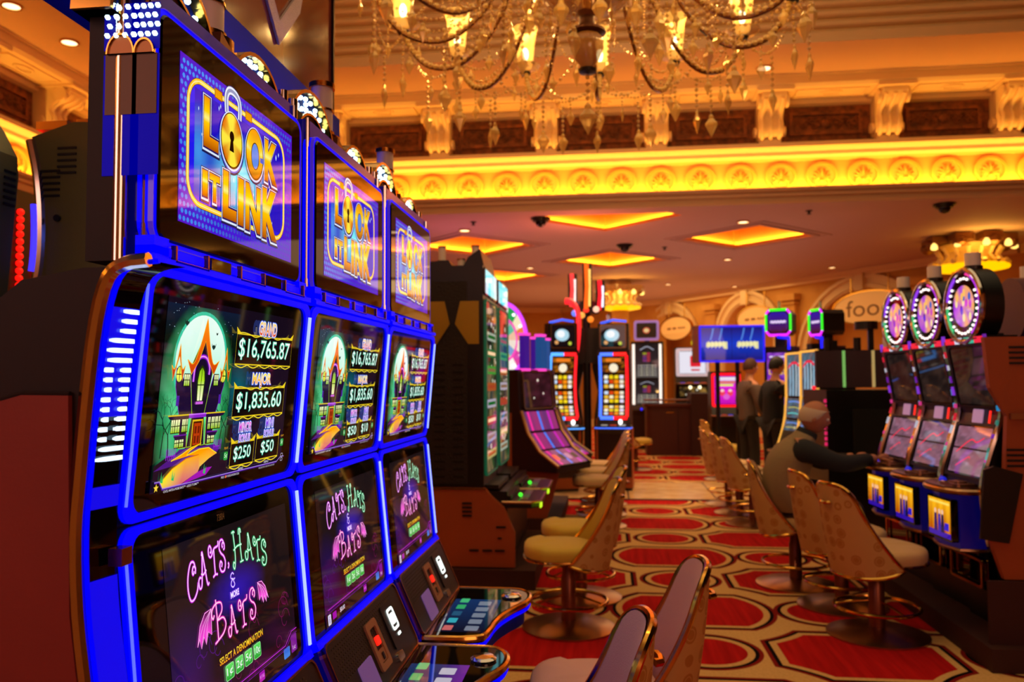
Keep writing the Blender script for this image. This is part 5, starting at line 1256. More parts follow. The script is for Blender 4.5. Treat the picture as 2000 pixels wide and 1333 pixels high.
dup(hm, (3.36, 12.7, 0), -pi + .3, 'slot machine with narrow looking green and magenta topper, right of the purple one')

# --- double blue display on a pole
t = thing('display_sign', 'blue double display on poles showing pale yellow script twice', 'sign', (1.815, 12.1, 0), -pi / 2); t.scale = (.9, .9, 1)
b = MB(); b.box((-.12, .0, 2.03), (.22, 1.02, .50)); b.obj('housing', M['wood'], t)
b = MB(); b.box((-.12, -.56, 2.03), (.26, .10, .54)); b.obj('side_panel', mat('brown_panel', '#7a3a34', .5), t)
Mx, h = panel(0, 1.77, 0, 2.29)
b = MB(Mx); b.ring(rrect(1.04, .54, .02), rrect(.98, .48, .01), -.02, .02); b.obj('blue_rim', glow('#2018ff', 1.0), t)
P = Pic(); P.grid(-.49, -.24, .49, .24, 24, 12, lambda x, y: lerp(rgb('#0838c8'), rgb('#180858'), min(1, abs(y) * 3.6)))
for cx in (-.24, .25):
    for q in (0, .14): P.stroke([(cx - .10 + q, .05), (cx - .07 + q, .14), (cx - .05 + q, .23)], .022, '#5088e0', 4)
    P.poly([(cx - .17, -.045), (cx - .16, .025), (cx + .17, .03), (cx + .17, -.075), (cx + .12, -.075), (cx + .11, -.035)], '#e8e0a0')
    for i in range(5): P.stroke([(cx - .14 + i * .06, -.06), (cx - .12 + i * .06, -.02), (cx - .13 + i * .06, .04)], .010, '#fff8c0', 3)
P.rect(-.002, -.24, .004, .24, '#080830'); P.obj('display_picture', SCR, t, Mx @ Matrix.Translation((0, 0, .002)))
b = MB(); b.cyl(.035, 0, 1.78, Matrix.Translation((-.12, -.22, 0)), 12); b.cyl(.035, 0, 1.78, Matrix.Translation((-.12, .1, 0)), 12); b.objs('pole', M['black'], t, True)

# --- pink machine and the white and red sign machine
def simple_machine(name, label, loc, rz, pic, rim, W=.55, z0=1.05, z1=1.62, body='black', group=None):
    t = thing(name, label, 'slot machine', loc, rz, group)
    prof = [(.22, 0), (.25, z0 - .35), (.36, z0 - .18), (.27, z0), (.24, z1 + .06)]
    cabinet(t, prof, W, -.15, M[body]); scr(t, (.27, z0), (.245, z1), W * .80, pic, rim, name='screen', rimw=W * .16)
    deckpart(t, .22, .46, z0 - .16, W, M['steel'], None, 4, ('#4040ff', '#ff4040')); return t
def pinkpic(w, h):
    P = Pic(); P.grid(-w / 2, -h / 2, w / 2, h / 2, 4, 6, vgrad(-h / 2, h / 2, [(0, '#c010b0'), (.55, '#f020e0'), (1, '#c030c0')]))
    P.rect(-w * .42, h * .34, w * .42, h * .46, '#e8e0f0'); P.rect(-w * .38, h * .24, w * .38, h * .31, '#e08040'); P.rect(-w * .3, h * .14, w * .3, h * .21, '#e0f050'); P.rect(-w / 2, h * .02, w / 2, h * .04, '#601060')
    for x in (-.17, .17): P.ell(x * w, -h * .10, w * .13, h * .12, '#f04060', 14); P.ell(x * w, -h * .02, w * .08, h * .05, '#ffd0d0', 10)
    P.ell(0, -h * .24, w * .14, h * .10, '#e060d0', 12); return P
simple_machine('slot_machine', 'slot machine with glowing magenta screen in a red frame, under the blue display', (1.90, 13.6, 0), -pi / 2, pinkpic, glow('#ff1020', 1.5), .48, 1.10, 1.58)
def whitepic(w, h):
    P = Pic(); P.rect(-w / 2, -h / 2, w / 2, h / 2, '#e8e4f0'); P.poly(rrect(w * .4, h * .5, .02, 3, w * .12, h * .05), '#e02030'); P.poly(rrect(w * .24, h * .18, .02, 3, w * .12, h * .08), '#f0e8f0'); P.rect(-w * .05, -h * .38, w * .28, -h * .30, '#d02030'); return P
t = simple_machine('slot_machine', 'slot machine with white and red screen left of the blue display', (1.88, 18.6, 0), -pi / 2, whitepic, mat('pale_rim', '#e0d8e0', .4, emit='#e0d8e8', es=.5), .62, 1.36, 1.80); t.scale = (1.2, 1.2, 1.2)
b = MB(); b.tube([(.34, .30, .85), (.32, .33, 1.05), (.30, .33, 1.3)], .025, seg=6); b.obj('green_light', glow('#30e020', 1.5), t, True)
for y in (-.05, .12): b = MB(); b.sph((.34, y, 1.12), .03); b.obj('round_light', glow('#fff0c0', 2.5), t, True)
scr(t, (.34, .94), (.29, 1.30), .5, lambda w, h: mosaic(44, w, h, ['#201810', '#c09040', '#403020'], 5, 5, .4, 3), None, name='lower_screen')
t = thing('lantern_sign', 'small yellow glowing figure sign in the arch left of the blue display', 'sign', (2.15, 20.2, 0)); b = MB(); b.sph((0, 0, 2.42), .09, sc=(1, .5, 1.3)); b.cyl(.07, 2.1, 2.4, seg=10, r1=.05); b.obj('sign_body', glow('#fff000', 1.3), t, True)
b = MB(); b.cyl(.02, 0, 2.1, seg=6); b.obj('pole', M['gold'], t)
t = thing('round_sign', 'round sign lit pale green beside the blue double display', 'sign', (2.7, 20.0, 0)); b = MB(Matrix.Translation((0, 0, 2.3)) @ Matrix.Rotation(pi / 2, 4, 'X')); b.cyl(.19, 0, .05, seg=24); b.obj('sign_face', glow('#d0ffd0', 1.2), t); b = MB(Matrix.Translation((0, .03, 2.3)) @ Matrix.Rotation(pi / 2, 4, 'X')); b.cyl(.25, 0, .05, seg=24); b.obj('sign_rim', M['black'], t)
b = MB(); b.cyl(.02, 0, 2.1, Matrix.Translation((0, .03, 0)), seg=6); b.obj('pole', M['black'], t)

# --- slim machine with white side lights
t = thing('slot_machine', 'slim dark slot machine with white side lights and tilted tablet topper', 'slot machine', (.90, 18.2, 0), -pi / 2 - .12)
prof = [(.22, 0), (.25, .75), (.36, .86), (.30, .98), (.22, 1.5), (.20, 2.36)]; cabinet(t, prof, .70, -.15, mat('brown_black', '#2a1410', .4))
def slim(w, h):
    P = Pic(); P.grid(-w / 2, -h / 2, w / 2, h / 2, 4, 8, vgrad(-h / 2, h / 2, [(0, '#58504c'), (.4, '#302428'), (1, '#201818')]))
    for i in range(5): bars(P, -w * .42, w * .42, -h * .42 + i * h * .07, 7, ['#a09890', '#c0b8a0'], h * .03)
    for i in range(4): P.rect(-w * .12 - .03, -h * .02 + i * h * .07, -w * .02, -h * .02 + i * h * .07 + h * .05, ('#803070', '#603080', '#804060', '#a0a020')[i]); P.rect(w * .0, -h * .02 + i * h * .07, w * .14, -h * .02 + i * h * .07 + h * .05, '#b03040')
    P.stroke([(-w * .3, h * .32), (0, h * .42), (w * .3, h * .32)], h * .03, '#a0a0b0', 5); return P
scr(t, (.225, 1.55), (.205, 2.32), .52, slim, None, name='upper_screen'); scr(t, (.30, .98), (.226, 1.53), .52, slim, None, name='lower_screen')
for s in (-1, 1): b = MB(); b.tube([(.315, s * .29, .98), (.24, s * .29, 1.55), (.22, s * .29, 2.30)], .027, seg=6); b.obj('white_light', glow('#ffe8d8', 1.5), t, True)
T = Matrix(((0, -.15, 1, .25), (1, 0, 0, 0), (0, 1, .15, 2.60), (0, 0, 0, 1)))
b = MB(T); b.prism(rrect(.52, .42, .04), -.04, 0); b.obj('tablet', M['black'], t); b = MB(T); b.ring(rrect(.54, .44, .05), rrect(.44, .34, .03), -.02, .012); b.obj('tablet_rim', mat('lilac_rim', '#9080b8', .3, emit='#9070c0', es=.6), t)
P = Pic(); P.ell(0, 0, .08, .07, '#c04830', 16); P.ell(0, 0, .055, .045, '#e0c080', 16); P.obj('tablet_picture', SCR, t, T @ Matrix.Translation((0, 0, .002)))
b = MB(); b.box((.1, 0, 2.4), (.08, .1, .16)); b.obj('tablet_stand', M['black'], t)
for y in (-.12, 0, .14): b = MB(); b.sph((.38, y, .88), .026); b.obj('button', glow('#2020ff' if y else '#ff6080', 1.5), t)

# --- curved neon machines around the pole with the red sign
def neon_machine(ca, cb, red_arc):
    t = thing('slot_machine', '', 'slot machine', (0, 0, 0), 0, 'curved neon edged slot machines around the red pole sign')
    pts = [(.34, 1.02), (.26, 1.18), (.22, 1.38), (.24, 1.60), (.30, 1.84)]
    cabinet(t, [(.20, 0), (.24, .78), (.36, .90), (.34, 1.0)] + [(p[0] - .02, p[1]) for p in pts] + [(.28, 1.92)], .56, -.2, mat('brown_black', '#2a1410', .4))
    b = MB(); b.box((.0, 0, .45), (.42, .58, .8)); b.obj('base_cabinet', M['orange'], t)
    for i in range(4):
        def pc(w, h, i=i):
            P = mosaic(50 + i, w, h, ['#281408', '#c07010', '#402010'], 5, 4, .5, 0)
            if i == 3: bars(P, -w * .45, w * .45, h * .3, 1, ['#f08020'], h * .22); P.ell(0, -h * .2, w * .2, h * .28, '#fff0d0', 14)
            else:
                for r in range(3): bars(P, -w * .46, w * .46, -h * .33 + r * h * .33, 4, [['#c8e0ff', '#e04010', '#ff9010', '#f0e8d0'], ['#fff8e0', '#f0d010', '#ffe020', '#e8e0ff'], ['#f0c040', '#fff0c0', '#ffb020', '#fff8f0']][(i + r) % 3], h * .25)
            return P
        scr(t, pts[i], pts[i + 1], .40, pc, None, name='screen')
    for s, c in ((-1, ca), (1, cb)):
        b = MB(); b.tube([tuple(p) for p in spline([(p[0] + .02, s * .225, p[1]) for p in pts], 4)], .024, seg=6); b.obj('neon_edge', glow(c, 1.8), t, True)
    for z, x in ((1.86, .32), (1.0, .36)):
        b = MB(); b.tube([(x, -.225, z), (x, 0, z)], .024, seg=6); b.obj('neon_edge', glow(ca, 1.8), t, True); b = MB(); b.tube([(x, 0, z), (x, .225, z)], .024, seg=6); b.obj('neon_edge', glow(cb, 1.8), t, True)
    b = MB(); b.box((.16, 0, 2.10), (.26, .52, .36)); b.obj('top_box', M['black'], t)
    def tp(w, h):
        P = Pic(); P.rect(-w / 2, -h / 2, w / 2, h / 2, '#140c10'); P.ell(-w * .05, h * .05, w * .32, h * .30, '#b0d8e8', 16); P.ell(-w * .1, h * .1, w * .18, h * .18, '#f8fcff', 14); P.ell(w * .3, -h * .35, w * .08, h * .09, '#c0d040', 10); P.ell(-w * .3, -h * .3, w * .09, h * .10, '#e0a060', 10); return P
    scr(t, (.295, 1.95), (.295, 2.26), .42, tp, M['steel'], name='top_screen')
    b = MB(); b.tube([(.2, -.22, 2.29), (.25, 0, 2.33), (.2, .22, 2.31)], .016, seg=6); b.obj('neon_edge', glow('#3060ff', 1.4), t, True)
    deckpart(t, .30, .55, .90, .6, M['dark'], glow(ca, 1.5), 3, ('#f0e0d0', '#ff5030', '#ffffff'))
    b = MB(); b.sph((.44, .12, .95), .035); b.obj('round_light', glow('#fff8f0', 2.5), t, True)
    if red_arc:
        b = MB(); b.tube([tuple(p) for p in spline([(.2, .27, 1.9), (.24, .30, 2.2), (.2, .30, 2.45), (.12, .22, 2.58), (.05, .12, 2.6)], 5)], .045, seg=8); b.obj('red_arc', glow('#ff2028', 1.6), t, True)
    else: candle(t, .1, -.1, 2.28, 1.0)
    return t
n1 = neon_machine('#4070ff', '#ff1018', False); n1.scale = (.8, .8, 1); n1.location = (.11, 11.3, 0); n1.rotation_euler = (0, 0, -pi / 2 - .1); n1['label'] = 'curved slot machine with blue left and red right neon edge, right of the pole'
n2 = neon_machine('#50a0ff', '#ff1820', True); n2.scale = (.78, .78, 1); n2.location = (-.66, 11.1, 0); n2.rotation_euler = (0, 0, -pi / 2 + .35); n2['label'] = 'curved neon slot machine with red arc above it, left of the pole'
t = thing('pole_sign', 'three bladed red and white neon sign on a dark pole', 'sign', (-.28, 11.5, 0))
b = MB(); b.cyl(.055, 0, 2.55, seg=12); b.obj('pole', M['black'], t, True)
b = MB(); b.box((0, -.0, 2.0), (.34, .1, .5)); b.obj('cross_box', M['black'], t)
b = MB(); b.prism(circ(.17, 6), 2.45, 2.62); b.obj('hub', mat('violet_black', '#1c0c20', .4), t)
for k, (dx, dy, c1, c2, z0, z1) in enumerate(((-.19, -.06, '#ff3838', '#ffd8d0', 2.55, 3.02), (.02, -.2, '#ff5a10', '#ffc060', 2.5, 3.14), (.2, -.05, '#ff1828', '#f0e8ff', 2.5, 2.92))):
    b = MB(); b.box((dx, dy + .05, (z0 + z1) / 2), (.13, .10, z1 - z0)); b.obj('blade', M['dark'], t)
    b = MB(); b.tube([(dx - .02, dy - .01, z0), (dx, dy - .02, (z0 + z1) / 2), (dx - .01, dy - .01, z1)], .030, seg=8); b.obj('neon_tube', glow(c1, 1.6), t, True)
    b = MB(); b.tube([(dx + .03, dy - .012, z0 + .04), (dx + .035, dy - .02, z1 - .08)], .014, seg=6); b.obj('neon_tube', glow(c2, 1.8), t, True)
for x, z, c in ((-.16, 2.45, '#6080ff'), (-.06, 2.42, '#ffa040'), (.06, 2.36, '#ff8020'), (.14, 2.5, '#ffc0a0'), (0, 2.5, '#ff3020')): b = MB(); b.sph((x, -.17, z), .045); b.obj('round_light', glow(c, 1.4), t, True)
for s in (-1, 1):   # dark backs that arch out behind the two machines
    t = thing('slot_machine', 'dark back of a curved machine %s the pole' % ('left of' if s < 0 else 'right of'), 'slot machine', (-.28 + s * .34, 12.15, 0))
    b = MB(); b.prism([(-.24, 0), (.24, 0), (.26, .9), (.20, 1.35), (.28, 1.7), (.28, 2.15), (-.28, 2.15), (-.28, 1.7), (-.20, 1.35), (-.26, .9)], -.15, .2, Matrix(((1, 0, 0, 0), (0, 0, 1, 0), (0, 1, 0, 0), (0, 0, 0, 1)))); b.obj('cabinet', M['black'], t)
    b = MB(); b.box((0, -.17, .5), (.46, .03, .9)); b.obj('door', M['orange'], t)

# --- tall black bank with two portrait screens
t0 = thing('machine_bank', 'orange end panel and dark plinth under the tall black machines', 'cabinet', (-1.1, 6.65, 0))
b = MB(); ep = [(-.50, .15), (.42, .15), (.42, .40), (.34, .58), (.25, .66), (.20, .72), (-.50, .72)]
b.prism(ep, .70, .75, RS); b.obj('end_panel', M['orange'], t0)
b = MB(); b.box((-.06, .04, .42), (.84, 1.46, .54)); b.obj('base_core', M['black'], t0)
b = MB(); b.box((.02, 0, .07), (1.1, 1.6, .14)); b.obj('plinth', M['plinth'], t0)
b = MB(); b.box((.0, -.752, .715), (.42, .01, .014)); b.obj('panel_trim', M['gold'], t0)
b = MB()
for i in range(4): b.box((.07, -.755, .52 + i * .030), (.07, .008, .014))
for x in (.12, .22, .31): b.box((x, -.755, .27), (.07, .008, .014))
b.box((.32, -.755, .44), (.07, .008, .014)); b.box((.31, -.755, .36), (.03, .008, .012)); b.objs('vent_slot', M['black'], t0)
def portrait_machine(seed):
    t = thing('slot_machine', '', 'slot machine', (0, 0, 0), 0, 'tall black machines with portrait screens')
    cabinet(t, [(.17, .725), (.17, 2.37)], .70, -.42, M['black'])
    b = MB(); b.box((-.2, 0, 1.5), (.5, .704, 1.5)); b.obj('vent_housing', mat('vented_black', '#120e0d', .5, bump=.6, bscale=80), t)
    def pc(w, h):
        P = mosaic(seed, w, h, ['#202420', '#3a5a30', '#907850', '#404840', '#703020'], 8, 20, .35, 18)
        for i in range(8): P.poly(rrect(w * .8, h * .05, .01, 2, 0, h * (-.4 + .1 * i)), ['#a0a898', '#a83828', '#409030', '#b0a060', '#a8a0b0', '#306838', '#989090', '#a05020'][(i * 3 + seed) % 8])
        for i in range(8): P.poly(rrect(w * .7, h * .02, .005, 2, 0, h * (-.4 + .1 * i)), ['#806040', '#ffd0a0', '#106020', '#a04020'][(i + seed) % 4])
        return P
    scr(t, (.175, .80), (.175, 2.12), .60, pc, glow('#108858', .25), name='screen', rimw=.02)
    scr(t, (.175, 2.15), (.175, 2.36), .62, lambda w, h: (lambda P: (P.rect(-w / 2, -h / 2, w / 2, h / 2, '#60f0ff'), P.rect(-w * .4, -h * .2, w * .4, h * .2, '#90ffff'), P)[2])(Pic()), None, name='top_sign')
    for i, z in enumerate((.72, .64, .60)):
        b = MB(); b.box((.22 + .09 * i, 0, z), (.11, .60, .03), Matrix.Identity(4)); b.obj('curved_panel', M['dark'], t)
    deckpart(t, .30, .58, .62, .66, M['steel'], None, 5, ('#704830', '#507040', '#605040', '#704050'))
    for y, c in ((.2, '#ff2020'), (-.15, '#40ff30')): b = MB(); b.sph((.30 if c == '#ff2020' else .42, y, .645), .016); b.obj('round_light', glow(c, 1.5), t, True)
    b = MB(); b.box((.585, -.28, .59), (.012, .10, .03)); b.obj('corner_light', glow('#b0e020', 1.5), t)
    return t
p1 = portrait_machine(3); p1.location = (-1.08, 6.28, 0); p1['label'] = 'nearer tall black machine with portrait screen and turquoise header'
p2 = portrait_machine(8); p2.location = (-1.08, 7.02, 0); p2['label'] = 'farther tall black machine with portrait screen and turquoise header'
for p in (p1,):
    for s in (-1, 1):
        b = MB(); k = -.26 + s * .14; q = [(k - s * .12, 2.03), (k + s * .06, 2.03), (k + s * .12, 2.03), (k + s * .12, 1.83), (k - s * .12, 1.93)]
        qq = [(-.06 + s * .02, 1.93), (-.06 + s * .06, 2.10), (-.06 + s * .20, 2.10), (-.06 + s * .20, 1.78), (-.06 + s * .12, 1.78)]
        b.prism(qq if s > 0 else qq[::-1], .352, .362, RS); b.obj('yellow_facet', mat('brass_facet', '#b09020', .4, .3), p)
    b = MB()
    for x in (-.16, -.02):
        for i in range(16): b.box((x, -.354, .80 + i * .055), (.08, .004, .012))
    b.objs('vent_slot', mat('deep_black', '#040303', .9), p)
    for x, z in ((-.17, 2.40), (.09, 2.40), (-.02, 2.30)): candle(p, x, -.2, z, 1.0)
    b = MB(); b.prism([(-.42, 2.40), (-.10, 2.42), (-.03, 2.30), (.05, 2.44), (.14, 2.50), (.17, 2.38), (.17, 2.2), (-.42, 2.2)][::-1], -.3, .3, RS); b.obj('crest', M['black'], p)

# --- wheel machine
t = thing('slot_machine', 'slot machine with big coloured prize wheel in a magenta ring', 'slot machine', (-1.54, 10.5, 0), -.55)
cabinet(t, [(.22, 0), (.25, .8), (.36, .9), (.25, 1.1), (.22, 1.55)], .6, -.2, M['black'])
T = Matrix(((0, 0, 1, .26), (1, 0, 0, 0), (0, 1, 0, 2.04), (0, 0, 0, 1))) @ Matrix.Scale(1.13, 4)
b = MB(T); b.cyl(.44, -.12, -.01, seg=40); b.obj('wheel_housing', M['black'], t, True)
cols = ['#f08040', '#f8e8c0', '#20a050', '#f0f0f0', '#2060c0', '#f8f0e0', '#f0d020', '#f0f0f0', '#40c060', '#20c0d0', '#f08060', '#fff8f0', '#e040a0', '#f8e8d0']
P = Pic(); n = 56
for i in range(14):
    seg_ = [(0, 0)] + [(.39 * cos(2 * pi * (i + q / 4) / 14), .39 * sin(2 * pi * (i + q / 4) / 14)) for q in range(5)]; P.raw(seg_, [(0, j, j + 1) for j in range(1, 5)], cols[i], i == 0)
P.stroke(circ(.24, 40), .035, '#ff50c0', 0, True)
for i in range(12):
    seg_ = [(0, 0)] + [(.22 * cos(2 * pi * (i + q / 3) / 12), .22 * sin(2 * pi * (i + q / 3) / 12)) for q in range(4)]; P.raw(seg_, [(0, j, j + 1) for j in range(1, 4)], ['#f0c0a0', '#60c0a0', '#f0a0c0', '#e8d060', '#80a0d0', '#f0e0d0'][i % 6], i == 0)
P.ell(0, 0, .05, .05, '#f0f0ff', 16); P.obj('wheel_picture', SCR, t, T)
b = MB(T); b.tube([(.42 * cos(a), .42 * sin(a), 0) for a in [2 * pi * i / 40 for i in range(40)]], .026, seg=6, closed=True); b.obj('wheel_ring', glow('#d040ff', 1.5), t, True)
b = MB(T)
for i in range(12): a = 2 * pi * i / 12; b.sph((.34 * cos(a), .34 * sin(a), .01), .02, seg=6, rings=4)
b.objs('wheel_bulb', glow('#fff0ff', 2), t, True)
scr(t, (.25, 1.12), (.225, 1.5), .48, lambda w, h: mosaic(61, w, h, ['#201018', '#a04080', '#403058'], 5, 5, .4, 4), None, name='screen')
b = MB(); b.box((.30, .28, 1.35), (.03, .06, .42)); b.obj('orange_light', glow('#ff4a10', 1.3), t)
deckpart(t, .28, .52, .88, .58, M['steel'], None, 3, ('#f0a0a0',))

# --- magenta lit machines with long sloping decks
t = thing('machine_bank', 'orange end panel and base of the magenta lit machines', 'cabinet', (-.98, 9.0, 0))
b = MB(); b.prism([(-.55, .12), (.36, .12), (.42, .30), (.50, .62), (.36, .75), (.22, .95), (.14, 1.18), (-.55, 1.18)], .74, .80, RS); b.obj('end_panel', M['orange'], t)
b = MB(); b.box((-.30, .05, .64), (.50, 1.5, 1.04)); b.obj('base_core', M['black'], t)
b = MB(); b.box((-.05, 0, .06), (1.1, 1.7, .12)); b.obj('plinth', M['plinth'], t)
def slope_machine():
    t = thing('slot_machine', '', 'slot machine', (0, 0, 0), 0, 'magenta lit machines with long sloping fronts')
    prof = [(.22, 1.20), (.30, .98), (.44, .80), (.66, .66)]
    cabinet(t, [(.66, .60), (.66, .65), (.46, .78), (.32, .95), (.22, 1.20), (.20, 1.62)], .66, .0, mat('violet_black', '#1c0c20', .4))
    for i in range(3):
        c, a = prof[i], prof[i + 1]
        def pc(w, h, i=i):
            P = Pic(); P.grid(-w / 2, -h / 2, w / 2, h / 2, 6, 4, lambda x, y: lerp(rgb('#a03070'), rgb('#603070'), .5 + .5 * sin(x * 18 + i)))
            for k, col in enumerate(('#ff30a0', '#4080ff', '#d020c0')): P.stroke([((-.35 + .32 * k) * w, -h / 2), ((-.35 + .32 * k) * w, h / 2)], w * .06, col, 0)
            if i == 2: bars(P, -w * .4, w * .4, 0, 4, ['#ff6040', '#201018', '#c080a0', '#201018'], h * .4)
            return P
        scr(t, a, c, .60, pc, None, name='deck_screen')
    b = MB(); b.tube([(p[0] + .02, -.32, p[1]) for p in prof], .02, seg=6); b.tube([(p[0] + .02, .32, p[1]) for p in prof], .02, seg=6); b.objs('side_rail', M['steel'], t, True)
    scr(t, (.235, 1.22), (.205, 1.60), .52, lambda w, h: mosaic(71, w, h, ['#281018', '#502030', '#381820'], 4, 4, .5, 3), M['steel'], name='upper_screen')
    for y, c in ((-.2, '#7020ff'), (.1, '#2090ff')):
        b = MB(); b.box((.20, y, 1.80), (.06, .10, .34)); b.obj('light_column', glow(c, .22), t); b = MB(); b.box((.20, y, 1.985), (.07, .12, .025)); b.box((.20, y, 1.62), (.07, .12, .025)); b.objs('column_cap', glow('#ff40c0', 1.3), t)
    return t
s1 = slope_machine(); s1.location = (-.92, 8.55, 0); s1.rotation_euler = (0, 0, -.5); s1['label'] = 'nearer magenta lit machine with long sloping front'
dup(s1, (-.92, 9.3, 0), -.35, 'farther magenta lit machine with long sloping front')

# --- machines of the back to back row at the far left
def olive_machine(label, loc, xs):
    t = thing('slot_machine', label, 'slot machine', loc, 0, 'olive shelled machines at the left edge')
    b = MB(); b.prism([(x, z) for x, z in xs], -.30, .30, RS); b.obj('side_shell', M['green'], t)
    return t
t = olive_machine('olive shelled machine back with vent slots and blue lit chrome edge', (-1.95, 2.9, 0), [(-.50, 0), (.60, 0), (.60, 2.40), (.10, 2.42), (-.057, 2.373), (-.028, 2.24), (-.011, 2.09), (-.011, 1.95), (-.028, 1.84), (-.06, 1.735), (-.12, 1.6), (-.28, 1.0)])
ed = [tuple(p) for p in spline([(-.040, -.30, 2.36), (-.012, -.30, 2.24), (.004, -.30, 2.09), (.004, -.30, 1.95), (-.012, -.30, 1.84), (-.044, -.30, 1.735), (-.10, -.30, 1.6)], 4)]
b = MB(); b.tube([(p[0] - .02, p[1], p[2]) for p in ed], .017, seg=8); b.objs('chrome_edge', M['chrome'], t, True)
b = MB(); b.tube([(p[0] - .030, p[1] - .020, p[2]) for p in ed[7:15]], .010, seg=6); b.obj('edge_light', glow('#4030ff', 1.4), t, True)
b = MB()
for gx, gz in ((.08, 2.24), (.20, 2.26), (.02, 2.16), (.40, 2.3)):
    for i in range(5): b.box((gx, -.302, gz + i * .022), (.07, .006, .008), Matrix.Rotation(0, 4, 'Y'))
b.objs('vent_slot', M['black'], t)
b = MB(); b.cyl(.012, 0, .01, Matrix.Translation((.05, -.30, 2.08)) @ Matrix.Rotation(pi / 2, 4, 'X'), 12); b.cyl(.012, 0, .01, Matrix.Translation((.14, -.30, 1.86)) @ Matrix.Rotation(pi / 2, 4, 'X'), 12); b.objs('bolt_hole', M['black'], t)
b = MB(); b.box((-.02, -.1, 2.43), (.12, .3, .03)); b.box((.12, -.05, 2.45), (.16, .3, .03)); b.objs('top_cap', M['chrome'], t)
t = olive_machine('dark olive machine back cut off by the left edge of the picture', (-2.31, 2.20, 0), [(-.6, 0), (.27, 0), (.28, 1.3), (.30, 1.75), (.335, 2.2), (.33, 2.27), (.28, 2.36), (.22, 2.44), (.0, 2.5), (-.6, 2.5)])
b = MB()
for gx, gz in ((.16, 2.20), (.26, 2.10)):
    for i in range(6): b.box((.336, gx, gz + i * .022), (.006, .05, .008))
b.objs('vent_slot', M['black'], t)
t = thing('slot_machine', 'machine with a column of red round lights between the olive shells', 'slot machine', (-2.84, 3.5, 0), 0)
cabinet(t, [(.0, 0), (.0, 2.45)], .5, -.4, M['black'])
b = MB()
for i in range(16):
    for k in range(2): b.sph((.012, .10 + k * .12, 1.80 + i * .036), .017, seg=8, rings=5)
b.objs('red_light', glow('#ff1008', 2.0), t, True)

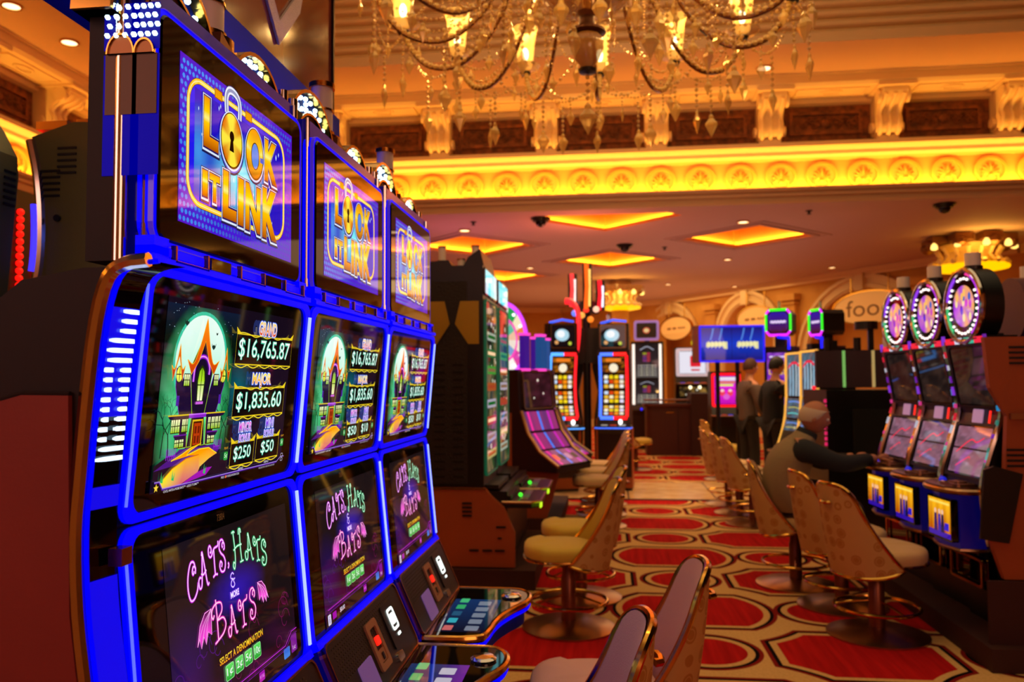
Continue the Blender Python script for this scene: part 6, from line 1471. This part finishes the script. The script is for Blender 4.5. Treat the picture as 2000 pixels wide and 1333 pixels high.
# ------------------------------------------------------------------ stools
def stool(cush):
    """sitter faces +x"""
    t = thing('bar_stool', '', 'stool', (0, 0, 0))
    b = MB(); b.lathe([(.0001, .0), (.285, .0), (.285, .010), (.25, .022), (.12, .036), (.05, .045), (.0001, .045)], seg=36); b.obj('base', M['steel'], t, True)
    b = MB(); b.lathe([(.045, .03), (.045, .30), (.038, .31), (.038, .42), (.0001, .42)], seg=20); b.obj('column', mat('brown_metal', '#8a5038', .35, .7), t, True)
    b = MB(); b.tube([(.235 * cos(a), .235 * sin(a), .165) for a in [2 * pi * i / 36 for i in range(36)]], .011, seg=8, closed=True); r = b.obj('foot_ring', M['gold'], t, True)
    for a in (.5, 2.6, 4.7):
        b = MB(); b.tube([(.04 * cos(a), .04 * sin(a), .20), (.15 * cos(a), .15 * sin(a), .185), (.235 * cos(a), .235 * sin(a), .165)], .007, seg=6); b.obj('ring_spoke', M['gold'], t, True)
    b = MB(); b.box((.0, 0, .412), (.24, .24, .02)); b.obj('seat_plate', M['black'], t)
    # seat cushion
    def outline(s, dx=0): return [(dx + s * (.215 * (abs(cos(a)) ** .75) * (1 if cos(a) > 0 else -1)), s * .225 * (abs(sin(a)) ** .75) * (1 if sin(a) > 0 else -1)) for a in [2 * pi * i / 36 for i in range(36)]]
    b = MB(); L = [(.90, .425), (.985, .435), (1.0, .455), (1.0, .475), (.985, .492), (.94, .505), (.82, .515), (.5, .524), (.01, .527)]; vs = []
    for s_, z in L: vs += [(p[0] + .055, p[1], z + .012 * (p[0] > .1)) for p in outline(s_)]
    fs = [tuple(reversed(range(36)))] + [(k * 36 + i, k * 36 + (i + 1) % 36, (k + 1) * 36 + (i + 1) % 36, (k + 1) * 36 + i) for k in range(len(L) - 1) for i in range(36)] + [tuple(range(36 * (len(L) - 1), 36 * len(L)))]
    b.add(vs, fs); b.obj('seat', M[cush], t, 50)
    b = MB(); b.tube([(p[0] + .055, p[1], .432) for p in outline(1.0)], .008, seg=6, closed=True); b.obj('seat_trim', M['gold'], t, True)
    # back shell
    def S(u, v, off=0.0):
        rnd_ = 1 - .0 * u
        a = lerp1(.225, .125, v) + off; bb = lerp1(.235, .185, v) + off * .8; cx = lerp1(-.025, -.255, v) + .05 * v * v
        ph = u * lerp1(1.72, 1.30, v)
        topz = .895 - .13 * abs(u) ** 3.2; botz = .365 + .05 * abs(u) ** 3
        return Vector((cx - a * cos(ph), bb * sin(ph), botz + (topz - botz) * v))
    NU, NV = 20, 14
    def sheet(off, flip=False, bulge=0.0):
        vs = []
        for j in range(NV + 1):
            for i in range(NU + 1):
                u, v = -1 + 2 * i / NU, j / NV; q = bulge * (1 - abs(u) ** 3) * sin(pi * min(1, .05 + v * .92)) ** .6
                vs.append(S(u * (1 - .0), v, off - q))
        return vs, [(j * (NU + 1) + i, j * (NU + 1) + i + 1, (j + 1) * (NU + 1) + i + 1, (j + 1) * (NU + 1) + i) for j in range(NV) for i in range(NU)]
    b = MB(); b.add(*sheet(0.0)); b.obj('back_shell', M['shellfab'], t, 60)
    b = MB(); b.add(*sheet(-.014, bulge=.045)); b.obj('backrest', M[cush], t, 60)
    rim = [S(-1, j / NV, -.007) for j in range(NV + 1)] + [S(-1 + 2 * i / NU, 1, -.007) for i in range(1, NU + 1)] + [S(1, 1 - j / NV, -.007) for j in range(1, NV + 1)] + [S(1 - 2 * i / NU, 0, -.007) for i in range(1, NU)]
    # round the corners of the rim line
    b = MB(); b.tube(rim, .0125, seg=8, closed=True); b.obj('back_rim', M['gold'], t, True)
    p = S(.0, .80, .012); b = MB(Matrix.Translation(p)); b.tube([(.01, -.035, 0), (-.006, -.03, 0), (-.010, 0, 0), (-.006, .03, 0), (.01, .035, 0)], .011, seg=6); b.obj('pull_handle', M['gold'], t, True)
    return t
def lerp1(a, b_, t): return a + (b_ - a) * t
st = {k: stool(k) for k in ('cushpinklit', 'cushgoldlit', 'cushion')}
used = set()
def put(kind, x, y, rz, label, group):
    o = st[kind]
    if kind in used: o = copy_tree(o)
    used.add(kind); o.location = (x, y, 0); o.rotation_euler = (0, 0, rz); o['label'] = label; o['group'] = group
put('cushpinklit', -.215, 2.10, pi + .12, 'nearest bar stool, its pink lit rounded back at the bottom of the picture', 'bar stools at the left banks')
put('cushpinklit', .0, 2.76, pi + .10, 'bar stool with pink lit back right behind the nearest one', 'bar stools at the left banks')
put('cushgoldlit', -.25, 5.02, pi + .12, 'front yellow cushioned bar stool before the tall black machines', 'bar stools at the left banks')
put('cushgoldlit', -.20, 5.72, pi + .12, 'yellow cushioned bar stool half hidden behind the front yellow one', 'bar stools at the left banks')
for i, (x, y) in enumerate(((-.10, 8.5), (-.08, 9.25), (-.06, 10.0))):
    put('cushion', x, y, pi + .12, ('first', 'second', 'third')[i] + ' bar stool of the far left row, before the magenta machines', 'bar stools at the left banks')
put('cushgoldlit', .46, 13.9, .35, 'far yellow bar stool beside the dark podium', 'bar stools far down the hall')
put('cushion', 1.56, 5.05, .38, 'front bar stool at the right, its ringed fabric shell turned to us', 'bar stools at the right banks')
put('cushion', 1.53, 5.66, .2, 'bar stool hidden behind the front right one', 'bar stools at the right banks')
put('cushion', 1.36, 6.22, -.2, 'bar stool the seated white haired man sits on', 'bar stools at the right banks')
for i, (x, y) in enumerate(((1.50, 8.75), (1.47, 9.45), (1.44, 10.1))):
    put('cushion', x, y, .12, ('first', 'second', 'third')[i] + ' bar stool of the far right row, near the standing men', 'bar stools at the right banks')
put('cushgoldlit', 1.72, 12.6, .2, 'far bar stool under the magenta screen', 'bar stools far down the hall')

# ------------------------------------------------------------------ podium
t = thing('podium', 'dark brown podium desk at the far end of the carpet', 'desk', (1.45, 16.9, 0))
b = MB(); b.prism(rrect(1.35, .8, .12), .0, .98); b.obj('body', M['wood'], t, True)
b = MB(); b.prism(rrect(1.45, .9, .14), .98, 1.03); b.obj('top', mat('reddish_top', '#5a281c', .35), t)
b = MB(); b.box((-.25, 0, 1.10), (.9, .5, .03)); b.obj('shelf', mat('tan_top', '#8a5030', .4), t)
b = MB(); b.box((-.2, -.41, .86), (.16, .01, .03)); b.obj('name_plate', M['gold'], t)
b = MB(); b.box((.45, -.05, .62), (.5, .86, 1.24)); b.obj('side_cabinet', mat('umber_wood', '#3a1814', .6), t)
for x in (-.05,): b = MB(); b.box((x, -.403, .48), (.008, .006, .95)); b.obj('panel_joint', M['black'], t)

# ------------------------------------------------------------------ chandelier
CX, CY = -.10, 5.05
t = thing('chandelier', 'large crystal chandelier with glass armed lamps and hanging pendants', 'chandelier', (CX, CY, 0))
GLASS = mat('crystal', '#ffd478', .10, .25, spec=1.0, alpha=.62)
GLS2 = mat('smoky_glass', '#c08a50', .08, 0, spec=1.0, alpha=.72)
SHADE = mat('lamp_shade_glass', '#ffd890', .25, emit='#ffb840', es=.7, alpha=.5)
b = MB(); b.lathe([(.0001, 3.44), (.055, 3.45), (.06, 3.47), (.02, 3.475)], seg=20); b.obj('finial_cap', M['dark'], t, True)
b = MB(); b.lathe([(.03, 3.475), (.075, 3.53), (.105, 3.60), (.105, 3.66), (.085, 3.69)], seg=16); b.obj('lower_bowl', GLS2, t, True)
b = MB(); b.lathe([(.085, 3.685), (.12, 3.70), (.12, 3.715), (.06, 3.73), (.045, 3.80), (.06, 3.84)], seg=20); b.obj('collar', mat('dark_bronze', '#4a2818', .3, .7), t, True)
def flute(prof, n=24):
    b = MB(); vs = []; N = 72
    for r, z in prof: vs += [(r * (1 + .035 * cos(n * 2 * pi * i / N)) * cos(2 * pi * i / N), r * (1 + .035 * cos(n * 2 * pi * i / N)) * sin(2 * pi * i / N), z) for i in range(N)]
    b.add(vs, [(k * N + i, k * N + (i + 1) % N, (k + 1) * N + (i + 1) % N, (k + 1) * N + i) for k in range(len(prof) - 1) for i in range(N)]); return b
flute([(.06, 3.80), (.16, 3.84), (.25, 3.90), (.31, 4.00), (.33, 4.06)]).obj('glass_bowl', GLS2, t, True)
b = MB(); b.lathe([(.03, 3.85), (.04, 4.3), (.12, 4.4), (.12, 4.5), (.05, 4.7), (.09, 5.0), (.04, 5.2), (.03, 6.75)], seg=14); b.obj('stem', M['gold'], t, True)
NA = 14
def rot(pts, a): return [(p[0] * cos(a) - p[1] * sin(a), p[0] * sin(a) + p[1] * cos(a), p[2]) for p in pts]
arm = [tuple(p) for p in spline([(.10, 0, 4.10), (.28, 0, 4.22), (.48, 0, 4.10), (.68, 0, 3.80), (.90, 0, 3.64), (1.12, 0, 3.66), (1.27, 0, 3.80), (1.33, 0, 3.95)], 5)]
b = MB(); b.tube(arm, .014, seg=6); am = b.mesh('arm', mat('arm_glass', '#8a5a30', .2, .6), True)
b = MB()   # glass beads riding on the arm
for i, p in enumerate(arm[4:]):
    b.sph((p[0], 0, p[2] + .012), .022, seg=6, rings=4)
ab = b.mesh('arm_beads', GLASS, False)
b = MB(); b.lathe([(.0001, 3.925), (.035, 3.93), (.045, 3.95), (.02, 3.965)], Matrix.Translation((1.34, 0, 0)), 14); cup = b.mesh('lamp_cup', M['dark'], True)
b = MB(); b.lathe([(.03, 3.96), (.10, 3.975), (.125, 4.0)], Matrix.Translation((1.34, 0, 0)), 16); dish = b.mesh('drip_dish', GLASS, True)
b = MB(); b.lathe([(.05, 3.99), (.062, 4.05), (.072, 4.15), (.085, 4.26), (.10, 4.31)], Matrix.Translation((1.34, 0, 0)), 18); shade = b.mesh('lamp_shade', SHADE, True)
b = MB(); b.sph((1.34, 0, 4.10), .026, sc=(1, 1, 2.0)); bulb = b.mesh('bulb', glow('#fff0b0', 9), True)
def crystal(s=1.0, nb=3):
    b = MB(); p = [(.0001, 0), (.008, -.005), (.008, -.02), (.0001, -.024)]
    b.lathe([(r * s, z * s) for r, z in p], seg=6)
    for q in range(3 - nb, 3): b.lathe([(.0001, (-.03 - q * .03) * s), (.011 * s, (-.042 - q * .03) * s), (.0001, (-.056 - q * .03) * s)], seg=6)
    b.lathe([(.0001, -.118 * s), (.014 * s, -.135 * s), (.014 * s, -.15 * s), (.034 * s, -.175 * s), (.036 * s, -.19 * s), (.0001, -.262 * s)], Matrix.Diagonal((1, .5, 1, 1)), 6)
    me = b.mesh('crystal_pendant', GLASS)
    if nb > 3: me.transform(Matrix.Translation((0, 0, -(nb - 3) * .03 * s)))
    return me
cr, cr2 = crystal(1.25, 6), crystal(.85)
rnd = random.Random(9)
for k in range(NA):
    a = 2 * pi * k / NA + .17; Rz = Matrix.Rotation(a, 4, 'Z')
    o = ob('arm', am, t, Rz); ob('arm_beads', ab, o)['kind'] = 'stuff'; lo = ob('lamp_cup', cup, t, Rz); ob('drip_dish', dish, lo); ob('lamp_shade', shade, lo); ob('bulb', bulb, lo)
    if k % 2 == 0 or True:
        l = bpy.data.lights.new('lamp_light', 'POINT'); l.energy = 13; l.color = (1, .55, .16); l.shadow_soft_size = .05
        lo2 = bpy.data.objects.new('lamp_light', l); COL.objects.link(lo2); lo2.parent = t; lo2.location = rot([(1.34, 0, 4.38)], a)[0]
    # bead swags between neighbouring lamps and to the centre
    a2 = a + 2 * pi / NA
    for (r1, z1, r2, z2, aa, ab_, sag, n) in ((1.34, 3.95, 1.34, 3.95, a, a2, .22, 22), (1.34, 3.96, .42, 4.22, a, a, -.0 + .30, 26), (.32, 4.08, .9, 3.66, a, a2, .10, 16), (1.34, 4.06, .75, 4.30, a, a2, .20, 22), (.42, 4.30, 1.0, 3.70, a, a, .16, 18), (.9, 3.70, .9, 3.70, a, a2, .10, 14)):
        b = MB()
        for i in range(n + 1):
            f = i / n; r = lerp1(r1, r2, f); z = lerp1(z1, z2, f) - sag * 4 * f * (1 - f); q = lerp1(aa, ab_, f); rr = .0105 if i % 3 else .016
            b.add([(r * cos(q) + dx * rr, r * sin(q) + dy * rr, z + dz * rr) for dx, dy, dz in ((1, 0, 0), (-1, 0, 0), (0, 1, 0), (0, -1, 0), (0, 0, 1), (0, 0, -1))], [(0, 2, 4), (2, 1, 4), (1, 3, 4), (3, 0, 4), (2, 0, 5), (1, 2, 5), (3, 1, 5), (0, 3, 5)])
        b.obj('bead_swag', GLASS, t)['kind'] = 'stuff'
    for (r, z, da, m_) in ((1.34, 3.92, 0, cr), (.90, 3.62, 0, cr), (1.34, 3.74, pi / NA, cr), (1.12, 3.64, 0, cr2), (.68, 3.78, 0, cr2), (1.42, 3.96, .05, cr2), (1.25, 3.96, -.05, cr2), (.5, 3.98, pi / NA, cr), (.33, 4.03, 0, cr2), (.85, 3.60, pi / NA, cr2)):
        ob('crystal_pendant', m_, t, Matrix.Rotation(a + da, 4, 'Z') @ Matrix.Translation((r, 0, z)) @ Matrix.Rotation(rnd.uniform(0, 3), 4, 'Z'))
    # hanging bead chains
    b = MB()
    for da, r, z0, n in ((.1, .45, 4.25, 16), (.24, .6, 4.3, 12), (.0, .38, 4.2, 10), (.33, 1.1, 4.4, 14), (.15, 1.2, 4.5, 16)):
        for i in range(n):
            rr = .009; c = (r * cos(a + da), r * sin(a + da), z0 - i * .026)
            b.add([(c[0] + dx * rr, c[1] + dy * rr, c[2] + dz * rr) for dx, dy, dz in ((1, 0, 0), (-1, 0, 0), (0, 1, 0), (0, -1, 0), (0, 0, 1), (0, 0, -1))], [(0, 2, 4), (2, 1, 4), (1, 3, 4), (3, 0, 4), (2, 0, 5), (1, 2, 5), (3, 1, 5), (0, 3, 5)])
    b.obj('bead_chain', GLASS, t)['kind'] = 'stuff'
ob('crystal_pendant', crystal(1.5), t, Matrix.Translation((0, 0, 3.44)))

# ------------------------------------------------------------------ people
def skin(name, V, E_, mt, parent, sub=2):
    """V: (x, y, z, rx[, ry]); first vertex is the root"""
    me = bpy.data.meshes.new(name); me.from_pydata([v[:3] for v in V], E_, []); me.materials.append(mt)
    o = ob(name, me, parent); md = o.modifiers.new('skin', 'SKIN'); md.use_smooth_shade = True; md.branch_smoothing = .6
    for i, v in enumerate(V):
        sv = me.skin_vertices[0].data[i]; sv.radius = (v[3], v[4] if len(v) > 4 else v[3]); sv.use_root = (i == 0)
    s_ = o.modifiers.new('sub', 'SUBSURF'); s_.levels = s_.render_levels = sub
    return o
def chain(n, start=0): return [(i, i + 1) for i in range(start, start + n - 1)]
def head(parent, loc, yaw, pitch, skinm, hairm, bald=False, sc=1.0):
    T = Matrix.Translation(loc) @ Matrix.Rotation(yaw, 4, 'Z') @ Matrix.Rotation(pitch, 4, 'Y') @ Matrix.Scale(sc, 4)
    b = MB(T); vs, fs = [], []; NR, NS = 18, 24
    for i in range(NR + 1):
        th = pi * i / NR; z = cos(th)
        for j in range(NS):
            ph = 2 * pi * j / NS; x, y = sin(th) * cos(ph), sin(th) * sin(ph)
            w = .075 * (1 - .18 * max(0, -z)); dx = .098 * (1 - .10 * max(0, -z)); px, py, pz = x * dx, y * w, z * .118
            if x > 0:                     # face: brow, nose, mouth, chin
                cy = math.exp(-(y / .22) ** 2)
                px += .022 * cy * math.exp(-((z + .22) / .16) ** 2) + .010 * math.exp(-((z - .12) / .10) ** 2) * math.exp(-(y / .6) ** 2)
                px -= .010 * math.exp(-((z + .02) / .09) ** 2) * math.exp(-((abs(y) - .42) / .16) ** 2)
                px += .008 * cy * math.exp(-((z + .52) / .08) ** 2) + .016 * math.exp(-((z + .86) / .14) ** 2) * math.exp(-(y / .4) ** 2)
            else: px -= .012 * math.exp(-((z - .25) / .5) ** 2)
            vs.append((px, py, pz))
    for i in range(NR):
        for j in range(NS): fs.append((i * NS + j, (i + 1) * NS + j, (i + 1) * NS + (j + 1) % NS, i * NS + (j + 1) % NS))
    b.add(vs, fs); h = b.obj('head', skinm, parent, 60)
    for s in (-1, 1):
        b = MB(T); b.sph((.088, s * .030, .0), .012, seg=8, rings=6); b.obj('eye', mat('eye', '#e8e0d8', .2), h, True)
        b = MB(T); b.sph((-.005, s * .074, -.012), .03, sc=(.7, .28, 1.0)); b.obj('ear', skinm, h, True)
    b = MB(T); b.tube([(.092, -.022, -.064), (.101, 0, -.062), (.092, .022, -.064)], .005, seg=5); b.obj('mouth', mat('lips', '#8a4038', .5), h, True)
    # hair cap
    b = MB(T); vs, fs = [], []; lim = .62
    for i in range(11):
        for j in range(NS + 1):
            ph = 2 * pi * j / NS; front = max(0, cos(ph)); side = abs(sin(ph))
            tmax = pi * (.66 - .36 * front - .06 * side) ; t0 = pi * (.0 if not bald else .34); tmax = max(tmax, t0 + .02)
            th = t0 + (tmax - t0) * i / 10; x, y, z = sin(th) * cos(ph), sin(th) * sin(ph), cos(th)
            k = 1.07 + .03 * (1 - i / 10) if not bald else 1.03 + .04 * sin(pi * i / 10)
            vs.append((x * .101 * k - (.008 if x < 0 else 0), y * .077 * k, z * .118 * k))
    for i in range(10):
        for j in range(NS): fs.append((i * (NS + 1) + j, i * (NS + 1) + j + 1, (i + 1) * (NS + 1) + j + 1, (i + 1) * (NS + 1) + j))
    b.add(vs, fs); b.obj('hair', hairm, h, 60)
    return h
def hand(parent, T, skinm, curl=.5, side=1):
    """wrist at the origin, fingers along +x, palm down, thumb on the side*y side"""
    P0 = [(0, 0, 0, .022, .026), (.045, 0, 0, .018, .036), (.085, 0, 0, .015, .040)]
    o = skin('hand', [(*(T @ Vector(v[:3])), *v[3:]) for v in P0], chain(3), skinm, parent, 1)
    for k, (y, L) in enumerate(((-.028, .058), (-.010, .070), (.010, .076), (.028, .068))):
        y *= side; p = [(.075, y * .9, 0)]
        a = .15
        for q in range(3): p.append((p[-1][0] + L * .45 * cos(a), y, p[-1][2] - L * .45 * sin(a))); a += curl
        skin('finger', [(*(T @ Vector(c)), .0085) for c in p], chain(4), skinm, o, 1)
    p = [(.02, side * .02, -.004), (.04, side * .05, -.008), (.066, side * .062, -.016), (.086, side * .058, -.024)]
    skin('thumb', [(*(T @ Vector(c)), .010) for c in p], chain(4), skinm, o, 1)
    return o
def foot(parent, x, y, a, name='shoe'):
    T = Matrix.Translation((x, y, 0)) @ Matrix.Rotation(a, 4, 'Z')
    b = MB(T); L = [(.0, 1.0), (.02, 1.05), (.05, .98), (.075, .8)]; vs = []; n = 20
    for z, s_ in L: vs += [((.06 + (.14 if cos(q) > 0 else .13) * cos(q)) * s_ + .0, .048 * sin(q) * s_, z * (1 - .45 * max(0, cos(q)))) for q in [2 * pi * i / n for i in range(n)]]
    b.add(vs, [tuple(reversed(range(n)))] + [(k * n + i, k * n + (i + 1) % n, (k + 1) * n + (i + 1) % n, (k + 1) * n + i) for k in range(3) for i in range(n)] + [tuple(range(3 * n, 4 * n))])
    return b.obj(name, M['shoe'], parent, 60)
def standing(label, loc, rz, top, hairm, h=1.78, lean=0.0, arm_r=None, headyaw=0.0):
    s = h / 1.78; t = thing('person', label, 'person', loc, rz)
    z = lambda v: v * s
    def fig(name, grow, mt, verts, edges, sub=2): return skin(name, [(v[0] * s, v[1] * s, v[2] * s, (v[3] + grow) * s, (v[4] + grow) * s if len(v) > 4 else (v[3] + grow) * s) for v in verts], edges, mt, t, sub)
    # body: pelvis, spine, neck, legs, arms in one surface
    ax = lean
    V = [(0, 0, .95, .105, .15), (0, 0, 1.10, .10, .14), (ax * .4, 0, 1.28, .11, .155), (ax * .7, 0, 1.42, .09, .14), (ax, 0, 1.52, .055, .06), (ax + .01, 0, 1.60, .05),
         (0, .09, .88, .085), (.01, .10, .50, .058), (-.01, .10, .10, .042), (0, -.09, .88, .085), (.04, -.10, .50, .058), (.03, -.10, .10, .042),
         (ax * .7, .18, 1.42, .052), (ax * .5 - .02, .235, 1.16, .042), (ax + .08, .22, .95, .034), (ax * .7, -.18, 1.42, .052), (ax * .5 + .02, -.235, 1.16, .042), (ax + .12, -.20, .98, .034)]
    if arm_r: V[16:18] = arm_r
    E_ = [(0, 1), (1, 2), (2, 3), (3, 4), (4, 5), (0, 6), (6, 7), (7, 8), (0, 9), (9, 10), (10, 11), (3, 12), (12, 13), (13, 14), (3, 15), (15, 16), (16, 17)]
    fig('body', 0, M['skin2'], V, E_)
    fig('trousers', .016, M['trouser'], [V[0], V[6], V[7], (V[8][0], V[8][1], .07, .05), V[9], V[10], (V[11][0], V[11][1], .07, .05)], [(0, 1), (1, 2), (2, 3), (0, 4), (4, 5), (5, 6)])
    fig('jacket', .024, top, [V[1], (0, 0, .90, .125, .165), V[2], V[3], (ax, 0, 1.50, .06, .07), V[12], V[13], V[14], V[15], V[16], V[17]], [(0, 1), (0, 2), (2, 3), (3, 4), (3, 5), (5, 6), (6, 7), (3, 8), (8, 9), (9, 10)])
    head(t, (ax * s + .03, 0, 1.665 * s), headyaw, .1, M['skin2'], hairm, sc=s)
    for i, sd in ((14, 1), (17, -1)):
        v, e = V[i], V[i - 1]; d = (Vector(v[:3]) - Vector(e[:3])).normalized()
        yv = Vector((0, 0, 1)).cross(d); yv = yv.normalized() if yv.length > .1 else Vector((0, 1, 0)); zv = d.cross(yv)
        T = Matrix((d, yv, zv)).transposed().to_4x4(); T.translation = Vector(v[:3]) * s
        hand(t, T, M['skin2'], .35, sd)
    foot(t, -.04, .10, .1); foot(t, .01, -.10, -.1)
    return t
standing('standing man in a grey brown jacket facing right, left of the man in black', (1.98, 11.8, 0), .35, M['jacket'], M['hairbr'], 1.80, .02, None, .1)
standing('standing man with black hair in a long black coat leaning to a machine', (2.16, 11.0, 0), .45, M['coat'], M['hairb'], 1.80, .05, [(.16, -.24, 1.20, .042), (.36, -.20, 1.08, .034)], -.1)

# seated man on the third stool, reaching to the machine
t = thing('person', 'seated white haired man in a tan vest and dark sleeves playing the machine', 'person', (1.34, 6.18, 0), -.05)
V = [(-.02, 0, .60, .11, .15), (-.05, 0, .76, .11, .15), (-.02, 0, .92, .12, .165), (.05, 0, 1.02, .095, .15), (.105, 0, 1.08, .055, .06), (.14, 0, 1.13, .05),
     (.08, .10, .60, .085), (.42, .13, .60, .062), (.36, .13, .30, .048), (.34, .13, .22, .044), (.08, -.10, .60, .085), (.42, -.12, .60, .062), (.38, -.12, .30, .048), (.36, -.12, .22, .044),
     (.06, .19, 1.01, .055), (.26, .22, .86, .045), (.48, .15, .93, .034), (.06, -.19, 1.00, .058), (.30, -.22, .90, .048), (.56, -.14, .945, .034)]
E_ = [(0, 1), (1, 2), (2, 3), (3, 4), (4, 5), (0, 6), (6, 7), (7, 8), (8, 9), (0, 10), (10, 11), (11, 12), (12, 13), (3, 14), (14, 15), (15, 16), (3, 17), (17, 18), (18, 19)]
skin('body', V, E_, M['skin'], t)
gr = lambda ids, g: [tuple(V[i][:3]) + tuple(r + g for r in (V[i][3:] if len(V[i]) > 4 else (V[i][3], V[i][3]))) for i in ids]
skin('trousers', gr([0, 6, 7, 8, 9, 10, 11, 12, 13], .018), [(0, 1), (1, 2), (2, 3), (3, 4), (0, 5), (5, 6), (6, 7), (7, 8)], M['trouser'], t)
for ids, sy in (((14, 15, 16), 1), ((17, 18, 19), -1)):
    g_ = gr(ids, .022); g_[0] = (*g_[0][:3], .088, .088); e_ = Vector(g_[2][:3]) - Vector(g_[1][:3]); c_ = Vector(g_[2][:3]) - e_ * .12; g_[2] = (*c_, .046, .046)
    skin('shirt_sleeve', [(.035, sy * .125, .985, .112)] + g_, chain(4), M['sleeve'], t)
def loft(name, secs, mt, parent, n=28):
    b = MB(); vs = [(x + rx * cos(2 * pi * i / n), ry * sin(2 * pi * i / n), z + tl * cos(2 * pi * i / n)) for x, z, rx, ry, tl in secs for i in range(n)]
    k_ = len(secs); b.add(vs, [tuple(reversed(range(n)))] + [(k * n + i, k * n + (i + 1) % n, (k + 1) * n + (i + 1) % n, (k + 1) * n + i) for k in range(k_ - 1) for i in range(n)] + [tuple(range((k_ - 1) * n, k_ * n))])
    return b.obj(name, mt, parent, 60)
loft('vest', [(-.03, .55, .135, .175, 0), (-.055, .62, .150, .19, 0), (-.06, .72, .155, .19, -.01), (-.045, .82, .158, .195, -.02), (-.015, .91, .155, .205, -.03), (.02, .98, .135, .205, -.035), (.055, 1.03, .105, .165, -.035), (.085, 1.07, .080, .105, -.03), (.105, 1.10, .070, .080, -.03)], M['vest'], t)
loft('collar', [(.10, 1.085, .074, .084, -.03), (.115, 1.115, .070, .076, -.03), (.12, 1.13, .062, .068, -.03)], M['sleeve'], t)
head(t, (.17, 0, 1.225), -.15, .22, M['skin'], M['hairg'], bald=True, sc=1.0)
for i, sd in ((16, 1), (19, -1)):
    T = Matrix.Translation(V[i][:3]) @ Matrix.Rotation(.05, 4, 'Y') @ Matrix.Rotation(-.2 * sd, 4, 'Z'); hand(t, T, M['skin'], .35, sd)
for y, x in ((.13, .33), (-.12, .35)):
    f_ = foot(t, x - .02, y, 0); f_.location = (0, 0, .176)
